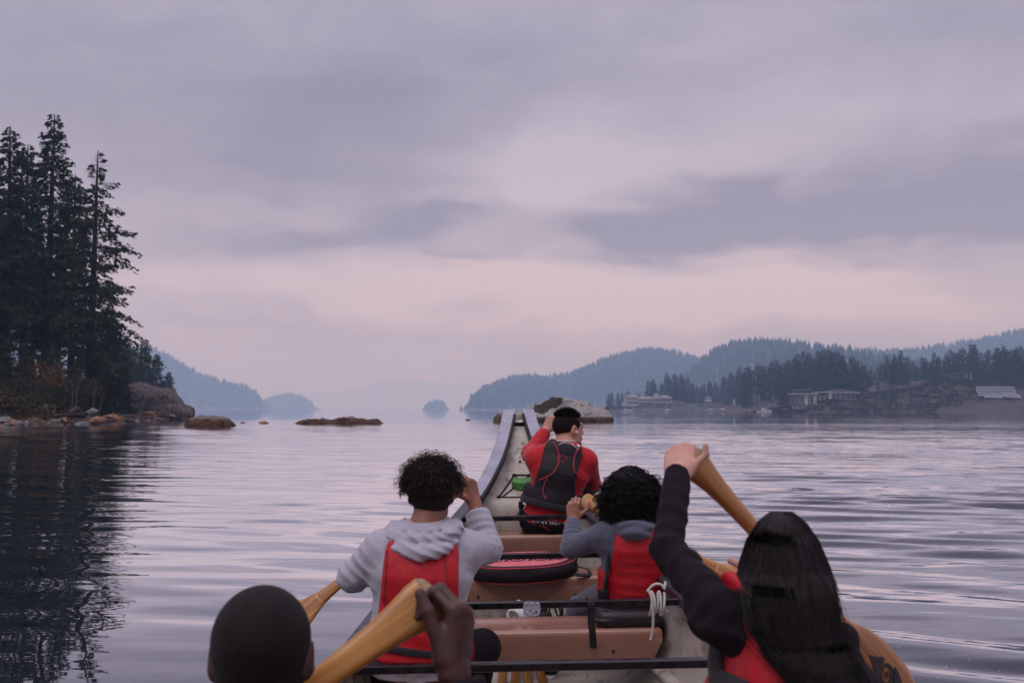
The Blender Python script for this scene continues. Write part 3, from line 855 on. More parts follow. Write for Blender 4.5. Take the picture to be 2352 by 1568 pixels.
# ------------------------------------------------------------------ bodies
def head_sdf(c, M, s=1.0, neck=None, nr=.055):
    c = np.asarray(c, np.float32); M = np.asarray(M, np.float32)
    def W(x, y, z): return c + M @ A3(x * s, y * s, z * s)
    pr = [ell(W(0, -.014, .030), A3(.077, .098, .086) * s, M), ell(W(0, .022, -.040), A3(.062, .070, .076) * s, M)]
    base = U(.03 * s, *pr)
    jaw = U(.02 * s, base, cap(W(-.045, .01, -.070), W(-.012, .074, -.098), .020 * s, .016 * s), cap(W(.045, .01, -.070), W(.012, .074, -.098), .020 * s, .016 * s))
    face = U(.010 * s, jaw, cap(W(0, .088, .018), W(0, .107, -.026), .008 * s, .013 * s), cap(W(-.034, .078, .030), W(.034, .078, .030), .012 * s),
             cap(W(-.013, .093, -.030), W(.013, .093, -.030), .009 * s), cap(W(-.017, .087, -.060), W(.017, .087, -.060), .0085 * s), cap(W(-.015, .085, -.069), W(.015, .085, -.069), .009 * s))
    f = sub(.010 * s, face, U(.004, cap(W(-.038, .094, .008), W(-.026, .098, .008), .010 * s), cap(W(.038, .094, .008), W(.026, .098, .008), .010 * s)))
    f = sub(.003 * s, f, cap(W(-.018, .098, -.0645), W(.018, .098, -.0645), .003 * s))
    eyes = [cap(W(x, .0795, .008), W(x, .080, .008), .0115 * s) for x in (-.031, .031)]
    f = U(.002 * s, f, *eyes)
    for x in (-1, 1):
        Me = M @ np.array(Matrix.Rotation(x * R(-22), 3, 'Z') @ Matrix.Rotation(R(-12), 3, 'X'), np.float32)
        ear = sub(.006 * s, ell(W(x * .080, -.012, -.004), A3(.012, .021, .033) * s, Me), ell(W(x * .090, -.006, .002), A3(.009, .011, .018) * s, Me))
        f = U(.008 * s, f, ear)
    if neck is not None: f = U(.025 * s, f, cap(W(0, -.022, -.045), neck, nr, nr * 1.12))
    return f, W
def head_lo_hi(c, s=1.0): return np.asarray(c) - .16 * s, np.asarray(c) + .16 * s
def hand_sdf(wr, d, n, side, curl=(1.0, 1.2, .8), thumb=((.55, .75, -.35), (.9, .25, -.45)), s=1.0, th=1.0, tl=1.0, spread=0.0, curls=None):
    """side +1 right, -1 left. d: wrist to knuckles, n: back of the hand."""
    d = nrm(d); n = np.asarray(n, float); n = nrm(n - d * (n @ d)); t = side * np.cross(n, d)
    wr = np.asarray(wr, float); L = lambda a, b, c: wr + s * (d * a + t * b + n * c)
    off_ = (.027, .009, -.010, -.027); kd = (.090, .094, .088, .078); kn = (.002, .006, .004, -.002)
    seg = ((.044, .026, .023), (.048, .030, .024), (.044, .027, .023), (.034, .021, .020)); rad = (.0089, .0091, .0087, .0077)
    palm = [cap(L(.0, o * .62, 0), L(k, o, h), .0155 * s, .0120 * s) for o, k, h in zip(off_, kd, kn)]
    palm.append(cap(L(.02, .02, -.010), L(.055, .024, -.010), .016 * s, .013 * s)); palm.append(cap(L(.02, -.02, -.008), L(.06, -.024, -.007), .014 * s, .012 * s))
    f = U(.012 * s, *palm); pts = [wr, L(.1, .03, 0), L(.1, -.03, 0)]
    fg = []
    for i in range(4):
        cu = curls[i] if curls else curl
        p = L(kd[i], off_[i], kn[i] - .001); a = 0; ch = [cap(L(kd[i] - .002, off_[i], kn[i] + .0045), L(kd[i] + .003, off_[i], kn[i] + .003), .0080 * s, .0076 * s)]
        sp = spread * (1.5 - i)
        for j in range(3):
            a += cu[j]; q = p + s * seg[i][j] * (math.cos(a) * d - math.sin(a) * n + sp * t)
            ch.append(cap(p, q, rad[i] * s * (1 - .08 * j), rad[i] * s * (.90 - .08 * j)))
            if j: ch.append(cap(p, p + (q - p) * .08, rad[i] * s * 1.06))
            p = q; pts.append(q)
        fg.append(U(.003 * s, *ch))
    g = fg[0]
    for q in fg[1:]: g = (lambda a, b: (lambda P: np.minimum(a(P), b(P))))(g, q)
    f = U(.005 * s, f, g)
    p = L(.022, .026, -.006); ch = []
    for (a, b, c), ln, r0, r1 in ((thumb[0], .042, .0140, .0115), (thumb[0], .030, .0112, .0105), (thumb[1], .028, .0105, .0085)):
        q = p + s * ln * tl * nrm(d * a + t * b + n * c); ch.append(cap(p, q, r0 * s * th, r1 * s * th)); p = q; pts.append(q)
    f = U(.010 * s, f, U(.003 * s, *ch))
    return f, np.array(pts)

def fold(joint, axis, lam, amp, rad, seed=0, warp=3.0):
    """Cloth creases across an axis, fading with distance from a joint."""
    joint, axis = np.asarray(joint, np.float32), np.asarray(nrm(axis), np.float32)
    def g(P):
        q = P - joint; r2 = (q * q).sum(1)
        ph = (q @ axis) * (6.283 / lam) + warp * vnoise(P * 11, seed)
        return amp * (np.abs(np.sin(ph * .5)) ** .6 * 2 - 1.45) * np.exp(-r2 / (rad * rad)) * (.6 + .8 * np.abs(vnoise(P * 7, seed + 3)))
    return g
def addg(*gs): return lambda P: sum(g(P) for g in gs)
def wrinkle(amp, scale, seed=0, st=(1, 1, 1)):
    st = np.asarray(st, np.float32) * scale
    return lambda P: amp * (np.abs(fbm(P * st, 3, seed)) * 2 - .7)

class Person:
    """Joints of a seated paddler; torso() and arms() give the shapes that skin and clothes are cut from."""
    def __init__(s, label, pel, neck, yaw, sh, el, wr, size=1.0, wid=1.0):
        s.pel, s.neck, s.yaw, s.sz, s.wid = np.array(pel, float), np.array(neck, float), R(yaw), size, wid
        s.f = np.array([math.sin(s.yaw), math.cos(s.yaw), 0]); s.r = np.array([math.cos(s.yaw), -math.sin(s.yaw), 0])
        s.up = nrm(s.neck - s.pel); s.L = np.linalg.norm(s.neck - s.pel); s.fw = nrm(s.f - s.up * (s.f @ s.up)); s.rt = nrm(s.r - s.up * (s.r @ s.up) - s.fw * (s.r @ s.fw))
        s.sh, s.el, s.wr = [np.array(q, float) for q in sh], [np.array(q, float) for q in el], [np.array(q, float) for q in wr]
        s.root = thing('person', (pel[0], pel[1], pel[2] - .09), label, 'person', 'paddlers in the canoe')
    def sp(s, t, b=0.0): return s.pel + s.up * (s.L * t) + s.fw * b
    def torso(s, k=1.0):
        w, z = s.wid * s.sz * k, s.sz * k
        return U(.05, ecap(s.sp(-.02), s.sp(.30), (.168 * w, .122 * z), (.145 * w, .108 * z), s.rt, s.fw), ecap(s.sp(.30), s.sp(.66, -.012), (.145 * w, .108 * z), (.165 * w, .112 * z), s.rt, s.fw),
                 ecap(s.sp(.66, -.012), s.sp(.90, -.008), (.165 * w, .112 * z), (.115 * w, .072 * z), s.rt, s.fw),
                 cap(s.neck - s.up * .02, s.sh[0] + s.up * .0, .052 * z, .050 * z), cap(s.neck - s.up * .02, s.sh[1], .052 * z, .050 * z))
    def arm(s, i, t=0.0, cuff=None, ru=.050, re=.042, rw=.029):
        z = s.sz; a = [cap(s.sh[i], s.el[i], ru * z + t, re * z + t)]
        ax = nrm(s.wr[i] - s.el[i])
        if cuff is None: a.append(cap(s.el[i], s.wr[i], re * z + t, rw * z + t))
        else:
            end = s.el[i] + (s.wr[i] - s.el[i]) * cuff
            a.append(I(.006, cap(s.el[i], end + ax * .05, re * z + t, rw * z + t * .75), plane(end, ax)))
        return U(.02, *a)
    knees = ankles = None
    def legs(s, t=0.0, knee_out=.12, reach=.40, drop=.02):
        fs = []; s.kn = []; s.an = []
        for k in (-1, 1):
            hip = s.pel + s.r * (.085 * k * s.sz) + s.f * .02; kn = s.pel + s.r * (knee_out * k) + s.f * reach + np.array([0, 0, drop]); an = kn + s.f * .03 + s.r * (.0 * k); an[2] = -.06
            if s.knees: kn = np.array(s.knees[(k + 1) // 2])
            if s.ankles: an = np.array(s.ankles[(k + 1) // 2])
            s.kn.append(kn); s.an.append(an)
            fs.append(U(.03, cap(hip, kn, .080 * s.sz + t, .058 * s.sz + t), cap(kn, an, .055 * s.sz + t, .040 * s.sz + t)))
        return fs

# ================================================================== the paddlers
def headM(yaw, pitch=0, roll=0):
    return np.array(Matrix.Rotation(R(-yaw), 3, 'Z') @ Matrix.Rotation(R(pitch), 3, 'X') @ Matrix.Rotation(R(roll), 3, 'Y'), np.float32)
def skin(name, c, c2):
    m, nt, b = base_mat(name); co = coords(nt)
    n = noise_node(nt, co, 26, 4, .6)
    nt.links.new(mixc(nt, n.step(.3, .7), c, c2), b.inputs['Base Color']); b.inputs['Roughness'].default_value = .48
    b.inputs['Specular IOR Level'].default_value = .4
    bump(nt, b, noise_node(nt, co, 240, 3, .6), .12, .002)
    return m
def fabric(name, c, c2, scale=260, rough=.9, weave=420, sheen=.25, st=(1, 1, 1), lo=.38, hi=.62):
    m, nt, b = base_mat(name); co = coords(nt)
    n = noise_node(nt, mapping(nt, co, st), scale, 3, .7); big = noise_node(nt, co, 9, 4, .6)
    col = mixc(nt, n.step(lo, hi), c, c2)
    col = mixc(nt, big.step(.35, .75, 0, .22), col, tuple(q * .62 for q in c))
    nt.links.new(col, b.inputs['Base Color']); b.inputs['Roughness'].default_value = rough
    b.inputs['Sheen Weight'].default_value = sheen; b.inputs['Specular IOR Level'].default_value = .25
    h = noise_node(nt, co, weave, 2, .5) * .25 + noise_node(nt, co, 38, 4, .6)
    bump(nt, b, h, .30, .004)
    return m
def nylon(name, c, rough=.5, seed=0):
    m, nt, b = base_mat(name); co = coords(nt)
    n = noise_node(nt, mapping(nt, co, (1, 1, .45)), 14, 5, .62, .8); fine = noise_node(nt, co, 60, 3, .6)
    nt.links.new(mixc(nt, fine.step(.35, .7), c, tuple(q * .80 for q in c)), b.inputs['Base Color'])
    b.inputs['Roughness'].default_value = rough; b.inputs['Specular IOR Level'].default_value = .35
    bump(nt, b, n + fine * .12, .35, .010)
    return m
heather = fabric('heather_grey_fleece', (.42, .41, .475), (.265, .26, .33), 330, st=(1, 1, .55), lo=.46, hi=.68)
slate = fabric('slate_blue_fleece', (.092, .098, .145), (.055, .057, .090), 300, lo=.42, hi=.68)
black_cloth = fabric('black_cloth', (.0048, .0022, .0052), (.0085, .005, .009), 200, .95, sheen=.0)
black_nylon = nylon('black_nylon', (.010, .007, .012), .6)
red_nylon = nylon('red_nylon', (.46, .008, .017), .55)
red_shirt = fabric('red_shirt', (.48, .010, .018), (.38, .008, .014), 120, .7, 500, .15)
web_mat = fabric('black_webbing', (.013, .011, .014), (.03, .027, .032), 300, .8, 600, .1)
white_trim = mat('white_trim', (.62, .60, .62), None, rough=.6)
refl_mat = mat('silver_tape', (.58, .56, .58), (.48, .47, .5), 60, 3, .35)
red_trim = mat('red_piping', (.36, .025, .040), None, rough=.6)
jeans = fabric('grey_leggings', (.10, .105, .15), (.075, .08, .11), 200)
hair_black = mat('black_hair', (.0035, .0018, .0032), (.006, .0035, .005), 30, 3, .48, spec=.20, stretch=(1, 1, .2))
hair_brown = mat('brown_hair', (.006, .0030, .0030), (.011, .0055, .0045), 40, 3, .5, spec=.25)
hair_tips = mat('light_hair_tips', (.085, .036, .014), (.045, .019, .009), 40, 3, .55, spec=.3)
shoe_mat = mat('black_canvas', (.02, .018, .022), None, rough=.8)
rubber_white = mat('white_rubber', (.62, .60, .58), None, rough=.5)
SK_M = skin('deep_brown_skin', (.048, .018, .015), (.070, .029, .023)); SK_V = skin('brown_skin', (.225, .088, .055), (.28, .115, .072))
SK_C = skin('warm_brown_skin', (.30, .135, .095), (.36, .165, .12)); SK_W = skin('light_skin', (.46, .24, .18), (.52, .29, .225)); SK_G = skin('tan_skin', (.43, .205, .145), (.49, .245, .175))

def arm_skin(p, i, frac, hand, z=1.0):
    z = getattr(p, 'thin', 1.0)
    """Forearm from inside the sleeve to the fingers, as patches of the body mesh."""
    f, pts = hand
    st = p.el[i] + (p.wr[i] - p.el[i]) * frac
    g = U(.014, f, cap(st, p.wr[i], .033 * z, .0265 * z))
    lo, hi = bounds(np.concatenate([pts, [st]]), .045)
    return g, lo, hi
def body(p, head, hands, sk, hh=.0045, hd=.0028, legs=True, frac=(.55, .55), hc=None):
    t = off(p.torso(), -.012)
    parts = [t, p.arm(0, -.017), p.arm(1, -.017)]
    if legs: parts += p.legs(-.012)
    core = U(.03, *parts)
    allp = [p.pel, p.neck] + list(p.sh) + list(p.el) + list(p.wr) + (p.kn + p.an if legs else [])
    # skin under the clothes stops at the wrists
    for i in (0, 1):
        core = I(.004, core, plane(p.el[i] + (p.wr[i] - p.el[i]) * (frac[i] + .05), p.wr[i] - p.el[i])) if False else core
    lo, hi = bounds(allp, .17)
    pt = [(core, lo, hi, .012)]
    pt.append((head, hc - .165, hc + .165, hh))
    for i, h in enumerate(hands):
        g, a, b_ = arm_skin(p, i, frac[i], h); pt.append((g, a, b_, hd))
    return sdf_obj('body', pt, sk, p.root, 1)
def shoes(p, mat_=None):
    for k in (0, 1):
        a = p.an[k]
        f = U(.02, cap(a + A3(0, -.02, .02), a + p.f * .02 + A3(0, 0, .0), .044, .046), ell(a + p.f * .10 + A3(0, 0, -.005), (.048, .115, .038), headM(math.degrees(p.yaw))))
        f = I(.006, f, plane(a + A3(0, 0, -.028), (0, 0, -1)))
        s = sdf_obj('shoe', [(f, a - .2, a + .26, .006)], mat_ or shoe_mat, p.root)
        g = I(.004, off(ell(a + p.f * .075, (.050, .150, .3), headM(math.degrees(p.yaw))), .002), plane(a + A3(0, 0, -.020), (0, 0, 1)), plane(a + A3(0, 0, -.045), (0, 0, -1)))
        sdf_obj('sole', [(g, a - .2, a + .28, .006)], rubber_white, s)
def strap_tube(p, f, pix, Y0, w, th, m, name, lift_=.004, parent=None, n=14, far=2.0):
    """A flat band laid on surface f along picture points."""
    px = bez(*[(a, b, 0) for a, b in pix], n=n)
    q = trace(f, px[:, 0], px[:, 1], Y0, far); q = q[np.abs(f(q.astype(np.float32))) < .008]
    if len(q) < 6: return None
    q, g = lift(f, q, lift_)
    t = np.gradient(q, axis=0); t /= np.linalg.norm(t, axis=1, keepdims=True) + 1e-9
    sd = np.cross(t, g); sd /= np.linalg.norm(sd, axis=1, keepdims=True) + 1e-9
    rings = np.stack([q + sd * w / 2 - g * th, q + sd * w / 2 + g * th * .6, q + sd * w * .3 + g * th, q - sd * w * .3 + g * th, q - sd * w / 2 + g * th * .6, q - sd * w / 2 - g * th], 1)
    return MB().loft(rings).build(name, m, parent or p.root)
def bodyX(p, P_): q = P_ - p.pel.astype(np.float32); return q @ p.rt.astype(np.float32), q @ p.up.astype(np.float32), q @ p.fw.astype(np.float32)

# ---------------------------------------------------------------- grey hoodie, curly hair
V = Person('person with brown curls in a light grey hoodie and red life vest', (-.368, 3.85, .365), (-.335, 3.86, .835), -2,
           (P(876, 1264, 3.87), P(1070, 1262, 3.89)), (P(812, 1322, 3.90), P(1118, 1258, 4.12)), (P(846, 1292, 4.16), P(1090, 1154, 4.20)), 1.0, .96)
V.knees = (P(900, 1500, 4.2), P(1108, 1486, 4.13)); hcV = P(990, 1136, 3.92)
hv, WV = head_sdf(hcV, headM(-3, -6), 1.0, V.neck + A3(0, 0, .01), .056)
hrV = hand_sdf(V.wr[1], (-.22, .02, 1), (.80, -.60, .05), 1, (1.0, 1.3, .9), s=1.0)
hlV = hand_sdf(V.wr[0], (.1, .75, -.15), (-.5, .1, .85), -1, (1.1, 1.3, .9))
body(V, hv, (hlV, hrV), SK_V, hc=hcV, frac=(.6, .62))
TV = V.torso()
armsV = U(.02, V.arm(0, .015, .80, .054, .045), V.arm(1, .016, .80, .054, .046, .035))
hoodV = U(.045, I(.008, off(V.torso(), .017), plane(V.neck + A3(0, 0, .045), (0, -.15, 1)), plane(V.sp(-.13), (0, 0, -1))), armsV)
axR, axL = V.wr[1] - V.el[1], V.wr[0] - V.el[0]
fldV = addg(fold(V.el[1] + A3(-.01, 0, .05), axR, .034, .0055, .11, 1, 2.5), fold(V.el[1] + A3(-.06, -.1, 0), V.el[1] - V.sh[1], .05, .005, .13, 2, 3), fold(V.el[0] + A3(.02, -.03, .02), (1, .2, .9), .040, .006, .13, 3, 2.5),
            fold(V.sp(.05, -.1), (0, 0, 1), .05, .007, .15, 4, 3), fold(V.sh[1], V.el[1] - V.sh[1], .06, .003, .10, 6, 3), wrinkle(.0022, 13, 5))
hoodieV = disp(hoodV, fldV)
lo, hi = bounds([V.pel, V.neck] + list(V.sh) + list(V.el) + list(V.wr), .17)
hd = sdf_obj('hoodie', [(hoodieV, lo, hi, .0062)], heather, V.root)
# the hood lying in folds on the shoulders
nb = V.neck
def arc(c, rx, ry, z0, z1, a0, a1, n, M=None):
    a = np.linspace(R(a0), R(a1), n); return np.stack([c[0] + rx * np.sin(a), c[1] - ry * np.cos(a), c[2] + z0 + (z1 - z0) * np.cos(a)], 1)
def chain(pts, rads): return [cap(pts[i], pts[i + 1], rads[i], rads[i + 1]) for i in range(len(pts) - 1)]
h1 = arc(nb, .096, .078, .022, .004, -120, 120, 11); h2 = arc(nb, .130, .122, .012, -.018, -105, 105, 11); h3 = arc(nb, .130, .148, -.012, -.062, -85, 85, 9)
hoodf = U(.016, *chain(h1, np.full(11, .019)), *chain(h2, np.full(11, .021)), *chain(h3, np.interp(np.linspace(-1, 1, 9), [-1, 0, 1], [.020, .030, .020])))
hoodf = disp(hoodf, lambda Q: .006 * fbm(Q * np.array([9, 9, 16], np.float32), 2, 9) + .0036 * (np.abs(np.sin(Q[:, 2] * 95 + 5 * vnoise(Q * 8, 3) + Q[:, 0] * 45)) ** .7 * 2 - 1))
sdf_obj('hood', [(hoodf, nb - .24, nb + .24, .0052)], heather, hd)
def vest(p, base, w_pts, z_lo, z_hi, side=.30, front=True):
    """Padded vest: back panel half width by height (fractions of the spine), and side panels below the arms."""
    zs = [q[0] for q in w_pts]; wl = [q[1] for q in w_pts]; wr_ = [q[2] for q in w_pts]
    def f(Q):
        x, z, y = bodyX(p, Q); t = z / p.L
        wL, wR = np.interp(t, zs, wl), np.interp(t, zs, wr_)
        e = np.maximum(x - wR, -x - wL)
        e = np.minimum(e, np.where(t < side, (t - side) * .4 - .0, 1.0) + 0 * e)
        d = smax(base(Q), e * .9, .014)
        return smax(smax(d, (z_lo - t) * p.L, .016), (t - z_hi) * p.L, .012)
    return f
vbV = disp(off(V.torso(), .040), addg(wrinkle(.0030, 9, 21), fold(V.sp(.10, -.1), (.2, 0, 1), .06, .004, .12, 8, 3)))
vV = vest(V, vbV, [(-.1, .165, .170), (.2, .150, .155), (.55, .140, .148), (.85, .138, .138), (1.0, .12, .12), (1.1, .09, .09)], -.005, .93, .12)
ve = sdf_obj('life_vest', [(vV, lo, hi, .0062)], red_nylon, V.root)
seam_m = mat('dark_red_seam', (.22, .006, .012), None, rough=.7)
for pl in ([(890, 1262), (886, 1320), (884, 1380), (886, 1440)], [(1022, 1262), (1026, 1320), (1030, 1380), (1032, 1440)]): strap_tube(V, vV, pl, 3.4, .006, .002, seam_m, 'seam', .0008, parent=ve)
strap_tube(V, vV, [(880, 1432), (930, 1436), (985, 1436), (1036, 1430)], 3.4, .004, .002, seam_m, 'seam', .0005, parent=ve)
def band(p, base, t0, t1, tilt=0):
    def f(Q):
        x, z, y = bodyX(p, Q); t = z + tilt * x
        return smax(smax(base(Q), t0 * p.L - t, .003), t - t1 * p.L, .003)
    return f
sdf_obj('waist_strap', [(band(V, off(V.torso(), .047), .075, .135, .06), lo, hi, .006)], web_mat, ve)
bk = V.sp(.10) - V.r * .185
MB().box(bk + A3(.008, -.05, .0), (.030, .035, .05), bev=.006).build('buckle', lip_mat, ve)
MB().box(bk + A3(.006, -.045, -.055), (.026, .02, .034), bev=.006).build('buckle', lip_mat, ve)
bk2 = V.sp(.16) + V.r * .185
MB().tube(bez(bk2 + A3(0, -.02, .03), bk2 + A3(.02, .0, -.03), bk2 + A3(.022, .01, -.09), n=8), .016, 8, flat=.5).build('vest_tab', red_nylon, ve)
MB().tube(bez(V.sp(.10, -.10) + V.r * .16, V.sp(-.02, -.07) + V.r * .175, V.sp(-.25, -.02) + V.r * .18, n=8), .012, 6, flat=.25).build('crotch_strap', web_mat, ve)
pv_ = V.legs(.012, .17, .42, .0)
sdf_obj('trousers', [(disp(U(.05, I(.01, off(V.torso(), .012), plane(V.sp(.04), (0, 0, 1))), *V.legs(.012, .19, .36, .02)), wrinkle(.003, 10, 31)), V.pel - .45, V.pel + A3(.5, .62, .25), .010)], black_cloth, V.root)
shoes(V)
# ringlets
def curls(name, hc, M, s, n, region, length, radius, turns, seed, mats, thick=.0011, out=.55, droop=.5, tipfrac=.12, K=15, parent=None, base_off=1.06):
    r = np.random.default_rng(seed)
    d = r.standard_normal((n * 5, 3)); d /= np.linalg.norm(d, axis=1, keepdims=True); d = d[region(d)][:n]; n = len(d)
    root = np.array([0, -.014, .030]) * s + d * np.array([.077, .098, .086]) * s * base_off
    nr = d / np.array([.077, .098, .086]); nr /= np.linalg.norm(nr, axis=1, keepdims=True)
    M = M.astype(float); root = hc + root @ M.T; nr = nr @ M.T
    t = np.linspace(0, 1, K)[None, :, None]
    L_ = (length * (.55 + .75 * r.random(n)))[:, None, None]
    rnd = r.standard_normal((n, 3)) * .45
    dirv = nr * out + rnd * .5; dirv /= np.linalg.norm(dirv, axis=1, keepdims=True)
    grav = np.array([0, 0, -1.0])
    path = root[:, None] + dirv[:, None] * L_ * t * (1 - .25 * t) + grav * L_ * droop * t ** 2
    u = np.cross(dirv, r.standard_normal((n, 3))); u /= np.linalg.norm(u, axis=1, keepdims=True); w = np.cross(dirv, u)
    ph = 6.283 * (turns * (.7 + .6 * r.random(n)))[:, None, None] * t + 6.28 * r.random(n)[:, None, None]
    rad = (radius * (.6 + .8 * r.random(n)))[:, None, None] * np.minimum(t * 4, 1)
    path = path + rad * (np.cos(ph) * u[:, None] + np.sin(ph) * w[:, None])
    th = thick * (1.05 - .55 * t[..., 0]) * np.ones((n, 1))
    v, f = strands(path, th)
    og = world_origin(parent); me = mesh_np(name, v - og, f)
    o = link(name, me, mats, parent)
    if len(mats) > 1:
        tip = r.random(n) < tipfrac * (0.4 + 1.6 * (d[:, 2] < .25)); mi = np.zeros((n, K - 1, 3), np.int32); mi[tip, K // 3:] = 1
        me.polygons.foreach_set('material_index', mi.ravel())
    return o
MV = headM(-3, -6)
scalpV = disp(ell(hcV + MV @ A3(0, -.016, .042), (.092, .108, .084), MV), addg(wrinkle(.010, 38, 44), lambda Q: .012 * vnoise(Q * np.float32(17), 45)))
scalpV = I(.012, scalpV, plane(hcV + MV @ A3(0, 0, -.012), MV @ A3(0, .35, -1)), plane(hcV + MV @ A3(0, .075, 0), MV @ A3(0, 1, -.4)))
nape = I(.01, off(ell(hcV + MV @ A3(0, -.014, .012), (.079, .101, .100), MV), .003), plane(hcV + MV @ A3(0, 0, -.075), MV @ A3(0, .2, -1)), plane(hcV + MV @ A3(0, .0, 0), MV @ A3(0, 1, -.2)))
ho = sdf_obj('hair', [(U(.02, scalpV, nape), hcV - .2, hcV + .2, .0055)], hair_brown, V.root)
curls('curls', hcV, MV, 1.0, 2400, lambda d: (d[:, 2] > -.12 + .45 * np.maximum(d[:, 1], 0)) & ~((d[:, 1] > .75) & (d[:, 2] < .4)), .050, .0080, 2.2, 5, [hair_brown, hair_tips], .0013, .8, .30, .13, parent=ho, base_off=1.10)
curls('curls', hcV, MV, 1.0, 900, lambda d: (d[:, 2] < -.05) & (d[:, 2] > -.72) & (d[:, 1] < -.1), .020, .0035, 1.4, 15, [hair_brown, hair_tips], .0012, .8, .5, .1, parent=ho, base_off=1.05)
curls('curls', hcV, MV, 1.0, 500, lambda d: (d[:, 2] > .1) & (d[:, 1] > -.5), .075, .009, 2.6, 6, [hair_brown, hair_tips], .0011, 1.0, .2, .15, parent=ho, base_off=1.16)

# ---------------------------------------------------------------- guide in the bow
G = Person('person in a red long-sleeved shirt and black vest with red piping', (.245, 6.53, .585), (.345, 6.50, 1.065), 6,
           (P(1233, 1052, 6.52), P(1347, 1058, 6.50)), (P(1219, 1042, 6.72), P(1360, 1112, 6.64)), (P(1254, 988, 6.86), P(1338, 1128, 6.86)), 1.0, .98)
hcG = P(1306, 986, 6.54); MG = headM(58, 2, 0)
hg, WG = head_sdf(hcG, MG, 1.0, G.neck + A3(0, 0, .01), .060)
hlG = hand_sdf(G.wr[0], (.42, .10, .8), (-.45, -.85, .3), -1, (.9, 1.2, .8), s=1.05)
hrG = hand_sdf(G.wr[1], (-.2, .6, .2), (.6, .2, .75), 1, (1.1, 1.3, .9))
body(G, hg, (hlG, hrG), SK_G, hc=hcG, frac=(.7, .6))
lo, hi = bounds([G.pel, G.neck] + list(G.sh) + list(G.el) + list(G.wr), .17)
shirtG = U(.04, I(.006, off(G.torso(), .012), plane(G.neck + A3(0, -.02, .022), (0, -.2, 1)), plane(G.sp(-.10), (0, 0, -1))), G.arm(0, .012, .93, .060, .048, .033), G.arm(1, .012, .9, .058, .046, .034))
shirtG = disp(shirtG, addg(fold(G.el[0] + A3(0, -.05, .02), (0, .5, 1), .045, .005, .12, 3), fold(G.sp(.02, -.1), (.35, 0, 1), .05, .010, .16, 5, 3), fold(G.el[1], (0, 0, 1), .05, .005, .12, 7), wrinkle(.002, 12, 6)))
sh = sdf_obj('shirt', [(shirtG, lo, hi, .0065)], red_shirt, G.root)
a = np.linspace(-2.2, 2.2, 24); cl = np.stack([G.neck[0] + .068 * np.sin(a), G.neck[1] - .066 * np.cos(a) + .005, G.neck[2] + .024 + .010 * np.cos(a)], 1)
MB().tube(cl, .0045, 6).build('collar_edge', white_trim, sh)
vbG = disp(off(G.torso(), .036), wrinkle(.0018, 10, 71))
vG = vest(G, vbG, [(-.1, .16, .16), (.12, .165, .160), (.30, .150, .150), (.42, .142, .135), (.58, .135, .118), (.75, .125, .118), (.95, .125, .120), (1.1, .10, .10)], .175, 1.045, .42)
vg = sdf_obj('life_vest', [(vG, lo, hi, .0055)], black_nylon, G.root)
Sg = vG
pad = lambda *a: strap_tube(G, Sg, *a)
strap_tube(G, Sg, [(1271, 1015), (1280, 1030), (1284, 1050), (1281, 1070), (1270, 1086), (1255, 1095), (1240, 1102)], 6.1, .008, .004, red_trim, 'piping', parent=vg)
strap_tube(G, Sg, [(1258, 1096), (1250, 1115), (1248, 1132), (1256, 1146)], 6.1, .007, .004, red_trim, 'piping', parent=vg)
strap_tube(G, Sg, [(1334, 1024), (1326, 1034), (1319, 1050), (1317, 1070), (1321, 1085), (1332, 1096), (1339, 1106)], 6.1, .008, .004, red_trim, 'piping', parent=vg)
strap_tube(G, Sg, [(1324, 1088), (1326, 1105), (1326, 1122), (1323, 1138)], 6.1, .007, .004, red_trim, 'piping', parent=vg)
strap_tube(G, Sg, [(1284, 1021), (1296, 1018), (1308, 1019), (1320, 1026), (1329, 1034)], 6.1, .005, .003, refl_mat, 'silver_line', parent=vg)
strap_tube(G, Sg, [(1278, 1010), (1284, 1007), (1288, 1005)], 6.1, .022, .003, refl_mat, 'silver_patch', parent=vg)
strap_tube(G, Sg, [(1322, 1016), (1326, 1021), (1330, 1027)], 6.1, .022, .003, refl_mat, 'silver_patch', parent=vg)
leaf = [(0, -10), (0, -6), (5, -7), (4, -4.5), (10, -1), (8.5, .5), (9.5, 4), (6, 3.5), (5.2, 5), (2, 1.8), (3, 8), (.9, 7), (-1, 10.5), (-2.9, 7), (-5, 8), (-4, 1.8), (-7.2, 5), (-8, 3.5), (-11.5, 4), (-10.5, .5), (-12, -1), (-6, -4.5), (-7, -7), (-2, -6), (0, -10)]
lx = np.array([(1293 + a * 1.12, 1054 - b * 1.0) for a, b in leaf])
q = trace(Sg, lx[:, 0], lx[:, 1], 6.1); q, g_ = lift(Sg, q, .003)
MB().tube(q, .0022, 5).build('leaf_emblem', red_trim, vg)
sdf_obj('waist_strap', [(band(G, off(G.torso(), .044), .18, .265, -.02), lo, hi, .006)], web_mat, vg)
for dx_, dz_ in ((-.19, .19), (-.185, .11)):
    MB().box(G.sp(.0) + G.r * dx_ + A3(0, -.01, dz_ * .5), (.028, .05, .05), bev=.008).build('buckle', lip_mat, vg)
MB().tube(bez(G.sp(.20) - G.r * .19, G.sp(.10, -.04) - G.r * .205, G.sp(.02, -.06) - G.r * .215, n=8), .013, 6, flat=.3).build('side_strap', web_mat, vg)
MB().box(P(1371, 1129, 6.45) + A3(-.055, .08, .0), (.085, .02, .045), np.array(Matrix.Rotation(R(38), 3, 'Y')), bev=.006).build('side_strap', web_mat, vg)
trG = disp(U(.05, I(.01, disp(off(G.torso(), .020), lambda Q: 0), plane(G.sp(.02), (0, -.15, 1))), *G.legs(.016, .17, .36, -.06)), wrinkle(.003, 9, 72))
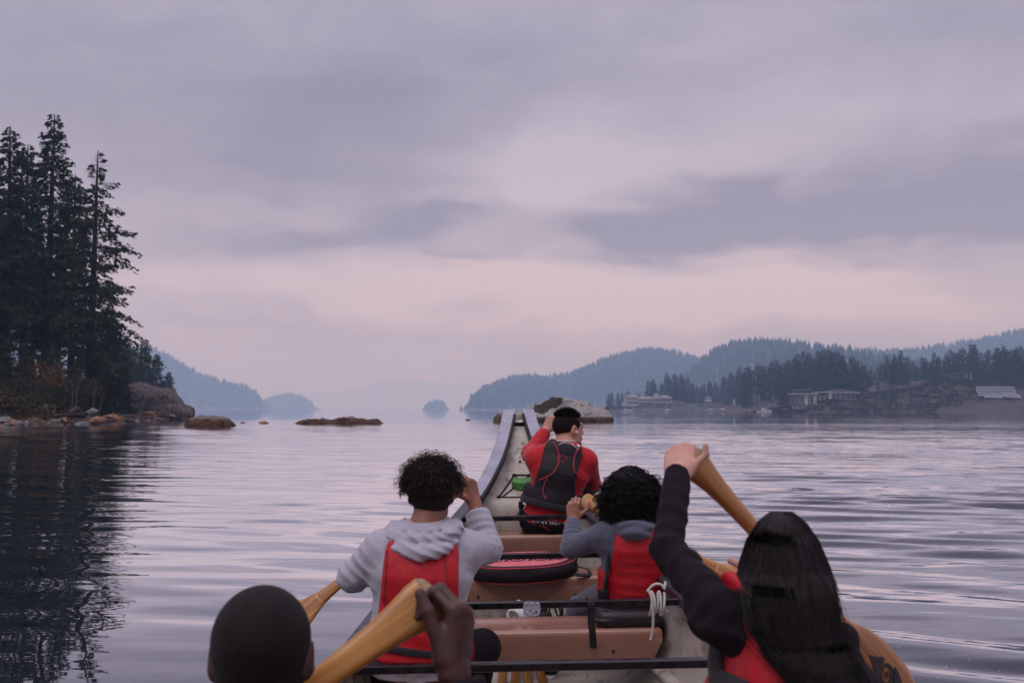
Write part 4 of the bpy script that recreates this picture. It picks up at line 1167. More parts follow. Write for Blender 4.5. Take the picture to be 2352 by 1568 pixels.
sdf_obj('trousers', [(trG, G.pel - .45, G.pel + A3(.45, .62, .2), .010)], black_cloth, G.root)
wb = band(G, off(G.torso(), .018), -.035, .045, .0)
wbo = sdf_obj('waistband', [(wb, G.pel - .3, G.pel + .3, .006)], black_nylon, G.root)
fc = bpy.data.curves.new('waistband_text', 'FONT'); fc.body = 'TOMMY HILFIGER'; fc.size = .030; fc.extrude = .0008; fc.align_x = 'CENTER'; fc.space_character = 1.25
fo = bpy.data.objects.new('tmp', fc); COL.objects.link(fo); bpy.context.view_layer.update()
me = bpy.data.meshes.new_from_object(fo.evaluated_get(bpy.context.evaluated_depsgraph_get())); bpy.data.objects.remove(fo)
tv = np.array([v.co[:] for v in me.vertices]); og = G.sp(-.005)
w3 = np.stack([og[0] + tv[:, 0] * G.r[0], og[1] - .20 + tv[:, 0] * G.r[1], og[2] + tv[:, 1] - .012], 1)
zz = tv[:, 2].copy(); dirn = np.array([0, 1.0, 0]); tt = np.zeros(len(w3))
for _ in range(50): tt = np.clip(tt + .9 * wb((w3 + dirn * tt[:, None]).astype(np.float32)), 0, .3)
w3 = w3 + dirn * (tt - .0015 - np.maximum(zz, 0))[:, None]
for v, c_ in zip(me.vertices, w3 - world_origin(wbo)): v.co = c_
link('lettering', me, white_trim, wbo)
shoes(G)
# faded sides, spiky top, ear bud
fade = I(.006, off(ell(hcG + MG @ A3(0, -.016, .030), (.0775, .0985, .0865), MG), .002), plane(hcG + MG @ A3(0, .062, .03), MG @ A3(0, 1, -.25)), lambda Q: -(((Q - hcG.astype(np.float32)) @ MG)[:, 2] + .050 + .55 * np.maximum(((Q - hcG.astype(np.float32)) @ MG)[:, 1] + .012, 0) * -1.6) )
fade_m, nt, b = base_mat('short_faded_hair'); co = coords(nt)
n_ = noise_node(nt, co, 420, 3, .6); sz_ = nt.nodes.new('ShaderNodeSeparateXYZ'); nt.links.new(co, sz_.inputs[0])
hz = E(nt, sz_.outputs[2]) + (noise_node(nt, co, 50, 3, .6) - .5) * .03; zb = float(hcG[2] - G.root.location[2])
dens = hz.step(zb - .055, zb + .045); stip = ((n_ - .5) * 1.6 + dens * 1.3 + .12).clamp()
nt.links.new(mixc(nt, stip, (.055, .026, .020), (.007, .004, .005)), b.inputs['Base Color']); b.inputs['Roughness'].default_value = .75; b.inputs['Specular IOR Level'].default_value = .15; bump(nt, b, n_, .4, .003)
hG_ = sdf_obj('hair', [(fade, hcG - .17, hcG + .17, .0045)], fade_m, G.root)
topG = I(.012, disp(ell(hcG + MG @ A3(0, -.010, .041), (.0755, .096, .082), MG), wrinkle(.003, 60, 3)), plane(hcG + MG @ A3(0, -.01, .060), MG @ A3(0, -.22, -1)))
sdf_obj('hair_top', [(topG, hcG - .17, hcG + .19, .005)], hair_black, hG_)
curls('hair_spikes', hcG, MG, 1.0, 1500, lambda d: (d[:, 2] > .55 - .1 * d[:, 1]), .022, .0012, .5, 9, [hair_black], .0013, 1.2, -.55, 0, 7, hG_, 1.03)
MB().tube([WG(.088, .0, -.012), WG(.094, .002, -.016), WG(.090, .004, -.032)], [.007, .0075, .004], 8).build('ear_bud', rubber_white, G.root)

# ---------------------------------------------------------------- girl with loose curls
C = Person('person with shoulder-length black curls in a slate hoodie and red vest', (.585, 4.94, .425), (.583, 4.88, .765), 0,
           (P(1394, 1226, 4.88), P(1503, 1230, 4.90)), (P(1313, 1258, 5.00), P(1553, 1282, 4.98)), (P(1317, 1196, 5.17), P(1592, 1274, 5.16)), .88, .88)
C.knees = (P(1330, 1396, 5.22), P(1425, 1392, 5.30)); C.ankles = (np.array([.20, 5.36, -.065]), np.array([.40, 5.48, -.065])); hcC = P(1447, 1128, 4.93); MC = headM(8, -4)
hc_, WC = head_sdf(hcC, MC, .93, C.neck, .047)
hlC = hand_sdf(C.wr[0], (.0, .06, 1), (-.25, -.95, .1), -1, (.95, 1.2, .9), ((.75, .85, -.2), (1, .15, -.1)), s=.95)
hrC = hand_sdf(C.wr[1], (.4, .5, -.2), (.2, .1, .9), 1, (1.1, 1.3, .9), s=.9)
body(C, hc_, (hlC, hrC), SK_C, hc=hcC, frac=(.72, .6))
lo, hi = bounds([C.pel, C.neck] + list(C.sh) + list(C.el) + list(C.wr), .16)
hoC = U(.04, I(.006, off(C.torso(), .016), plane(C.neck + A3(0, 0, .03), (0, -.2, 1)), plane(C.sp(-.16), (0, 0, -1))), C.arm(0, .016, .93, .050, .042, .034), C.arm(1, .016, .85, .050, .042, .034))
hoC = disp(hoC, addg(fold(C.el[0] + A3(.01, .03, .04), C.wr[0] - C.el[0], .030, .005, .09, 11, 2.5), fold(C.el[0] + A3(.05, 0, 0), C.sh[0] - C.el[0], .045, .004, .10, 12), fold(C.sh[0], (1, 0, -.6), .05, .004, .09, 14), wrinkle(.002, 14, 13)))
hdC = sdf_obj('hoodie', [(hoC, lo, hi, .006)], slate, C.root)
nb = C.neck + A3(.005, -.01, 0)
k1 = arc(nb, .085, .080, .018, -.005, -115, 115, 11); k2 = arc(nb, .088, .106, -.035, -.015, -95, 95, 11); k3 = arc(nb, .068, .122, -.092, -.045, -75, 75, 9)
kf = U(.014, *chain(k1, np.full(11, .020)), *chain(k2, np.full(11, .024)), *chain(k3, np.interp(np.linspace(-1, 1, 9), [-1, 0, 1], [.018, .030, .018])))
kf = disp(kf, lambda Q: .007 * fbm(Q * np.array([10, 10, 18], np.float32), 2, 19) + .003 * np.sin(Q[:, 2] * 150 + 7 * vnoise(Q * 7, 4)))
sdf_obj('hood', [(kf, nb - .22, nb + .2, .005)], slate, hdC)
vbC = disp(off(C.torso(), .034), addg(wrinkle(.0024, 10, 81), fold(C.sp(.2, -.1), (.1, 0, 1), .05, .0035, .14, 83, 2)))
vC = vest(C, vbC, [(-.15, .15, .15), (.1, .118, .15), (.45, .112, .14), (.8, .095, .11), (1.0, .075, .085), (1.15, .06, .06)], -.07, 1.02, .30)
vc = sdf_obj('life_vest', [(vC, lo, hi, .0055)], red_nylon, C.root)
MB().tube(bez(C.sp(.60, -.075) - C.r * .125, C.sp(.30, -.105) - C.r * .135, C.sp(.02, -.10) - C.r * .15, C.sp(-.10, -.10) - C.r * .155, n=8), .024, 8, flat=.35).build('side_strap', web_mat, vc)
MB().box(C.sp(.05, -.115) - C.r * .150, (.05, .03, .05), bev=.008).build('buckle', lip_mat, vc)
sdf_obj('leggings', [(disp(U(.05, I(.01, off(C.torso(), .008), plane(C.sp(.0), (0, 0, 1))), *C.legs(.008, .13, .36, .02)), wrinkle(.002, 12, 84)), C.pel - .45, C.pel + A3(.45, .6, .2), .010)], jeans, C.root)
shoes(C)
hullC = disp(U(.05, ell(hcC + MC @ A3(0, -.02, .020), (.088, .104, .096), MC), ell(hcC + A3(0, -.045, -.055), (.108, .080, .100)), ell(hcC + A3(.0, -.04, -.105), (.112, .070, .050))), wrinkle(.009, 24, 85))
hullC = I(.02, hullC, plane(hcC + MC @ A3(0, .06, 0), MC @ A3(0, 1, .1)))
hC_ = sdf_obj('hair', [(hullC, hcC - .26, hcC + .22, .0065)], hair_black, C.root)
def long_curls(name, hc, M, s, n, seed, zend, radius, turns, width, m, parent, thick=.0011, K=26):
    r = np.random.default_rng(seed)
    d = r.standard_normal((n * 4, 3)); d /= np.linalg.norm(d, axis=1, keepdims=True); d = d[(d[:, 2] > -.05) & (d[:, 1] < .55)][:n]; n = len(d)
    root = hc + (np.array([0, -.014, .030]) * s + d * np.array([.094, .112, .104]) * s) @ M.T.astype(float)
    side = d.copy(); side[:, 2] = 0; side /= np.linalg.norm(side, axis=1, keepdims=True) + 1e-6; side[:, 1] -= .25
    end = np.stack([hc[0] + side[:, 0] * width * (.75 + .4 * r.random(n)), hc[1] - .03 + side[:, 1] * .085 * (.7 + .5 * r.random(n)), zend + .09 * (r.random(n) - .35) + .03 * np.abs(side[:, 0])], 1)
    mid = (root + end) / 2 + np.stack([side[:, 0] * width * .32, side[:, 1] * .05, .03 + 0 * side[:, 0]], 1)
    t = np.linspace(0, 1, K)[None, :, None]
    path = root[:, None] * (1 - t) ** 2 + 2 * mid[:, None] * t * (1 - t) + end[:, None] * t ** 2
    ph = 6.283 * (turns * (.7 + .6 * r.random(n)))[:, None, None] * t + 6.28 * r.random(n)[:, None, None]
    rad = (radius * (.4 + 1.0 * r.random(n)))[:, None, None] * np.minimum(.25 + t * 1.8, 1)
    path = path + rad * np.concatenate([np.cos(ph), np.sin(ph), .5 * np.cos(ph * 1.0 + 1)], 2)
    lk = 6; spread_ = .0038 * r.standard_normal((n, lk, 1, 3)) * (.5 + .8 * t[None])          # every lock is a handful of strands
    path = (path[:, None] + spread_).reshape(n * lk, K, 3)
    v, f = strands(path, thick * (1.1 - .6 * t[..., 0]) * np.ones((n * lk, 1)))
    return link(name, mesh_np(name, v - world_origin(parent), f), m, parent)
long_curls('curls', hcC, MC, .93, 420, 8, hcC[2] - .158, .0120, 3.0, .128, hair_black, hC_, .0013)
long_curls('curls', hcC, MC, .93, 130, 9, hcC[2] - .150, .018, 3.0, .146, hair_black, hC_, .0012)
long_curls('curls', hcC, MC, .93, 48, 10, hcC[2] - .11, .022, 2.8, .168, hair_black, hC_, .0010)

# ---------------------------------------------------------------- woman with long straight hair
Wn = Person('person with long straight black hair and a raised black sleeve', (.515, 1.98, .38), (.540, 1.890, .868), -14,
            (P(1652, 1402, 1.890), np.array([.655, 2.00, .745])), (P(1533, 1262, 2.08), np.array([.74, 2.20, .60])), (P(1558, 1088, 2.26), np.array([.63, 2.36, .90])), .94, .88)
Wn.thin = .76; hcW = np.array([.522, 1.950, .978]); MW = headM(8, -13)
hw__, WW = head_sdf(hcW, MW, .92, Wn.neck, .050)
hlW = hand_sdf(Wn.wr[0], (.22, .80, .60), (-.22, -.58, .78), -1, (.75, 1.3, .9), ((.50, .62, .35), (.55, .02, .85)), s=.96, th=.80, tl=.72)
hrW = hand_sdf(Wn.wr[1], (-.2, .6, .4), (.5, -.3, .7), 1, (1.1, 1.3, .9), s=.95)
body(Wn, hw__, (hlW, hrW), SK_W, hc=hcW, frac=(.88, .6), hd=.0024)
lo, hi = bounds([Wn.pel, Wn.neck] + list(Wn.sh) + list(Wn.el) + list(Wn.wr), .17)
toW = U(.035, I(.005, off(Wn.torso(), .014), plane(Wn.neck + A3(0, 0, .04), (0, -.2, 1))), Wn.arm(0, .007, 1.02, .040, .0275, .0255), Wn.arm(1, .012, .9, .050, .042, .034))
toW = disp(toW, addg(fold(Wn.el[0] + A3(.02, 0, .06), Wn.wr[0] - Wn.el[0] + A3(.06, 0, 0), .050, .0042, .13, 15, 3), fold(Wn.el[0] + A3(.05, -.02, -.04), Wn.sh[0] - Wn.el[0] + A3(0, 0, .08), .055, .0042, .13, 16, 3), fold(Wn.sh[0], Wn.el[0] - Wn.sh[0], .05, .004, .11, 17, 4.5), wrinkle(.002, 12, 18)))
toO = sdf_obj('black_top', [(toW, lo, hi, .0055)], black_cloth, Wn.root)
nb = Wn.neck + A3(-.005, -.035, .0)
w1 = arc(nb, .078, .050, .030, .015, -110, 60, 11); w2 = arc(nb, .070, .056, -.010, -.01, -70, 50, 11)
wf_ = U(.03, *chain(w1, np.full(11, .022)), *chain(w2, np.full(11, .024)))
sdf_obj('hood', [(disp(wf_, wrinkle(.0015, 10, 22)), nb - .26, nb + .22, .0055)], black_cloth, toO)
vbW = disp(off(Wn.torso(), .044), addg(wrinkle(.003, 9, 91), fold(Wn.sp(.5, -.1), (.7, 0, 1), .07, .004, .16, 93, 2)))
vW = vest(Wn, vbW, [(-.1, .165, .165), (.35, .165, .15), (.6, .160, .07), (.8, .150, .05), (.95, .135, .04), (1.15, .120, .04)], -.02, 1.22, .66)
vw = sdf_obj('life_vest', [(vW, lo, hi, .0055)], red_nylon, Wn.root)
strap_tube(Wn, vW, [(1668, 1430), (1655, 1470), (1648, 1510), (1650, 1560), (1652, 1600)], 1.6, .050, .005, web_mat, 'side_strap', parent=vw)
strap_tube(Wn, vW, [(1640, 1552), (1672, 1562), (1720, 1585)], 1.6, .030, .006, web_mat, 'waist_strap', parent=vw)
MB().tube(bez(P(1640, 1405, 1.90), P(1618, 1432, 1.90), P(1606, 1446, 1.92), n=6), .010, 6, flat=.4).build('strap_end', web_mat, vw)
sdf_obj('trousers', [(U(.05, I(.01, off(Wn.torso(), .010), plane(Wn.sp(.0), (0, 0, 1))), *Wn.legs(.010, .13, .36, .05)), Wn.pel - .45, Wn.pel + A3(.45, .6, .2), .012)], black_cloth, Wn.root)
shoes(Wn)
MH = headM(8, -3)
X1, Y1 = np.array([1., 0, 0]), np.array([0, 1., 0])
FALL = [(.02, -.003, .085, -.024, .124), (-.08, -.012, .082, -.115, .084), (-.18, .036, .060, -.192, .056), (-.42, .066, .050, -.245, .042)]   # height, centre, half width, centre y, depth
hull = U(.03, ell(hcW + MH @ A3(0, -.016, .026), (.068, .094, .084), MH),
         ecap(hcW + A3(-.012, -.060, -.035), hcW + A3(-.016, -.112, -.10), (.064, .040), (.062, .040), X1, Y1), ecap(hcW + A3(-.016, -.112, -.10), hcW + A3(.034, -.190, -.19), (.062, .040), (.046, .034), X1, Y1),
         ecap(hcW + A3(.034, -.190, -.19), hcW + A3(.064, -.242, -.39), (.046, .034), (.036, .026), X1, Y1))
hullW = I(.02, disp(hull, lambda Q: .0030 * vnoise(Q * np.array([60, 60, 4], np.float32), 7) + .002 * vnoise(Q * np.array([170, 170, 6], np.float32), 8)), plane(hcW + MH @ A3(0, .055, 0), MH @ A3(0, 1, .1)))
hW_ = sdf_obj('hair', [(hullW, hcW - A3(.26, .32, .50), hcW + .2, .0055)], hair_black, Wn.root)
def straight(name, n, seed, m, parent, K=22, flare=1.0, thick=.0015):
    r = np.random.default_rng(seed)
    yroot = r.uniform(-.085, .06, n); sgn = np.where(r.random(n) < .5, -1, 1)
    zr = .030 + .094 * np.sqrt(np.maximum(1 - ((yroot + .018) / .112) ** 2, 0)); xr = sgn * .004
    root = np.stack([xr, yroot, zr], 1)
    a = r.random(n) ** .8                                     # 0 front of the fall, 1 centre back
    ang = R(6) + a * R(92)
    jit = r.random(n); cs, sn = sgn * np.cos(ang), np.sin(ang)
    ctrl = [root]
    for j, (z_, cx_, w_, cy_, dp_) in enumerate(FALL):
        s_ = (1 - .10 * jit) * (flare if j else 1)
        ctrl.append(np.stack([cx_ + cs * w_ * s_ + .003 * j * r.standard_normal(n) * (j > 1), cy_ - sn * dp_ * (1 - .06 * jit), np.full(n, z_) - (.10 * r.random(n) - .03 if j == 3 else 0)], 1))
    P4 = np.stack(ctrl, 1); k = np.array([0, .20, .42, .66, 1.0])
    t = np.linspace(0, 1, K); out = np.zeros((n, K, 3))
    for j, tt in enumerate(t):
        i = min(np.searchsorted(k, tt, 'right') - 1, 3); u = (tt - k[i]) / (k[i + 1] - k[i])
        p0 = P4[:, max(i - 1, 0)]; p1 = P4[:, i]; p2 = P4[:, i + 1]; p3 = P4[:, min(i + 2, 4)]
        out[:, j] = .5 * (2 * p1 + (-p0 + p2) * u + (2 * p0 - 5 * p1 + 4 * p2 - p3) * u ** 2 + (-p0 + 3 * p1 - 3 * p2 + p3) * u ** 3)
    arch = np.sin(np.clip(t / .20, 0, 1) * math.pi)[None] * .026
    out[:, :, 2] += arch * (1 - a[:, None] * .4)
    ph = r.random((n, 1)) * 6.28
    out[:, :, 0] += .0018 * np.sin(t[None] * 9 + ph); out[:, :, 1] += .0018 * np.cos(t[None] * 7 + ph)
    w0 = out @ MH.T.astype(float) + hcW; w1 = out + hcW; bl = np.clip((t - .15) / .2, 0, 1)[None, :, None]; w = w0 * (1 - bl) + w1 * bl
    v, f = strands(w, thick * (1.1 - .65 * t[None]) * np.ones((n, 1)))
    return link(name, mesh_np(name, v - world_origin(parent), f), m, parent)
straight('strands', 6200, 3, hair_black, hW_)
straight('strands', 150, 4, hair_black, hW_, flare=1.12, thick=.0008)
straight('strands', 60, 6, hair_black, hW_, flare=1.28, thick=.0006)

# ---------------------------------------------------------------- man with cropped hair, nearest
Mn = Person('person with closely cropped black hair, fist closed over a pale paddle grip', (-.42, 1.76, .35), (-.412, 1.645, .790), -4,
            (np.array([-.60, 1.64, .745]), np.array([-.228, 1.655, .750])), (np.array([-.74, 1.76, .54]), np.array([-.055, 1.75, .585])), (np.array([-.60, 1.95, .62]), P(1042, 1545, 1.80)), 1.02, 1.0)
hcM = np.array([-.412, 1.675, .893]); MM = headM(-4, -3)
hm_, WM = head_sdf(hcM, MM, .96, Mn.neck, .062)
hrM = hand_sdf(Mn.wr[1], (.10, .22, 1), (.88, -.40, .12), 1, None, ((1.0, .40, -.34), (.95, .22, -.55)), s=1.17, curls=((.95, 1.35, .7), (.95, 1.3, .8), (1.0, 1.3, .8), (1.05, 1.3, .8)))
hlM = hand_sdf(Mn.wr[0], (-.3, .5, -.2), (-.3, .2, .9), -1, (1.1, 1.3, .9))
body(Mn, hm_, (hlM, hrM), SK_M, hc=hcM, frac=(.6, .55), hh=.0042, hd=.0022)
lo, hi = bounds([Mn.pel, Mn.neck] + list(Mn.sh) + list(Mn.el) + list(Mn.wr), .17)
toM = U(.035, off(Mn.torso(), .014), Mn.arm(0, .014, .85), Mn.arm(1, .016, .95, .052, .044, .038))
toM = I(.005, disp(toM, wrinkle(.003, 12, 51)), plane(Mn.neck + A3(0, 0, .02), (0, -.2, 1)))
sdf_obj('black_top', [(toM, lo, hi, .0065)], black_cloth, Mn.root)
vM = vest(Mn, off(Mn.torso(), .036), [(-.1, .16, .16), (.5, .13, .13), (.85, .125, .125), (1.1, .11, .11)], -.02, 1.0, .45)
sdf_obj('life_vest', [(vM, lo, hi, .0075)], red_nylon, Mn.root)
sdf_obj('trousers', [(U(.05, I(.01, off(Mn.torso(), .010), plane(Mn.sp(.0), (0, 0, 1))), *Mn.legs(.010, .13, .36, .05)), Mn.pel - .45, Mn.pel + A3(.45, .6, .2), .012)], black_cloth, Mn.root)
shoes(Mn)
buzz_m, nt, b = base_mat('cropped_hair'); co = coords(nt)
n_ = noise_node(nt, co, 520, 3, .65); n2_ = noise_node(nt, co, 30, 4, .6)
nt.links.new(mixc(nt, n_.step(.38, .66), (.0035, .0018, .0028), mixc(nt, n2_.step(.3, .7), (.007, .004, .005), (.022, .012, .013))), b.inputs['Base Color'])
b.inputs['Roughness'].default_value = .7; b.inputs['Specular IOR Level'].default_value = .18; b.inputs['Sheen Weight'].default_value = .015; b.inputs['Sheen Roughness'].default_value = .5; bump(nt, b, n_, .6, .003)
buzz = I(.006, off(ell(hcM + MM @ A3(0, -.0134, .0288), A3(.077, .098, .086) * .96, MM), .0035), plane(hcM + MM @ A3(0, .06, .03), MM @ A3(0, 1, -.2)), plane(hcM + MM @ A3(0, -.02, -.030), MM @ A3(0, .45, -1)))
bn = I(.006, off(U(.03, ell(hcM + MM @ A3(0, -.0134, .0288), A3(.077, .098, .086) * .96, MM), ell(hcM + MM @ A3(0, .0211, -.0384), A3(.062, .070, .076) * .96, MM), cap(hcM + MM @ A3(0, -.022, -.045), Mn.neck, .062, .07)), .0028), plane(hcM + MM @ A3(0, -.005, 0), MM @ A3(0, 1, -.15)), plane(hcM + MM @ A3(0, 0, -.085), A3(0, 0, -1)))
hM_ = sdf_obj('hair', [(U(.012, buzz, bn), hcM - .18, hcM + .18, .0042)], buzz_m, Mn.root)
curls('stubble', hcM, MM, .96, 5200, lambda d: (d[:, 2] > -.35 + .5 * np.maximum(d[:, 1], 0)) & (d[:, 1] < .6), .0045, .0008, .6, 12, [hair_brown], .00065, 1.2, .3, 0, 4, hM_, 1.035)

# ---------------------------------------------------------------- paddles in use
gM = P(1004, 1362, 1.865)
paddle(gM, gM + nrm(P(720, 1574, 1.80) - gM), (.25, -1, .35), 'nearest paddle, pale wooden grip held by the man with cropped hair', wide=.98)
gW = P(1586, 1052, 2.30); rW, pW, fW = paddle(gW, P(2003, 1516, 2.78), (-.15, -1, .55), 'paddle with a black eye painted on its blade, held above the long-haired woman', wood_dark, wide=.84)
gC = P(1336, 1146, 5.22); paddle(gC, P(1690, 1326, 5.05), (.15, -1, .45), 'paddle slanting behind the girl in the slate hoodie, its blade right of her arm')
gV = P(1066, 1104, 4.27); paddle(gV, P(738, 1372, 4.12), (-.3, -1, .35), 'paddle whose blade sticks out left of the grey hoodie sleeve')
gG = P(1272, 964, 6.90); rG, pG, fG = paddle(gG, P(1404, 1210, 6.72), (.2, -1, .25), 'paddle of the guide in the bow, stamped with a small round mark')
def decal(fr, parent, shapes, m, zoff, name):
    """Flat painted shapes on a blade: (outer ring, inner ring or None) in blade coordinates (x, along)."""
    g, x, y, z = fr; mb = MB()
    for o_, i_ in shapes:
        o_ = np.array(o_)
        if i_ is None:
            c_ = o_.mean(0); pts = np.concatenate([o_, [c_]]); n = len(o_); f = np.array([(k, (k + 1) % n, n) for k in range(n)])
        else:
            pts = np.concatenate([o_, np.array(i_)]); n = len(o_); f = np.array([(k, (k + 1) % n, n + (k + 1) % n, n + k) for k in range(n)])
        mb.add(np.stack([pts[:, 0], pts[:, 1], np.full(len(pts), zoff)], 1), f)
    return link(name, mb.mesh(name), m, parent)
ink = mat('black_paint', (.012, .009, .011), None, rough=.5)
aa = np.linspace(0, 2 * math.pi, 33)[:-1]
ring = lambda cx, cy, r_: [(cx + r_ * math.cos(t), cy + r_ * math.sin(t)) for t in aa]
def arcpts(cx, cy, r_, a0, a1, n=17): return [(cx + r_ * math.cos(R(t)), cy + r_ * math.sin(R(t))) for t in np.linspace(a0, a1, n)]
my = 1.02
decal(fW, pW['blade'], [(ring(0, my, .036), ring(0, my, .024)), (ring(0, my, .012), None)], ink, .0092, 'eye_motif')
tri = [(0, my - .105)] + arcpts(0, my, .044, -40, -140) + [(-.012, my - .075)]
decal(fW, pW['blade'], [([(.0, my - .112), (.014, my - .08), (.036, my - .045)] + arcpts(0, my, .043, -52, -128) + [(-.036, my - .045), (-.014, my - .08)], None),
                        ([(.046, my + .02), (.040, my + .05), (.0, my + .12), (-.040, my + .05), (-.046, my + .02)] + arcpts(0, my, .043, 150, 30), None)], ink, .0094, 'eye_motif')
decal(fG, pG['shaft'], [(ring(0, .665, .0165), ring(0, .665, .0135)), (ring(-.0, .6595, .0065), ring(0, .6595, .0035)), (ring(0, .671, .0055), ring(0, .671, .0028))], ink, .0150, 'round_mark')

# ================================================================== things lying in the canoe
c0 = P(1441, 1412, 4.87)
fC = disp(rbox(c0, (.166, .135, .050), .048), lambda Q: .010 * ((Q[:, 0] - c0[0]) / .16) ** 2 * np.sign(Q[:, 2] - c0[2]) * (Q[:, 2] > c0[2]))
cu = thing('seat_cushion', (c0[0], c0[1], c0[2] - .05), 'black moulded seat cushion on the bench under the curly-haired girl', 'cushion')
sdf_obj('cushion_pad', [(fC, c0 - .24, c0 + .24, .006)], mat('black_vinyl', (.012, .009, .013), None, rough=.42, spec=.4), cu)
rim = []
for a in np.linspace(R(200), R(340), 20): rim.append((c0[0] + .150 * math.cos(a), c0[1] + .128 * math.sin(a), c0[2] + .030))
q, _ = lift(fC, np.array(rim), .0); MB().tube(q, .003, 6).build('seam', mat('grey_seam', (.06, .06, .075), None, rough=.5), cu)

sx_ = P(1357, 1380, 4.47)
pts = bez((sx_[0], 4.545, thz(4.5) + .0), (sx_[0], 4.53, thz(4.5) + .040), (sx_[0], 4.47, thz(4.5) + .040), (sx_[0] + .001, 4.458, thz(4.5) + .0), P(1358, 1425, 4.58), P(1361, 1455, 4.69), P(1363, 1487, 4.70), n=8)
rings = [[(p[0] + .016, p[1], p[2]), (p[0] + .016, p[1] - .004, p[2] - .001), (p[0] - .016, p[1] - .004, p[2] - .001), (p[0] - .016, p[1], p[2])] for p in pts]
MB().loft(rings).thing('strap', web_mat, 'black webbing strap hanging from the bar beside the seat cushion', 'strap')

rope_m, nt, b = base_mat('white_rope'); co = coords(nt)
wv = nt.nodes.new('ShaderNodeTexWave'); wv.inputs['Scale'].default_value = 60; wv.bands_direction = 'DIAGONAL'; nt.links.new(co, wv.inputs['Vector'])
nt.links.new(mixc(nt, E(nt, wv.outputs['Fac']), (.42, .39, .37), (.66, .63, .60)), b.inputs['Base Color']); b.inputs['Roughness'].default_value = .9; bump(nt, b, wv.outputs['Fac'], .6, .004)
ry = 4.50; t0 = thz(4.5) + .012
xr0, xr1 = P(1492, 1372, ry)[0], P(1528, 1372, ry)[0]
a = np.linspace(-1.2, 2 * math.pi * 5 - .6, 130); f_ = np.linspace(0, 1, 130)
coil = np.stack([xr0 + (xr1 - xr0) * f_ + .006 * np.sin(a * .5), ry - .046 * np.cos(a) * (1 + .10 * np.sin(a * .37)), t0 + .030 * 0 + .046 * np.sin(a) * (1 + .12 * np.cos(a * .31))], 1)
rope = thing('rope', (xr0, ry, t0 - .05), 'white rope knotted round the black bar, its tail hanging down', 'rope')
MB().tube(coil, .0062, 7).build('coil', rope_m, rope)
MB().tube(bez(P(1486, 1358, ry - .045), P(1500, 1343, ry - .05), P(1516, 1341, ry - .05), P(1528, 1352, ry - .055), n=8), .0062, 7).build('knot', rope_m, rope)
MB().tube(bez(P(1489, 1352, ry - .05), P(1497, 1375, ry - .062), P(1500, 1410, ry - .058), P(1499, 1445, ry - .05), P(1494, 1470, ry - .045), n=8), .0062, 7).build('tail', rope_m, rope)
MB().tube(bez(P(1522, 1348, ry - .045), P(1527, 1344, ry - .03), P(1528, 1335, ry - .02), n=6), .0062, 7).build('tail', rope_m, rope)

# bag with red piping and a pink print
bag_c = np.array([.055, 5.76, .402]); bagM = np.array(Matrix.Rotation(R(5), 3, 'X') @ Matrix.Rotation(R(-2), 3, 'Y'))
bag_black = nylon('bag_black', (.010, .007, .012), .62); pink = mat('pink_print', (.60, .14, .17), (.52, .10, .13), 40, 3, .6); red_line = mat('red_line', (.50, .02, .05), None, rough=.6)
hx_, hy_, hz_ = .315, .20, .052
def lens(k, n=40, sq=1.0):
    t = np.linspace(0, 2 * math.pi, n, endpoint=False); c, s_ = np.cos(t), np.sin(t)
    return np.stack([np.sign(c) * np.abs(c) ** .75 * hx_ * k, np.sign(s_) * np.abs(s_) ** .85 * hy_ * k * sq * (1 - .28 * np.abs(c) ** 3)], 1)
bag = thing('bag', (bag_c[0], bag_c[1], bag_c[2] - .06), 'black bag with red piping and pink print lying on the bench', 'bag')
def bagW(x, y, z): return bag_c + (bagM @ np.stack([np.asarray(x) + 0 * np.asarray(z), np.asarray(y) + 0 * np.asarray(x), np.asarray(z) + 0 * np.asarray(x)])).T
rings = []
for k, z in ((.80, -.050), (.93, -.046), (1.0, -.028), (1.02, 0), (1.0, .026), (.965, .040), (.93, .046), (.6, .052), (.25, .054), (.02, .054)):
    l = lens(k); wob = .020 * vnoise(np.stack([l[:, 0] * 9, l[:, 1] * 9, np.full(len(l), z * 22)], 1), 4) * (k > .9) * (k != .965)
    rings.append(bagW(l[:, 0] * (1 + wob), l[:, 1] * (1 + wob * 2), np.full(len(l), z)))
MB().loft(rings).build('bag_body', bag_black, bag)
l = lens(.968); MB().tube(np.concatenate([bagW(l[:, 0], l[:, 1], np.full(40, .0405))] + [bagW(l[:1, 0], l[:1, 1], np.full(1, .0405))]), .0032, 5, cap=False).build('piping', red_line, bag)
l = lens(.955); MB().tube(np.concatenate([bagW(l[:, 0], l[:, 1], np.full(40, -.043))] + [bagW(l[:1, 0], l[:1, 1], np.full(1, -.043))]), .0030, 5, cap=False).build('piping', red_line, bag)
def flat(shapes, m, z, name):
    mb = MB()
    for o_, i_ in shapes:
        o_ = np.array(o_, float)
        if i_ is None: pts = np.concatenate([o_, [o_.mean(0)]]); n = len(o_); f = np.array([(k, (k + 1) % n, n) for k in range(n)])
        else: pts = np.concatenate([o_, np.array(i_, float)]); n = len(o_); f = np.array([(k, (k + 1) % n, n + (k + 1) % n, n + k) for k in range(n)])
        rr_ = np.hypot(pts[:, 0] / hx_, pts[:, 1] / hy_); zz_ = np.interp(rr_, [0, .6, .93], [.0545, .0525, .0465]) + z
        mb.add(bagW(pts[:, 0], pts[:, 1], zz_), f)
    return mb.build(name, m, bag)
el_ = lambda cx, cy, rx, ry_, n=24: [(cx + rx * math.cos(t), cy + ry_ * math.sin(t)) for t in np.linspace(0, 2 * math.pi, n, endpoint=False)]
for k1, k2 in ((.86, .62), (.615, .40), (.395, .20), (.195, .02)):          # pink field in rings, so that it follows the dome
    flat([(lens(k1), lens(k2))], pink, .0015, 'print_field')
bl = []
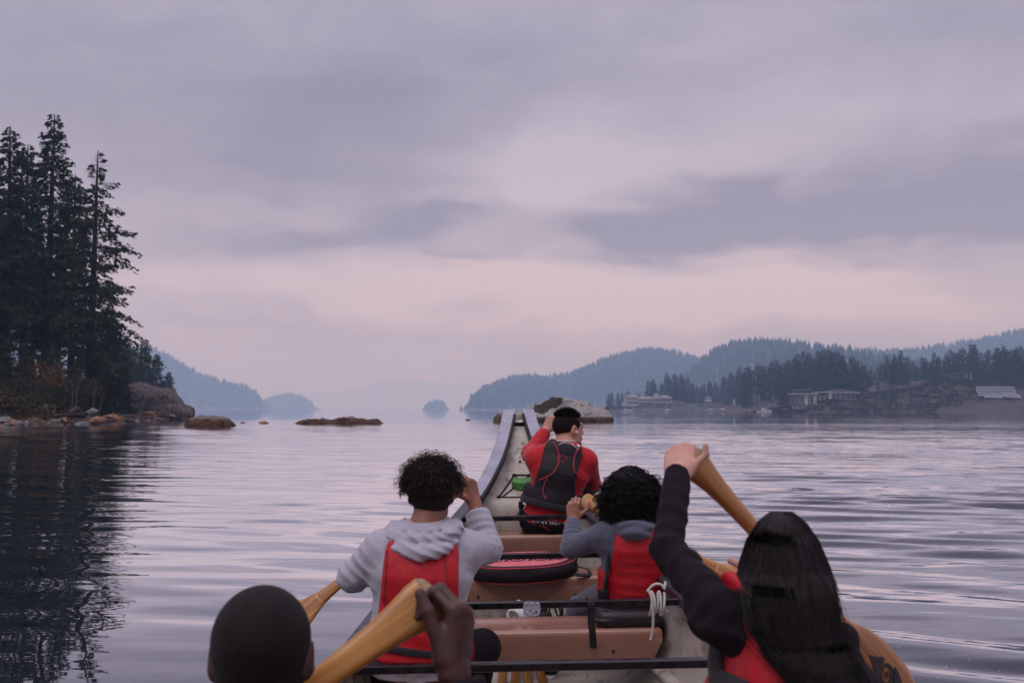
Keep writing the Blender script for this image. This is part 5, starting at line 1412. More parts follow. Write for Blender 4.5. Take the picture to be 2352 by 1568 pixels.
for cx, s_ in ((-.15, 1), (-.02, 1.0), (.11, .9), (.21, .6)):
    bl += [(el_(cx, -.045, .045 * s_, .040 * s_), el_(cx, -.040, .034 * s_, .027 * s_)), (el_(cx, -.040, .016 * s_, .011 * s_), None)]
for k in range(11): bl.append((el_(-.17 + k * .034, .028, .011, .010, 10), None))
for k in range(8): bl.append((el_(-.13 + k * .036, .055, .012, .005, 10), None))
for cx in (-.085, .05, .165): bl += [([(cx - .018, -.085), (cx + .010, -.075), (cx + .030, .02), (cx + .020, .085), (cx + .008, .085), (cx + .014, .02), (cx - .006, -.06)], None)]
for cx in (-.21, .235): bl += [(el_(cx, .02, .025, .045), el_(cx, .02, .017, .030))]
bl += [([(-.19, .082), (-.05, .098), (.12, .095), (.20, .075), (.12, .088), (-.05, .090)], None)]
flat(bl, ink, .003, 'print_lines')
MB().tube(bez(bagW([.30], [-.02], [.0])[0], bagW([.37], [-.05], [-.01])[0], bagW([.375], [-.10], [-.03])[0], bagW([.30], [-.13], [-.02])[0], n=8), .013, 6, flat=.25).build('bag_handle', web_mat, bag)

# white jug and coiled cord on the floor beyond the bench
jy = 5.28; jc = P(1200, 1402, jy)
jug_m = mat('white_jug_plastic', (.52, .54, .56), (.47, .49, .52), 9, 3, .38)
fj = U(.03, rbox(jc + A3(.015, .0, -.075), (.085, .065, .10), .045), cap(jc + A3(-.055, -.01, -.02), jc + A3(-.02, -.012, .040), .028, .020))
fj = sub(.012, fj, U(.01, ell(jc + A3(-.045, -.01, -.018), (.026, .2, .020), np.array(Matrix.Rotation(R(35), 3, 'Y')))))
jug = thing('jug', (jc[0], jc[1], jc[2] - .17), 'white plastic jug with round cap behind the metal bracket', 'jug')
sdf_obj('jug_body', [(fj, jc - A3(.15, .12, .20), jc + .13, .0045)], jug_m, jug)
cp = P(1217, 1400, jy - .07)
MB().tube([cp + A3(0, .02, 0), cp + A3(0, -.012, .004), cp + A3(0, -.013, .004)], [.024, .024, .020], 20).build('jug_cap', mat('cap_plastic', (.58, .58, .58), None, rough=.4), jug)
MB().tube([cp + A3(0, -.010, .004), cp + A3(0, -.0165, .0045)], [.012, .010], 12).build('cap_knob', jug_m, jug)
cc = P(1272, 1398, 5.26); mb = MB()
for k in range(7):
    t = np.linspace(0, 2 * math.pi, 30); rx, rz_ = .062 - .005 * (k % 4), .050 - .004 * (k % 3)
    ox, oz = .010 * (k - 3), .004 * ((k * 5) % 3)
    mb.tube(np.stack([cc[0] + ox + rx * np.cos(t), cc[1] + .012 * (k - 3) + .02 * np.sin(t), cc[2] - .01 + oz + rz_ * np.sin(t)], 1), .0055, 6, cap=False)
mb.tube(bez(cc + A3(-.07, -.03, .0), cc + A3(-.01, -.05, .03), cc + A3(.02, -.05, -.03), n=8), .0055, 6)
mb.thing('cord_coil', mat('black_cord', (.012, .009, .012), (.03, .026, .03), 200, 2, .6), 'coil of thin black cord lying beside the white jug', 'cord')
MB().tube(bez(P(1335, 1262, 5.40), P(1326, 1278, 5.44), P(1322, 1296, 5.5), n=8), .005, 6).thing('cord', lip_mat, 'short black cord hanging from the bar right of the bag', 'cord')

# spare paddles along the floor
for k, (p0, p1) in enumerate(((1156, 1150), (1183, 1184), (1208, 1216), (1232, 1250))):      # picture x where each shaft shows, far and near
    za = -.088 + .020 * (k % 2); a_, b_ = P(p0, 1506, 5.65), P(p1, 1566, 5.02); a_[2] = b_[2] = za; u_ = nrm(a_ - b_); g = b_ - u_ * .22
    paddle(g, g + u_ * 1.2, (.05 * (k - 1.5), 0, 1), 'spare wooden paddle lying on the canoe floor below the bench', wood_dark if k % 2 else wood_mat, 'spare paddles on the floor')

# bow: bungee cord and a green float
bc = mat('black_bungee', (.010, .008, .010), None, rough=.7)
def dk(px, py):
    for Y in np.linspace(6.745, 7.5, 400):
        p = P(px, py, Y)
        if p[2] <= rz(p[0], Y, dz(Y)): break
    return np.array([p[0], Y, rz(p[0], Y, dz(Y)) + .006])
A_, B_, C_, D_ = dk(1146, 1143), dk(1181, 1093), dk(1216, 1093), dk(1243, 1143)
bun = thing('bungee', (A_ + D_) / 2, 'black bungee cord laced across the bow deck', 'bungee cord')
def line(a, b_, r_=.0045, n=14):
    out = []
    for t in np.linspace(0, 1, n):
        p = a + (b_ - a) * t; p[2] = max(p[2], rz(p[0], p[1], dz(p[1])) + r_); out.append(p)
    return MB().tube(out, r_, 6)
for a, b_, r_ in ((A_, B_, .006), (B_, C_, .007), (C_, D_, .006), (A_, D_, .0045), (A_ + A3(.02, .0, 0), C_, .004), (B_, D_ + A3(-.02, 0, 0), .004)): line(a, b_, r_).build('cord', bc, bun)
for q in (A_, B_, C_, D_): MB().tube([q + A3(0, 0, -.006), q + A3(0, 0, .008), q + A3(0, 0, .011)], [.015, .013, .006], 8).build('anchor', bc, bun)
gc = dk(1203, 1128) + A3(.012, .05, .030)
gm = mat('green_float', (.035, .20, .035), (.10, .26, .06), 16, 5, .5, bumps=(60, .25, .004)); speck(gm, 9, .60, (.025, .10, .025), (1, 1, .3))
gM_ = np.array(Matrix.Rotation(R(-14), 3, 'Z') @ Matrix.Rotation(R(14), 3, 'X')); rings = []
aa_ = np.linspace(0, 2 * math.pi, 28, endpoint=False)
for k, z in ((.94, -.038), (1, -.032), (1, .030), (.97, .037), (.90, .040)):
    x_ = np.sign(np.cos(aa_)) * np.abs(np.cos(aa_)) ** .7 * .095 * k; y_ = np.sign(np.sin(aa_)) * np.abs(np.sin(aa_)) ** .8 * .062 * k
    y_ = y_ * (1 - .25 * np.cos(aa_) ** 2 * (np.sin(aa_) < 0))
    rings.append(gc + (gM_ @ np.stack([x_, y_, np.full(28, z)])).T)
MB().loft(rings).thing('float', gm, 'green painted float tucked under the bow bungee cord', 'float', sharp=40)
MB().tube(bez(dk(1220, 1088), dk(1222, 1078) + A3(0, 0, .05), P(1231, 1062, 7.0), n=8), .0018, 5).thing('string', white_trim, 'thin white string by the guide, above the bungee cord', 'string')

# drops thrown up beside the painted blade
r = np.random.default_rng(5); mb = MB(); ico = [(1, 0, 0), (-1, 0, 0), (0, 1, 0), (0, -1, 0), (0, 0, 1), (0, 0, -1)]
icf = np.array([(0, 2, 4), (2, 1, 4), (1, 3, 4), (3, 0, 4), (2, 0, 5), (1, 2, 5), (3, 1, 5), (0, 3, 5)])
for k in range(45):
    px = 2020 + 330 * r.random() ** 1.3; py = 1440 + (px - 2020) * .35 + 150 * r.random()
    p = P(px, min(py, 1640), 2.75 + .25 * r.random()); s_ = .0011 + .0012 * r.random()
    mb.add(np.array(ico) * np.array([s_ * 1.7, s_, s_]) + p, icf)
o = mb.thing('water_drops', mat('water_drop', (.8, .8, .85), None, rough=.1, spec=1.0), None, None); tag(o, kind='stuff')

# ================================================================== left shore
bark_m = mat('conifer_bark', (.045, .032, .028), (.022, .016, .015), 6, 5, .95, bumps=(9, .6, .05), stretch=(1, 1, .25), spec=.1)
def needle_mat(name, ramp):
    m = tint_mat(name, ramp, .8); return m
needles = needle_mat('conifer_needles', [(0, (.009, .015, .007)), (.5, (.019, .030, .011)), (.85, (.036, .046, .014)), (1, (.055, .055, .018))])
twig_m = mat('bare_twig', (.06, .045, .04), None, rough=.95, spec=.1)

def conifer(seed, H, crown0, rmax, nb, dense=1.0, top_dead=0.0, bias=None, spray=.42, trunk=.017, droop=.25):
    """Trunk and crown meshes of one tall conifer, base at the origin."""
    r = np.random.default_rng(seed)
    zt = np.linspace(0, H, 22); bend = .012 * H * np.stack([vnoise(np.stack([zt * .06, zt * 0 + seed, zt * 0], 1), 1), vnoise(np.stack([zt * .06, zt * 0, zt * 0 + seed], 1), 2)], 1) * (zt / H)[:, None]
    cl = np.stack([bend[:, 0], bend[:, 1], zt], 1)
    rt = trunk * H * (1 - zt / H) ** .8 + .035; rt[0] *= 1.35
    tk = MB(); tk.tube(cl, rt, 9)
    c_at = lambda z: np.array([np.interp(z, zt, cl[:, 0]), np.interp(z, zt, cl[:, 1]), z])
    V, F, T, n = [], [], [], 0
    dead = MB(); nd = 0
    for i in range(nb):
        u = (i + r.random()) / nb; z = H * (crown0 + (1 - crown0) * u ** .92); hrel = z / H
        if z > H * .995: continue
        a = i * 2.399 + .5 * r.standard_normal()
        prof = min(1.0, ((1 - hrel) / (1 - crown0)) ** .78 * 1.25) * (.55 + .45 * min(1, (hrel - crown0) / .10 + .25))
        Lb = rmax * prof * (.30 + .85 * r.random() ** .9) + .25
        if bias is not None: Lb *= 1 + bias[1] * math.cos(a - bias[0])
        p0 = c_at(z); d = np.array([math.cos(a), math.sin(a), 0])
        rise = .30 * (hrel - .45) + .20 * r.standard_normal()
        ts = np.linspace(0, 1, 8); drp = droop * (1 - .5 * hrel) * (.7 + .6 * r.random())
        pts = p0 + d * (Lb * ts)[:, None] + np.array([0, 0, 1]) * (Lb * (rise * ts - drp * ts ** 2 + .10 * ts ** 3))[:, None]
        if hrel > 1 - top_dead:
            dead.tube(pts[::2], np.linspace(.035, .010, 4), 3, cap=False); nd += 1
            for q in range(int(Lb * 5)):
                b0 = pts[0] + (pts[-1] - pts[0]) * r.random(); dd = nrm(d * .6 + r.standard_normal(3) * .5)
                dead.tube([b0, b0 + dd * .5 * r.random()], [.010, .006], 3, cap=False); nd += 1
            if r.random() < .65: continue
        else:
            tk.tube(pts[::2], np.linspace(.022 + .010 * Lb, .012, 4), 3, cap=False)
        ns = max(5, int(Lb * 18 * dense)); t = .12 + .88 * r.random(ns) ** .75
        base = np.stack([np.interp(t, ts, pts[:, c]) for c in range(3)], 1)
        sd = np.cross(d, [0, 0, 1]); sg = np.where(r.random(ns) < .5, -1, 1)
        out = d * (.75 + .3 * r.random(ns))[:, None] + sd * (sg * (.35 + .7 * r.random(ns)))[:, None] + np.array([0, 0, -1]) * (.15 + .55 * r.random(ns))[:, None]
        out /= np.linalg.norm(out, axis=1, keepdims=True)
        ln = spray * (.55 + .8 * r.random(ns)) * (1.1 - .45 * t); wd = ln * (.20 + .20 * r.random(ns))
        nr = np.cross(out, r.standard_normal((ns, 3))); nr /= np.linalg.norm(nr, axis=1, keepdims=True)
        base = base + sd * (sg * r.random(ns) ** 1.3 * Lb * .24 * (1 - .6 * t))[:, None] + np.array([0, 0, -1]) * (r.random(ns) ** 2 * .40)[:, None] + r.standard_normal((ns, 3)) * .06
        q0, q1, q2, q3 = base, base + out * (ln * .5)[:, None] + nr * wd[:, None], base + out * ln[:, None], base + out * (ln * .45)[:, None] - nr * wd[:, None]
        V.append(np.stack([q0, q1, q2, q3], 1).reshape(-1, 3)); F.append(np.arange(ns * 4).reshape(ns, 4) + n); n += ns * 4
        T.append(np.repeat(np.clip(.25 + .35 * r.random() + .3 * r.random(ns) + .1 * t, 0, 1), 4))
    me = mesh_np('crown', np.concatenate(V), np.concatenate(F), False); set_tint(me, np.concatenate(T))
    return tk.mesh('trunk'), me, (dead.mesh('dead_twigs') if nd else None)
def tree_thing(name, meshes, loc, rotz, sc_, label, group=None, mats=None):
    o = thing(name, loc, label, 'tree', group); o.rotation_euler = (0, 0, rotz); o.scale = (sc_, sc_, sc_)
    tm, cm = mats or (bark_m, needles)
    for nm, me, m in (('trunk', meshes[0], tm), ('crown', meshes[1], cm), ('dead_twigs', meshes[2], twig_m)):
        if me is None: continue
        if len(me.materials) == 0: me.materials.append(m)
        c = bpy.data.objects.new(nm, me); COL.objects.link(c); c.parent = o
    return o
# shoreline: distance -> x of the water's edge
SHY = np.array([25, 45, 60, 74, 78, 86, 104, 120, 150, 180, 280, 420]); SHX = np.array([-52, -46, -43.5, -41.5, -40.3, -38.8, -40.8, -43.2, -49.5, -58, -91, -165.])
shx = lambda Y: np.interp(Y, SHY, SHX)
def bank_z(x, Y):
    s = shx(Y) - x + .8 * vnoise(np.stack([x * .3, Y * .3, 0 * x], -1), 3)          # metres inland
    z = np.where(s < 0, s * .30, np.where(s < 5, s * .16, .8 + 4.2 * (1 - np.exp(-(np.maximum(s, 5) - 5) / 14))))
    return z + (.25 * vnoise(np.stack([x * .5, Y * .5, 0 * x], -1), 4) + .10 * vnoise(np.stack([x * 1.7, Y * 1.7, 0 * x], -1), 5)) * np.clip(s * .3, 0, 1)
yv = np.concatenate([np.linspace(25, 70, 24), np.linspace(71, 160, 120), np.linspace(163, 420, 50)]); sv = np.concatenate([np.linspace(-3, 12, 46), np.linspace(13, 95, 36)])
YY, SS = np.meshgrid(yv, sv, indexing='ij'); XX = shx(YY) - SS
bv = np.stack([XX, YY, bank_z(XX, YY)], -1); ii = np.arange(bv.shape[0] * bv.shape[1]).reshape(bv.shape[:2])
bf = np.stack([ii[:-1, :-1], ii[:-1, 1:], ii[1:, 1:], ii[1:, :-1]], -1).reshape(-1, 4)
shore_m, nt, b = base_mat('shore_soil'); co = coords(nt)
spz = nt.nodes.new('ShaderNodeSeparateXYZ'); nt.links.new(co, spz.inputs[0]); nz = noise_node(nt, co, 1.2, 5, .6)
c_ = mixc(nt, noise_node(nt, co, 7, 4, .7).step(.4, .65), (.030, .022, .020), (.075, .052, .036))
c_ = mixc(nt, (E(nt, spz.outputs[2]) + (nz - .5) * 1.2).step(.3, .9), c_, mixc(nt, nz.step(.4, .6), (.035, .026, .014), (.016, .018, .009)))
nt.links.new(c_, b.inputs['Base Color']); b.inputs['Roughness'].default_value = .95; bump(nt, b, noise_node(nt, co, 5, 5, .7), .8, .12)
tag(link('shore', mesh_np('shore', bv.reshape(-1, 3), bf), shore_m), kind='structure')

M_A = conifer(101, 31, .22, 5.0, 210, 1.0, spray=.52); M_B = conifer(102, 27, .18, 4.8, 165, .95, top_dead=.14, bias=(0.0, .16), droop=.42, spray=.50)
M_C = conifer(103, 29, .30, 4.4, 190, .95, droop=.28, spray=.52); M_D = conifer(104, 24, .18, 4.4, 190, 1.0, spray=.50); M_E = conifer(105, 13, .04, 3.4, 170, 1.0, spray=.46)
def at_top(px, py, Y, H):
    """Ground point and scale so that a tree of height H at (px, Y) has its tip at picture height py."""
    x = P(px, 940, Y)[0]; z0 = float(bank_z(np.array([x]), np.array([Y]))[0]) - .15
    return (x, Y, z0), (P(px, py, Y)[2] - z0) / H
LT = [  # mesh, H, px, tip y, Y, rot, label
    (M_A, 31, 102, 264, 112, .4, 'tallest conifer on the left shore, full crown right to its tip'),
    (M_B, 27, 203, 345, 106, .15, 'conifer with a bare dead top, rightmost of the tall left-shore trees'),
    (M_C, 29, 4, 288, 108, 2.0, 'tall conifer at the left picture edge, beside the tallest one'),
    (M_D, 24, 160, 400, 124, 1.0, 'slim conifer standing between the tallest tree and the dead-topped tree'),
    (M_A, 31, 48, 330, 126, 4.0, 'conifer behind the gap between the edge tree and the tallest tree'),
    (M_D, 24, -60, 300, 104, 3.0, None), (M_A, 31, -130, 250, 112, 5.3, None), (M_C, 29, -40, 420, 136, 0.5, None), (M_D, 24, 70, 520, 142, 2.2, None), (M_C, 29, 130, 520, 140, 5.0, None), (M_A, 31, 10, 470, 134, 1.1, None),
    (M_D, 24, 245, 690, 128, 3.6, 'short conifer low at the right of the tall trees, above the grey boulder'),
    (M_A, 31, -230, 260, 108, 1.7, None), (M_D, 24, -320, 320, 102, .7, None), (M_C, 29, -190, 380, 126, 2.7, None)]
for me, H, px, py, Y, rot, lab in LT:
    loc, s_ = at_top(px, py, Y, H)
    tree_thing('conifer', me, loc, rot, s_, lab or 'dark conifer in the back row of the left-shore stand', 'conifers on the left shore')
for me, H, px, py, Y, rot, lab in ((M_E, 13, 330, 778, 255, .3, 'leftmost and tallest of three hazy conifers beyond the boulder'), (M_E, 13, 358, 812, 258, 2.0, 'middle one of the three hazy conifers beyond the boulder'), (M_E, 13, 386, 853, 262, 4.0, 'rightmost and smallest of three hazy conifers beyond the boulder')):
    loc, s_ = at_top(px, py, Y, H); tree_thing('conifer', me, loc, rot, s_, lab, 'conifers on the left shore')
for k, (px, py, Y) in enumerate(((300, 800, 250), (318, 822, 246), (344, 850, 250), (372, 872, 258), (285, 770, 240), (262, 740, 240), (230, 720, 235))):
    loc, s_ = at_top(px, py, Y, 13); tree_thing('conifer', M_E, loc, k * 1.3, s_, 'hazy conifer in the clump between the tall trees and the three beyond the boulder', 'conifers on the left shore')
# young evergreens at the edge of the stand
for k, (px, py, Y) in enumerate(((250, 800, 112), (285, 842, 118), (215, 800, 106), (60, 800, 98), (120, 790, 100), (10, 780, 96), (175, 830, 100), (-50, 760, 94), (-110, 740, 92))):
    loc, s_ = at_top(px, py, Y, 13); tree_thing('young_conifer', M_E, loc, k * 2.1, s_, 'young dark evergreen filling the foot of the left-shore stand', 'young evergreens on the left shore')

# undergrowth, grass
leaf_m = tint_mat('undergrowth_leaves', [(0, (.014, .018, .009)), (.45, (.030, .034, .012)), (.70, (.055, .042, .014)), (.88, (.105, .050, .018)), (1, (.15, .075, .025))])
r = np.random.default_rng(77)
def leaf_cloud(centres, radii, per, size, tint, seed):
    r = np.random.default_rng(seed); V, T = [], []
    for c, rd, tn in zip(centres, radii, tint):
        d = r.standard_normal((per, 3)); d /= np.linalg.norm(d, axis=1, keepdims=True); q = c + d * rd * (r.random((per, 1)) ** .45)
        u = r.standard_normal((per, 3)); u /= np.linalg.norm(u, axis=1, keepdims=True); w = np.cross(u, r.standard_normal((per, 3))); w /= np.linalg.norm(w, axis=1, keepdims=True)
        s_ = size * (.5 + r.random((per, 1)))
        V.append(np.stack([q - u * s_, q + w * s_ * .4, q + u * s_, q - w * s_ * .4], 1).reshape(-1, 3)); T.append(np.repeat(np.clip(tn + .16 * r.standard_normal(per), 0, 1), 4))
    V = np.concatenate(V); me = mesh_np('leaves', V, np.arange(len(V)).reshape(-1, 4), False); set_tint(me, np.concatenate(T)); return me
N = 240; Yc = np.concatenate([r.uniform(60, 124, N - 50), r.uniform(74, 112, 50)]); s_in = 4.0 + r.random(N) ** .9 * 13; s_in[-50:] = 3.5 + 3 * r.random(50)
xc = shx(Yc) - s_in; zc = bank_z(xc, Yc); hgt_ = 1.0 + 2.2 * r.random(N) * np.clip(s_in / 8, .3, 1.6)
ce = np.stack([xc, Yc, zc + hgt_ * .55], 1); tn = np.where(r.random(N) < .30, .80 + .15 * r.random(N), .2 + .35 * r.random(N))
ug = link('undergrowth', leaf_cloud(ce, np.stack([1.5 + .9 * r.random(N), 1.5 + .9 * r.random(N), hgt_], 1), 210, .19, tn, 5), leaf_m); tag(ug, kind='stuff')
# shrubs one can tell apart
def shrub(px, Y, inland, h, tint, label, seed):
    x = float(shx(Y)) - inland if px is None else P(px, 940, Y)[0]; z = float(bank_z(np.array([x]), np.array([Y]))[0])
    o = thing('shrub', (x, Y, z), label, 'shrub', 'shrubs on the left shore'); r = np.random.default_rng(seed); st = MB(); cs = []
    for k in range(9):
        a = r.random() * 6.28; e = np.array([math.cos(a) * h * .4 * r.random(), math.sin(a) * h * .4 * r.random(), h * (.55 + .45 * r.random())])
        bp = bez((x, Y, z - .1), np.array([x, Y, z]) + e * .5 + r.standard_normal(3) * .1, np.array([x, Y, z]) + e, n=4); st.tube(bp, np.linspace(.035, .01, len(bp)), 4, cap=False); cs.append(e)
    st.build('stems', twig_m, o)
    l_ = link('foliage', leaf_cloud(cs, np.tile([[h * .28, h * .28, h * .24]], (9, 1)), 90, .13, np.full(9, tint), seed), leaf_m, o)
shrub(118, 94, 0, 4.6, .86, 'rust-brown shrub with autumn leaves below the tallest conifer', 1); shrub(205, 104, 0, 3.4, .80, 'brown shrub with sparse leaves just left of the grey boulder', 2)
shrub(50, 90, 0, 3.0, .40, 'dark green shrub close to the left picture edge', 3); shrub(160, 97, 0, 3.6, .52, 'olive green shrub between the two autumn-brown shrubs', 4)
shrub(255, 110, 0, 4.0, .30, 'dark green shrub leaning against the boulder', 5)
# dry grass along the stones
r = np.random.default_rng(21); n = 5200; Yg = r.uniform(66, 130, n); xg = shx(Yg) - (1.8 + 3.6 * r.random(n)); zg_r = bank_z(xg, Yg)
b0 = np.stack([xg, Yg, zg_r], 1); hh_ = .25 + .45 * r.random((n, 1)); tp = b0 + np.concatenate([.25 * r.standard_normal((n, 2)), hh_], 1); sd_ = np.concatenate([r.standard_normal((n, 2)) * .035, np.zeros((n, 1))], 1)
me = mesh_np('grass', np.stack([b0 - sd_, b0 + sd_, tp], 1).reshape(-1, 3), np.arange(n * 3).reshape(-1, 3), False); set_tint(me, np.repeat(.55 + .4 * r.random(n), 3))
tag(link('grass', me, tint_mat('dry_grass', [(0, (.03, .03, .012)), (.6, (.07, .048, .022)), (1, (.14, .085, .045))])), kind='stuff')
# bare bleached saplings
pale = mat('bleached_wood', (.15, .12, .115), (.10, .08, .075), 12, 4, .9, spec=.15)
for pts, lab in (([(172, 925), (178, 895), (188, 862), (197, 840)], 'tallest bare white sapling leaning right beside the dark trunk'), ([(165, 928), (167, 900), (169, 882)], 'short upright white sapling at the foot of the tall white one'),
                 ([(213, 915), (218, 895), (224, 872)], 'thin grey bare sapling right of the white pair'), ([(226, 935), (234, 915), (243, 898)], 'forked bare sapling nearest to the grey boulder'), ([(62, 935), (72, 915), (82, 895)], 'bent bare sapling near the left picture edge')):
    Yq = 92 if pts[0][0] < 200 else 98; q = np.array([P(a, b_, Yq) for a, b_ in pts]); q[0, 2] = min(q[0, 2], float(bank_z(q[:1, 0], q[:1, 1])[0]))
    mb = MB(); c = bez(*q, n=6); mb.tube(c, np.linspace(.05, .012, len(c)), 6)
    for t_ in (.45, .7): i_ = int(len(c) * t_); mb.tube([c[i_], c[i_] + A3(.45 if t_ < .6 else -.35, .1, .75)], [.035, .012], 5)
    mb.thing('bare_sapling', pale, lab, 'sapling', 'bare saplings on the left shore')
# drift logs
for (a, b_, rad, Y0, Y1, lab, m_) in (((118, 957), (205, 950), .22, 86, 88, 'long dark drift log lying along the stones', bark_m), ((70, 944), (105, 934), .26, 90, 91, 'pale broken stump of driftwood on the grass at left', pale), ((262, 953), (352, 958), .13, 108, 118, 'thin grey driftwood pole lying below the boulder', pale)):
    p, q = P(*a, Y0), P(*b_, Y1); mb = MB(); c = np.linspace(p, q, 9) + .06 * rng.standard_normal((9, 3)); mb.tube(c, rad * (1 + .12 * rng.standard_normal(9)), 8)
    if m_ is pale and rad > .2: mb.tube([q, q + A3(.35, 0, -.9)], [.12, .05], 6); mb.tube([c[5], c[5] + A3(.2, 0, -.6)], [.09, .05], 6)
    for zf in (0,): pass
    mb.thing('drift_log', m_, lab, 'log', 'driftwood on the left shore')
# stones
def stone_mesh(seed, flat_=.55):
    r = np.random.default_rng(seed); bm = bmesh.new(); bmesh.ops.create_icosphere(bm, subdivisions=2, radius=1.0)
    v = np.array([q.co[:] for q in bm.verts]); f = np.array([[w.index for w in q.verts] for q in bm.faces]); bm.free()
    n_ = vnoise(v * 1.6 + seed * 7, seed) * .42 + vnoise(v * 4 + seed, seed + 1) * .20
    v = v * (1 + n_)[:, None] * np.array([1, .8, flat_]); return mesh_np('stone', v, f, False)
def rock_mat(name, dry, dry2, wet, zw, sc_=1.0, lichen=None, blk=None, crease=.5):
    """Rock with a stained band along the high-water line (zw, metres above the lake)."""
    m, nt, b = base_mat(name); co = coords(nt); geo = nt.nodes.new('ShaderNodeNewGeometry')
    sp_ = nt.nodes.new('ShaderNodeSeparateXYZ'); nt.links.new(geo.outputs['Position'], sp_.inputs[0])
    n1_ = noise_node(nt, co, .9 * sc_, 6, .65, .4); n2_ = noise_node(nt, co, 4.5 * sc_, 5, .65); n3_ = noise_node(nt, co, 14 * sc_, 4, .7)
    c = mixc(nt, n1_.step(.38, .64), dry, dry2)
    if lichen: c = mixc(nt, (n2_ * .6 + n1_ * .5).step(.56, .66), c, lichen)
    if blk: c = mixc(nt, (n2_ * .5 + noise_node(nt, co, 1.7 * sc_, 5, .6, .8) * .7).step(.66, .76), c, blk)
    band = (E(nt, sp_.outputs[2]) + (n1_ - .5) * 1.1 * zw + (n2_ - .5) * .5 * zw).step(zw * .75, zw * 1.15, 1, 0)
    c = mixc(nt, band, c, mixc(nt, n2_.step(.40, .62), wet, tuple(q * .35 for q in wet)))
    c = mixc(nt, n3_.step(.3, .62, .55, 0), c, (.02, .017, .017))
    nt.links.new(c, b.inputs['Base Color']); b.inputs['Roughness'].default_value = .85; b.inputs['Specular IOR Level'].default_value = .25
    bump(nt, b, n2_ + n3_ * .5 + n1_ * 1.5, crease, .5 / sc_)
    return m
stone_mats = [mat('stone_' + n_, a, b_, 2.5, 5, .85, bumps=(5, .5, .05), spec=.2) for n_, a, b_ in (('ochre', (.26, .145, .085), (.16, .085, .05)), ('grey', (.21, .195, .19), (.12, .11, .11)), ('dark', (.075, .062, .06), (.045, .038, .038)))]
SM = [stone_mesh(s) for s in range(6)]; SMM = []
for me in SM:
    for m_ in stone_mats: c = me.copy(); c.materials.append(m_); SMM.append(c)
r = np.random.default_rng(31)
for k in range(230):
    Y = 70 + 58 * r.random() ** .9; inl = -1.0 + 3.8 * r.random(); x = float(shx(Y)) - inl; z = float(bank_z(np.array([x]), np.array([Y]))[0]); s_ = .16 + .50 * r.random() ** 2.4
    kind = r.choice(3, p=(.5, .3, .2)); o = bpy.data.objects.new('stone', SMM[r.integers(6) * 3 + kind]); COL.objects.link(o)
    o.location = (x, Y, z + s_ * .10); o.rotation_euler = (.3 * r.standard_normal(), .3 * r.standard_normal(), 6.28 * r.random()); o.scale = (s_ * (1 + .8 * r.random()), s_, s_ * (.8 + .4 * r.random()))
    tag(o, ('ochre water-worn stone at the edge of the left shore', 'pale grey water-worn stone at the edge of the left shore', 'dark wet stone at the edge of the left shore')[kind], 'stone', 'stones along the left shore')
for px, py, Y, s_, kind, lab in ((212, 946, 90, .95, 1, 'biggest pale stone, beside the right end of the drift log'), (225, 964, 84, .85, 0, 'large ochre stone at the water below the pale one'), (255, 958, 92, .8, 0, 'broad ochre slab at the waterline left of the boulder'), (172, 940, 92, .85, 2, 'dark rounded stone above the drift log'), (340, 950, 118, 1.1, 0, 'long ochre slab at the foot of the boulder'), (395, 956, 128, 1.0, 0, 'ochre stone at the outer end of the boulder'), (150, 963, 82, .65, 0, 'ochre stone in front of the drift log')):
    p = P(px, py, Y); o = bpy.data.objects.new('stone', SMM[(kind + int(px)) % 6 * 3 + kind]); COL.objects.link(o); o.location = (p[0], Y, p[2] - .1); o.rotation_euler = (.1, .15, px * .1); s_ *= .62; o.scale = (s_ * 1.5, s_, s_ * 1.1)
    tag(o, lab, 'stone', 'stones along the left shore')

# ------------------------------------------------------------------ rocks
def rock(name, blobs, h, m, label, noise=(.35, .9), cat='rock', ridge=.0, seed=0, cap_at=None):
    """blobs: (centre, radii) ellipsoids joined and roughened into one rock."""
    fs = [ell(c, r_, np.array(Matrix.Rotation(a_, 3, 'Z'))) for c, r_, a_ in blobs]
    f0 = U(.5, *fs)
    f = disp(f0, lambda Q: noise[0] * (.6 * fbm(Q * noise[1], 4, seed) + .25 * np.abs(fbm(Q * np.array([noise[1] * 1.2, noise[1] * 1.2, noise[1] * 3.2], np.float32), 3, seed + 5))) - .0)
    cs = np.array([b[0] for b in blobs]); rs = np.array([b[1] for b in blobs]).max(1)[:, None]; lo, hi = (cs - rs).min(0) - .5, (cs + rs).max(0) + .5; lo[2] = max(lo[2], -.6)
    v, q = sdf_np(f, lo, hi, h, 0, .5); c = (v.min(0) + v.max(0)) / 2; c[2] = v[:, 2].min()
    o = link(name, mesh_np(name, v - c, q), m); o.location = Vector(c.tolist())
    if cap_at is not None:          # a darker growth over part of it
        reg = disp(ell(*cap_at), lambda Q: .35 * fbm(Q * np.float32(1.6), 3, 77)); fc_ = I(.05, disp(off(f, .05), lambda Q: .05 * fbm(Q * np.float32(4.), 2, 78)), reg)
        v, q = sdf_np(fc_, np.array(cap_at[0]) - np.array(cap_at[1]) - .4, np.array(cap_at[0]) + np.array(cap_at[1]) + .4, h * .75, 0, .5)
        if len(v): link('moss', mesh_np('moss', v - c, q), dark_cap, o)
    return tag(o, label, cat, 'rocks in the water')
X = lambda px, Y: float(P(px, 940, Y)[0]); Zt = lambda py, Y: float(P(1176, py, Y)[2])
pale_rock = rock_mat('pale_rock', (.46, .43, .41), (.31, .28, .265), (.165, .095, .052), .55, .8, lichen=(.58, .56, .55), blk=(.055, .045, .042), crease=.6)
Yr = 106
dark_cap = mat('dark_moss', (.022, .018, .014), (.06, .045, .032), 4, 4, .95, bumps=(9, .8, .1), spec=.1)
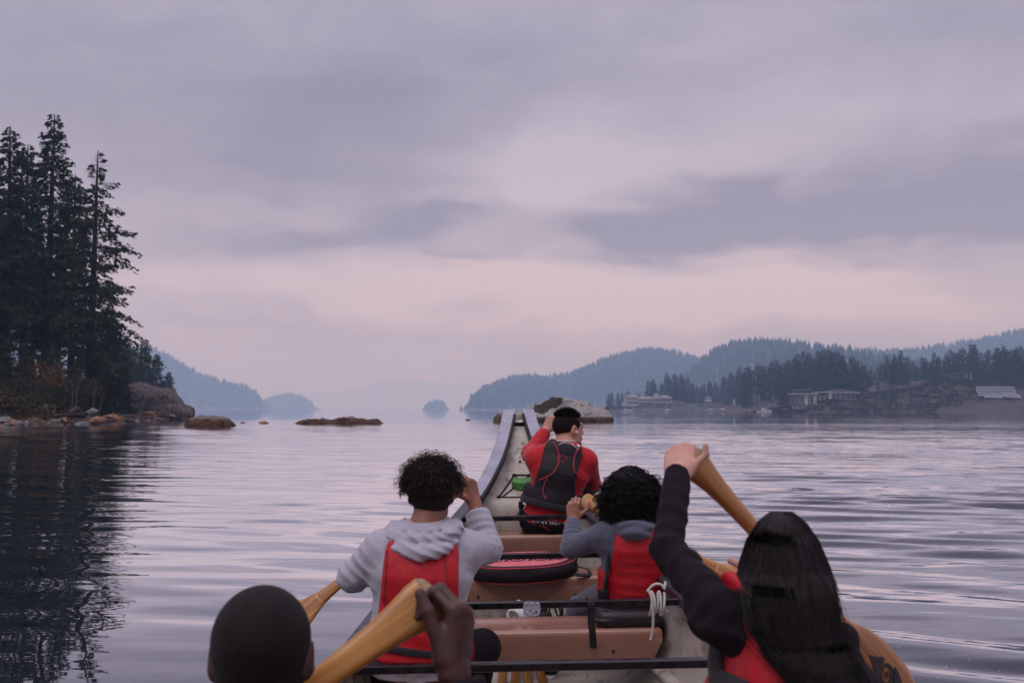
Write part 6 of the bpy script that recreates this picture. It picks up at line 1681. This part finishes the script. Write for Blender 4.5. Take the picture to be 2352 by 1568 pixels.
rock('rock', [((X(1270, Yr), Yr, .15), (5.6, 3.0, 1.15), 0), ((X(1345, Yr), Yr - .6, .20), (3.0, 2.4, 1.35), 0), ((X(1190, Yr), Yr + .3, .1), (2.6, 2.0, .95), 0), ((X(1292, Yr), Yr + .6, .9), (2.7, 1.9, 1.62), 0), ((X(1320, Yr), Yr + .5, .8), (2.2, 1.7, 1.55), 0), ((X(1250, Yr), Yr + .4, .8), (2.0, 1.6, .95), 0)],
     .13, pale_rock, 'pale domed rock rising from the water beyond the bow', (.55, .75), seed=4, cap_at=((X(1256, Yr), Yr - .6, 1.75), (1.75, 1.6, .75), np.array(Matrix.Rotation(R(-24), 3, 'Y'))))
ochre_rock = rock_mat('ochre_rock', (.30, .24, .20), (.17, .125, .10), (.15, .072, .036), .55, 1.4, lichen=(.46, .42, .39), blk=(.05, .038, .032), crease=.7)
Y2 = 79; rock('rock', [((X(484, Y2), Y2, .0), (1.85, 1.1, .72), 0), ((X(455, Y2), Y2, -.05), (1.1, .9, .62), 0), ((X(518, Y2), Y2, -.1), (1.05, .8, .55), 0)], .075, ochre_rock, 'small round ochre rock in the water right of the boulder', (.34, 1.5), seed=9)
Y3 = 92; rock('rock', [((X(820, Y3), Y3, -.05), (2.0, 1.1, .68), 0), ((X(740, Y3), Y3, -.15), (2.3, 1.0, .55), 0), ((X(700, Y3), Y3, -.2), (1.3, .8, .45), 0), ((X(862, Y3), Y3, -.2), (1.0, .8, .45), 0)], .075, ochre_rock, 'long low flat rock in the water, second left of the bow', (.30, 1.5), seed=12)
for px, Y, s_, lab in ((606, 93, .36, 'tiny lone stone in open water between the round and flat rocks'), (558, 96, .20, 'smallest stone tip just right of the round ochre rock'), (1075, 120, .25, 'dark stone tip in the water left of the bow')):
    o = bpy.data.objects.new('rock', SMM[2 if px > 1000 else 0]); COL.objects.link(o); o.location = (X(px, Y), Y, .02); o.scale = (s_ * 1.3, s_, s_ * .9); tag(o, lab, 'rock', 'rocks in the water')
boulder_m = rock_mat('boulder_rock', (.25, .215, .21), (.115, .09, .088), (.20, .115, .07), .55, .7, lichen=(.42, .39, .38), blk=(.022, .017, .018), crease=1.0)
Yb_ = 138; rock('boulder', [((X(345, Yb_), Yb_, 1.6), (4.6, 3.6, 2.9), 0), ((X(310, Yb_), Yb_ + .5, 2.0), (3.6, 3.4, 3.2), 0), ((X(385, Yb_), Yb_, .6), (3.6, 3.0, 2.2), 0), ((X(412, Yb_), Yb_, .1), (2.0, 2.2, 1.3), 0), ((X(275, Yb_), Yb_ + 1, 1.6), (3.0, 3.0, 2.8), 0)], .16, boulder_m, 'big mottled grey boulder at the end of the left shore', (.75, .55), seed=15)

# ================================================================== right shore
head_m, nt, b = base_mat('headland'); co = coords(nt)
nA, nB = noise_node(nt, co, .12, 6, .65, .5), noise_node(nt, co, .9, 5, .7)
gp = nt.nodes.new('ShaderNodeNewGeometry'); sp_ = nt.nodes.new('ShaderNodeSeparateXYZ'); nt.links.new(gp.outputs['Position'], sp_.inputs[0])
c_ = mixc(nt, nB.step(.35, .65), (.030, .023, .024), (.080, .062, .064)); c_ = mixc(nt, (nA * .7 + nB * .35).step(.48, .60), c_, mixc(nt, nB.step(.4, .6), (.016, .018, .009), (.045, .036, .018)))
c_ = mixc(nt, E(nt, sp_.outputs[2]).step(.9, 1.8, 1, 0), c_, mixc(nt, nB.step(.4, .6), (.085, .060, .048), (.03, .024, .022)))
nt.links.new(c_, b.inputs['Base Color']); b.inputs['Roughness'].default_value = .95; bump(nt, b, nB, .8, .6)
HP = np.array([(1560, 940.5), (1640, 939), (1740, 937), (1800, 932), (1830, 926), (1900, 922), (1960, 918), (2020, 904), (2080, 896), (2130, 886), (2180, 877), (2240, 879), (2300, 892), (2352, 902), (2450, 905), (2600, 900), (2800, 890)])
hx_r = (HP[:, 0] - CX) / FPX * 545; hz_r = (940 - HP[:, 1]) / FPX * 545 + CAM_Z
hxs = np.linspace(hx_r[0], hx_r[-1], 190)
def head_z(x, Y):
    ys = 476 + 7 * vnoise(np.stack([x * .04, 0 * x, 0 * x], -1), 41) + 5 * vnoise(np.stack([x * .15, 0 * x, 0 * x], -1), 42) + np.interp(x, [90, 140, 165, 200, 330], [95, 70, 25, 0, -20])
    t = (Y - ys) / (545 - ys + 1e-6); z = np.interp(x, hxs, np.interp(hxs, hx_r, hz_r))
    up = np.where(t < 0, t * 30, np.where(t < 1, z * (1 - (1 - np.clip(t, 0, 1)) ** 2.0) , z + np.minimum(Y - 545, 120) * np.interp(x, [140, 200, 260, 330], [.0, .02, .04, .07])))
    rough = (1.1 * vnoise(np.stack([x * .10, Y * .10, 0 * x], -1), 43) + .7 * vnoise(np.stack([x * .32, Y * .32, 0 * x], -1), 44)) * np.clip(t * 5, 0, 1) * np.clip(z / 6, .2, 1)
    return (up + rough + 1) * np.clip((x - 132) / 30, 0, 1) ** .7 - 1
yv = np.concatenate([np.linspace(440, 560, 70), np.linspace(564, 720, 24)]); XX, YY = np.meshgrid(np.linspace(130, 410, 200), yv, indexing='ij')
hv_ = np.stack([XX, YY, np.maximum(head_z(XX, YY), -.9)], -1); ii = np.arange(XX.size).reshape(XX.shape)
tag(link('headland', mesh_np('headland', hv_.reshape(-1, 3), np.stack([ii[:-1, :-1], ii[1:, :-1], ii[1:, 1:], ii[:-1, 1:]], -1).reshape(-1, 4)), head_m), kind='structure')
hz1 = lambda x, Y: float(head_z(np.array([x]), np.array([Y]))[0])

# individual conifers on the right shore
RT = [conifer(201, 20, .10, 3.6, 75, .55, spray=1.15, trunk=.012), conifer(202, 20, .16, 3.0, 70, .55, spray=1.1, trunk=.012), conifer(203, 20, .06, 4.2, 80, .55, spray=1.2, trunk=.012), conifer(204, 20, .28, 2.8, 60, .55, spray=1.0, trunk=.013)]
needles_far = needle_mat('far_needles', [(0, (.012, .021, .015)), (.6, (.024, .036, .020)), (1, (.045, .050, .022))])
TOPX = [1490, 1520, 1560, 1600, 1650, 1700, 1750, 1800, 1850, 1900, 1960, 2010, 2040, 2070, 2110, 2150, 2190, 2230, 2270, 2310, 2352, 2420]
TOPY = [872, 852, 850, 880, 868, 838, 828, 818, 803, 798, 812, 845, 812, 800, 822, 806, 800, 780, 800, 782, 790, 780]
r = np.random.default_rng(61); cnt = 0
rows = [(px, 600 + 110 * r.random(), 0) for px in np.linspace(1700, 2450, 105) + r.uniform(-4, 4, 105)] + [(px, 557 + 34 * r.random(), 1) for px in np.linspace(1790, 2440, 84) + r.uniform(-6, 6, 84)]
rows += [(px, 846 + 50 * r.random(), 0) for px in np.concatenate([np.linspace(1492, 1690, 46), np.linspace(1400, 1480, 10)]) + r.uniform(-4, 4, 56)]
for px, Y, front in rows:
    x = P(px, 940, Y)[0]
    z = max(hz1(x, Y), 2.0) if Y < 720 else float(g_villa[0](np.array([x]), np.array([(Y - 822) / 78.0]))[0])
    top = np.interp(px, TOPX, TOPY) + abs(r.standard_normal()) * (26 if front else 14) + (24 * r.random() if front else 0)
    if px < 1485: top = 893 + 12 * r.random()
    H = P(px, top, Y)[2] - z
    if H < 5 or (2165 < px < 2300 and front): continue
    me = RT[r.integers(4)]; s_ = H / 20.0
    tree_thing('far_conifer', me, (x, Y, z - .4), r.random() * 6.28, s_, ('hazy conifer standing on the slope behind the villas' if Y > 720 else 'hazy conifer in the belt left of the flat-roofed house' if px <= 1800 else 'dark conifer in the belt behind the flat-roofed house' if px < 2000 else 'dark conifer in the belt behind the rocky headland'), 'conifers on the right shore', (bark_m, needles_far)); cnt += 1
# low scrub on the headland
N = 1500; px_ = r.uniform(1730, 2440, N); Ys_ = r.uniform(484, 556, N); x_ = (px_ - CX) / FPX * Ys_; z_ = head_z(x_, Ys_)
tag(link('scrub', leaf_cloud(np.stack([x_, Ys_, z_ + .5], 1), np.stack([1.2 + 2.2 * r.random(N)] * 2 + [.6 + 1.3 * r.random(N)], 1), 32, .50, .06 + .45 * r.random(N), 8), leaf_m), kind='stuff')

N = 130; px_ = r.uniform(1385, 1760, N); Yv = r.uniform(824, 832, N); xv = (px_ - CX) / FPX * Yv; zv = g_villa[0](xv, (Yv - 822) / 78.0)
tag(link('scrub', leaf_cloud(np.stack([xv, Yv, zv + .8], 1), np.stack([1.8 + 2 * r.random(N)] * 2 + [1.0 + 1.2 * r.random(N)], 1), 40, .6, .10 + .45 * r.random(N), 9), leaf_m), kind='stuff')
# ------------------------------------------------------------------ houses
wall_w = mat('pale_render', (.46, .44, .44), (.38, .36, .37), .6, 3, .8); wall_c = mat('cream_render', (.40, .37, .34), None, rough=.8); wall_d = mat('dark_cladding', (.060, .048, .045), (.04, .034, .033), 1.2, 3, .8)
roof_g = mat('grey_roof', (.22, .20, .22), (.16, .15, .17), 1.5, 3, .8); roof_d = mat('dark_roof', (.055, .048, .052), None, rough=.7); glass_m = mat('window_glass', (.020, .024, .034), None, rough=.08, spec=.8); deck_m = mat('deck_wood', (.24, .17, .13), None, rough=.8)
class House:
    """Builds a house in local x (along the shore), y (away), z (up) at a spot facing the lake."""
    def __init__(s, name, px, Y, z, label, cat='house', group='houses on the right shore'):
        s.o = thing(name, (X(px, Y), Y, z), label, cat, group); s.c = np.array([X(px, Y), Y, z])
    def box(s, nm, x0, x1, y0, y1, z0, z1, m, parent=None):
        return MB().box(s.c + A3((x0 + x1) / 2, (y0 + y1) / 2, (z0 + z1) / 2), (x1 - x0, y1 - y0, z1 - z0)).build(nm, m, parent or s.o, smooth=False)
    def win(s, x0, x1, z0, z1, y, parent=None):
        f = s.box('window', x0, x1, y - .10, y - .03, z0, z1, wall_w, parent); s.box('pane', x0 + .12, x1 - .12, y - .14, y - .095, z0 + .12, z1 - .12, glass_m, f if parent is None else None)
    def hip(s, x0, x1, y0, y1, z, h, m, over=.6):
        x0, x1, y0, y1 = x0 - over, x1 + over, y0 - over, y1 + over; ins = min((x1 - x0), (y1 - y0)) * .42
        v = np.array([(x0, y0, z), (x1, y0, z), (x1, y1, z), (x0, y1, z), (x0 + ins, (y0 + y1) / 2, z + h), (x1 - ins, (y0 + y1) / 2, z + h)]) + s.c
        return MB().add(v, [np.array([(0, 1, 5, 4), (2, 3, 4, 5)]), np.array([(1, 2, 5), (3, 0, 4)]), np.array([(3, 2, 1, 0)])]).build('roof', m, s.o, smooth=False)
    def rail(s, x0, x1, y, z, h=1.0, step=1.6):
        s.box('rail', x0, x1, y - .04, y + .04, z + h - .08, z + h, wall_w)
        for x in np.arange(x0, x1 + .01, step): s.box('post', x - .05, x + .05, y - .05, y + .05, z, z + h - .083, wall_w)
Yh = 836
# 1 hip-roofed villa
H1 = House('villa', 1453, Yh, Zt(927, Yh), 'leftmost hillside villa, pale walls under a hipped roof, row of tall windows')
H1.box('wall', -5.2, 5.2, 0, 9, -2, 5.6, wall_w); H1.hip(-5.2, 5.2, 0, 9, 5.6, 2.4, roof_g); H1.box('wall', -8.5, -5.25, 1, 6, -3, 1.4, wall_c); H1.hip(-8.5, -5.25, 1, 6, 1.4, 1.0, roof_g, .3)
for k in range(5): H1.win(-4.9 + k * 2.0, -3.3 + k * 2.0, 2.9, 5.0, 0); H1.win(-4.9 + k * 2.0, -3.3 + k * 2.0, .2, 2.0, 0)
H1.box('balcony', -5.4, 5.4, -1.6, -.003, 2.2, 2.45, wall_c); H1.rail(-5.3, 5.3, -1.5, 2.453)
for x in (-5, 0, 5): H1.box('column', x - .15, x + .15, -1.4, -1.1, -3, 2.197, wall_w)
# 2 long low middle house
H2 = House('villa', 1486, Yh + 3, Zt(929, Yh), 'long middle villa with grey roof between the two taller villas')
H2.box('wall', -7, 7, 0, 8, -2, 5.0, wall_c); H2.hip(-7, 7, 0, 8, 5.0, 2.0, roof_g)
for k in range(6): H2.win(-6.6 + k * 2.2, -4.9 + k * 2.2, 2.9, 4.5, 0); H2.win(-6.6 + k * 2.2, -4.9 + k * 2.2, .0, 1.7, 0)
H2.box('balcony', -7, 7, -1.8, -.003, 2.1, 2.35, wall_w); H2.rail(-6.9, 6.9, -1.7, 2.353); H2.box('awning', 1.0, 4.2, -1.5, -.006, 4.9, 5.1, wall_w)
# 3 tall right villa
H3 = House('villa', 1523, Yh - 1, Zt(932, Yh), 'rightmost and tallest hillside villa with stacked balconies and a turret')
H3.box('wall', -7.2, 7.4, 0, 10, -2, 7.2, wall_w); H3.hip(-3.0, 7.4, 0, 10, 7.2, 2.0, roof_g); H3.box('turret', -7.3, -3.3, -.4, 3.5, 7.203, 9.2, wall_w); H3.hip(-7.3, -3.3, -.4, 3.5, 9.2, 1.6, roof_g, .3)
for lv, z in enumerate((.0, 3.3)):
    for k in range(6): H3.win(-6.9 + k * 2.35, -5.1 + k * 2.35, z + .5, z + 2.6, 0)
    H3.box('balcony', -7.5, 7.6, -2.0, -.003, z + 2.95, z + 3.2, wall_w); H3.rail(-7.4, 7.5, -1.9, z + 3.203)
for x in (-7.2, -3.6, 0, 3.6, 7.2): H3.box('column', x - .18, x + .18, -1.85, -1.5, -3, 2.947, wall_w)
H3.box('terrace', -4, 6, -5, -2.05, -2.6, -1.7, wall_c)
# 4 boathouse terrace below
H4 = House('boathouse', 1492, Yh - 18, .3, 'small pale boathouse at the water below the villas')
H4.box('wall', -5, 5, 0, 4, -.5, 2.0, wall_c); H4.box('roof', -5.6, 5.6, -.6, 4.4, 2.003, 2.3, roof_g); H4.win(-4, -1, .4, 1.7, 0); H4.win(.5, 3.5, .4, 1.7, 0); H4.box('dock', -8, 9, -6, -.3, -.2, .15, deck_m)
# 5 cottage on posts
H5 = House('cottage', 1626, 830, Zt(921, 830), 'small white cottage with gabled roof alone among the trees')
H5.box('wall', -1.4, 3.0, 0, 5, 0, 3.0, wall_w); H5.hip(-1.4, 3.0, 0, 5, 3.0, 1.7, roof_d, .5); H5.win(-.8, .4, 1.0, 2.4, 0); H5.win(1.2, 2.5, 1.0, 2.4, 0); H5.box('deck', -3.4, 2.8, -2.4, -.003, -.4, -.1, wall_w); H5.rail(-3.3, 2.7, -2.3, -.097)
for x in (-3.0, 0, 2.6): H5.box('post', x - .12, x + .12, -2.2, -1.9, -4, -.403, wall_w)
# 6 tall narrow blue-white house
H6 = House('tower_house', 1696, 700, Zt(938, 700), 'narrow white two-storey house standing beside the brown bank')
H6.box('wall', -2.6, 2.2, 0, 5, 0, 7.2, wall_w); H6.box('roof', -3.2, 4.6, -1.2, 5.5, 7.203, 7.5, roof_d); H6.box('wing', 2.25, 4.2, 1.5, 5, 0, 7.2, wall_d)
for z in (.8, 4.0): H6.win(-2.1, -.4, z, z + 2.2, 0); H6.win(.1, 1.8, z, z + 2.2, 0)
H6.box('balcony', -2.7, 3.6, -1.3, -.003, 3.2, 3.4, wall_w); H6.rail(-2.6, 3.5, -1.2, 3.403, step=1.2)
# 7 modern flat-roofed house
Ym = 526; H7 = House('flat_roofed_house', 1897, Ym, Zt(928, Ym), 'modern house with white flat roofs, wide windows and a stone terrace')
H7.box('wall', -16.5, -5.0, 2, 9, -1, 5.2, wall_d); H7.box('wall', -5.0, 3.2, 3, 9, -1, 5.4, wall_d); H7.box('wall', 3.2, 17, 2.5, 9, 0, 5.6, wall_d)
H7.box('roof', -17.5, -3.8, .0, 9.6, 5.203, 5.65, wall_w); H7.box('roof', -4.6, 3.6, 1.2, 9.6, 6.2, 6.6, wall_w); H7.box('roof', 2.6, 18.5, .4, 9.6, 5.9, 6.3, wall_w)
rf = MB().add(np.array([(2.5, 4, 7.2), (19, 4, 6.6), (19, 10, 6.6), (2.5, 10, 7.2), (9, 4, 8.3), (9, 10, 8.3), (2.5, 4, 6.35), (19, 4, 6.35), (19, 10, 6.35), (2.5, 10, 6.35)]) + H7.c, [np.array([(0, 4, 5, 3), (4, 1, 2, 5), (6, 7, 1, 4), (6, 9, 8, 7)]), np.array([(0, 6, 4), (3, 5, 9), (5, 2, 8)]), np.array([(1, 7, 8, 2), (0, 3, 9, 6)])]).build('roof', roof_d, H7.o, smooth=False)
H7.box('upper_storey', -15, -7, 5, 9.5, 5.655, 7.6, wall_d); H7.box('roof', -16, -6, 4, 10, 7.603, 7.9, roof_g)
for k in range(4): H7.win(-15.8 + k * 2.7, -13.4 + k * 2.7, .6, 4.6, 2)
for k in range(3): H7.win(-4.4 + k * 2.5, -2.2 + k * 2.5, .6, 4.6, 3)
for k in range(5): H7.win(3.8 + k * 2.6, 6.1 + k * 2.6, 2.6, 5.0, 2.5)
for x in (-9.8, -5.2, 2.9): H7.box('pier', x - .8, x + .8, 1.2, 1.95, -1, 5.2 if x < 0 else 5.8, wall_w)
H7.box('terrace', -17, 5, -5, 1.9, -2.6, -.9, mat('stone_terrace', (.17, .145, .13), (.10, .085, .08), .8, 4, .9)); H7.rail(-16.5, 4.5, -4.8, -.9, 1.0, 2.6)
for k in range(7): H7.box('step', 5.4 + k * .25, 6.4 + k * .25, -4.6 + k * .5, -4.1 + k * .5, -2.6 + k * .5, -2.2 + k * .5, wall_c)
# 8 dark cabin on the hilltop
Yc_ = 552; H8 = House('cabin', 2208, Yc_, hz1(X(2208, Yc_), Yc_) - .2, 'dark cabin with a sloping roof on top of the rocky headland')
H8.box('wall', -5.5, 3.2, 0, 6, -1, 4.0, wall_d); H8.win(-4.8, -2.2, 1.0, 3.2, 0); H8.win(-1.8, .6, 1.0, 3.2, 0); H8.win(.9, 2.9, .6, 3.4, 0)
MB().add(np.array([(-8, -1.6, 4.1), (7.0, -1.6, 5.9), (7.0, 7, 5.9), (-8, 7, 4.1), (-8, -1.6, 4.6), (7.0, -1.6, 6.4), (7.0, 7, 6.4), (-8, 7, 4.6)]) + H8.c, np.array([(3, 2, 1, 0), (4, 5, 6, 7), (0, 1, 5, 4), (1, 2, 6, 5), (2, 3, 7, 6), (3, 0, 4, 7)])).build('roof', roof_d, H8.o, smooth=False)
for x in (3.0, 5.6): H8.box('post', x - .14, x + .14, -1.2, -.92, -1, 5.2 + .1 * x, wall_w)
H8.box('deck', -6.5, 6.5, -2.2, -.003, -.9, -.5, deck_m)
# solar panels
panel_m, nt, b = base_mat('solar_cells'); b.inputs['Base Color'].default_value = (.045, .055, .11, 1); b.inputs['Roughness'].default_value = .28
frame_m = mat('panel_frame', (.55, .55, .58), None, rough=.4)
def solar(px, py, Y, cols, rows, cw, ch, tilt, label, roll=0.0):
    for Y in np.linspace(484, 545, 200):            # step up the slope to where the array clears the ground
        c = P(px, py, Y)
        if hz1(c[0], Y + 1.5) > c[2] - rows * ch * .5 - .3: break
    o = thing('solar_array', c, label, 'solar panels', 'solar arrays on the headland'); t = R(tilt)
    ex, ey = np.array([math.cos(roll), 0, math.sin(roll)]), np.array([0, math.cos(t), math.sin(t)]); n = nrm(np.cross(ex, ey)); M_ = np.stack([ex, ey, n], 1)
    MB().box(c, (cols * cw + .3, rows * ch + .3, .08), M_).build('frame', frame_m, o, smooth=False)
    pm = MB().box((0, 0, 0), (cw * .90, ch * .90, .05), M_).mesh('panel', smooth=False); pm.materials.append(panel_m)
    for i in range(cols):
        for j in range(rows):
            q = bpy.data.objects.new('panel', pm); COL.objects.link(q); q.parent = o; q.location = Vector((ex * (i - (cols - 1) / 2) * cw + ey * (j - (rows - 1) / 2) * ch + n * .05).tolist())
    for s_ in (-.4, 0, .4):
        f_ = c + ex * cols * cw * s_ + ey * rows * ch * .3; g_ = np.array([f_[0], f_[1], hz1(f_[0], f_[1]) - .5]); MB().tube([g_, f_], .07, 6).build('leg', frame_m, o)
solar(2288, 898, 503, 15, 3, 1.22, 1.55, 62, 'large solar array of three rows on the headland slope', -.01)
solar(2281, 909, 499, 7, 2, 1.2, 1.0, 40, 'smaller solar array under the left half of the large one'); solar(2325, 908, 499, 6, 2, 1.2, 1.1, 42, 'smaller solar array under the right half of the large one', -.06)
# ------------------------------------------------------------------ boats
white_hull = mat('white_hull', (.62, .61, .62), None, rough=.35)
def boat(px, Y, L_, label, cabin=True, cover=False):
    o = thing('boat', (X(px, Y), Y, 0), label, 'boat', 'boats along the right shore'); c = np.array([X(px, Y), Y, 0.0]); rings = []
    for t, w, zt_ in ((-.5, .30, .75), (-.48, .36, .78), (-.1, .40, .80), (.25, .32, .95), (.42, .14, 1.12), (.5, .02, 1.2)):
        x = t * L_; w_ = w * L_ * .42; rings.append([c + A3(x, -w_, zt_), c + A3(x, -w_ * .75, .0), c + A3(x, 0, -.25), c + A3(x, w_ * .75, .0), c + A3(x, w_, zt_)])
    MB().loft(rings).build('hull', white_hull, o, sharp=40)
    if cabin:
        MB().box(c + A3(-.02 * L_, 0, 1.25), (.34 * L_, .22 * L_, .9), bev=.18).build('cabin', white_hull, o); MB().box(c + A3(.0, -.112 * L_, 1.35), (.26 * L_, .02, .35)).build('window', glass_m, o)
        MB().box(c + A3(-.06 * L_, 0, 1.78), (.20 * L_, .18 * L_, .12)).build('roof', white_hull, o)
    if cover: MB().loft([[c + A3(x, -w, .80), c + A3(x, -w * .6, h), c + A3(x, w * .6, h), c + A3(x, w, .80)] for x, w, h in ((-.5 * L_, .16 * L_, .9), (-.4 * L_, .18 * L_, 1.9), (.2 * L_, .17 * L_, 2.0), (.4 * L_, .08 * L_, 1.1))]).build('cover', white_hull, o)
boat(1756, 462, 6.6, 'white cabin cruiser floating closest, left of the flat-roofed house'); boat(1670, 690, 9.0, 'boat under a white cover near the narrow white house', False, True); boat(1635, 800, 9.0, 'white cabin boat below the lone cottage')
boat(1577, 812, 8.0, 'low open white boat right of the villas', False); boat(1533, 812, 8.5, 'white boat moored under the tallest villa'); boat(1440, 812, 9.5, 'white boat moored under the leftmost villa')
# shore stones below the villas, pale in the distance
r = np.random.default_rng(91); mb = MB(); v_, f_ = np.array([q.co[:] for q in SM[0].vertices]), np.array([list(p.vertices) for p in SM[0].polygons])
for k in range(120):
    px = 1480 + 340 * r.random(); Y = 806 + 8 * r.random() if px < 1690 else 560 + 30 * r.random(); Y = min(Y, 815)
    s_ = .5 + 1.0 * r.random(); mb.add(v_ * s_ * np.array([1.6, 1, .8]) + np.array([X(px, Y), Y, .3]), f_)
o = mb.thing('shore_stones', stone_mats[1], None, None); tag(o, kind='stuff')
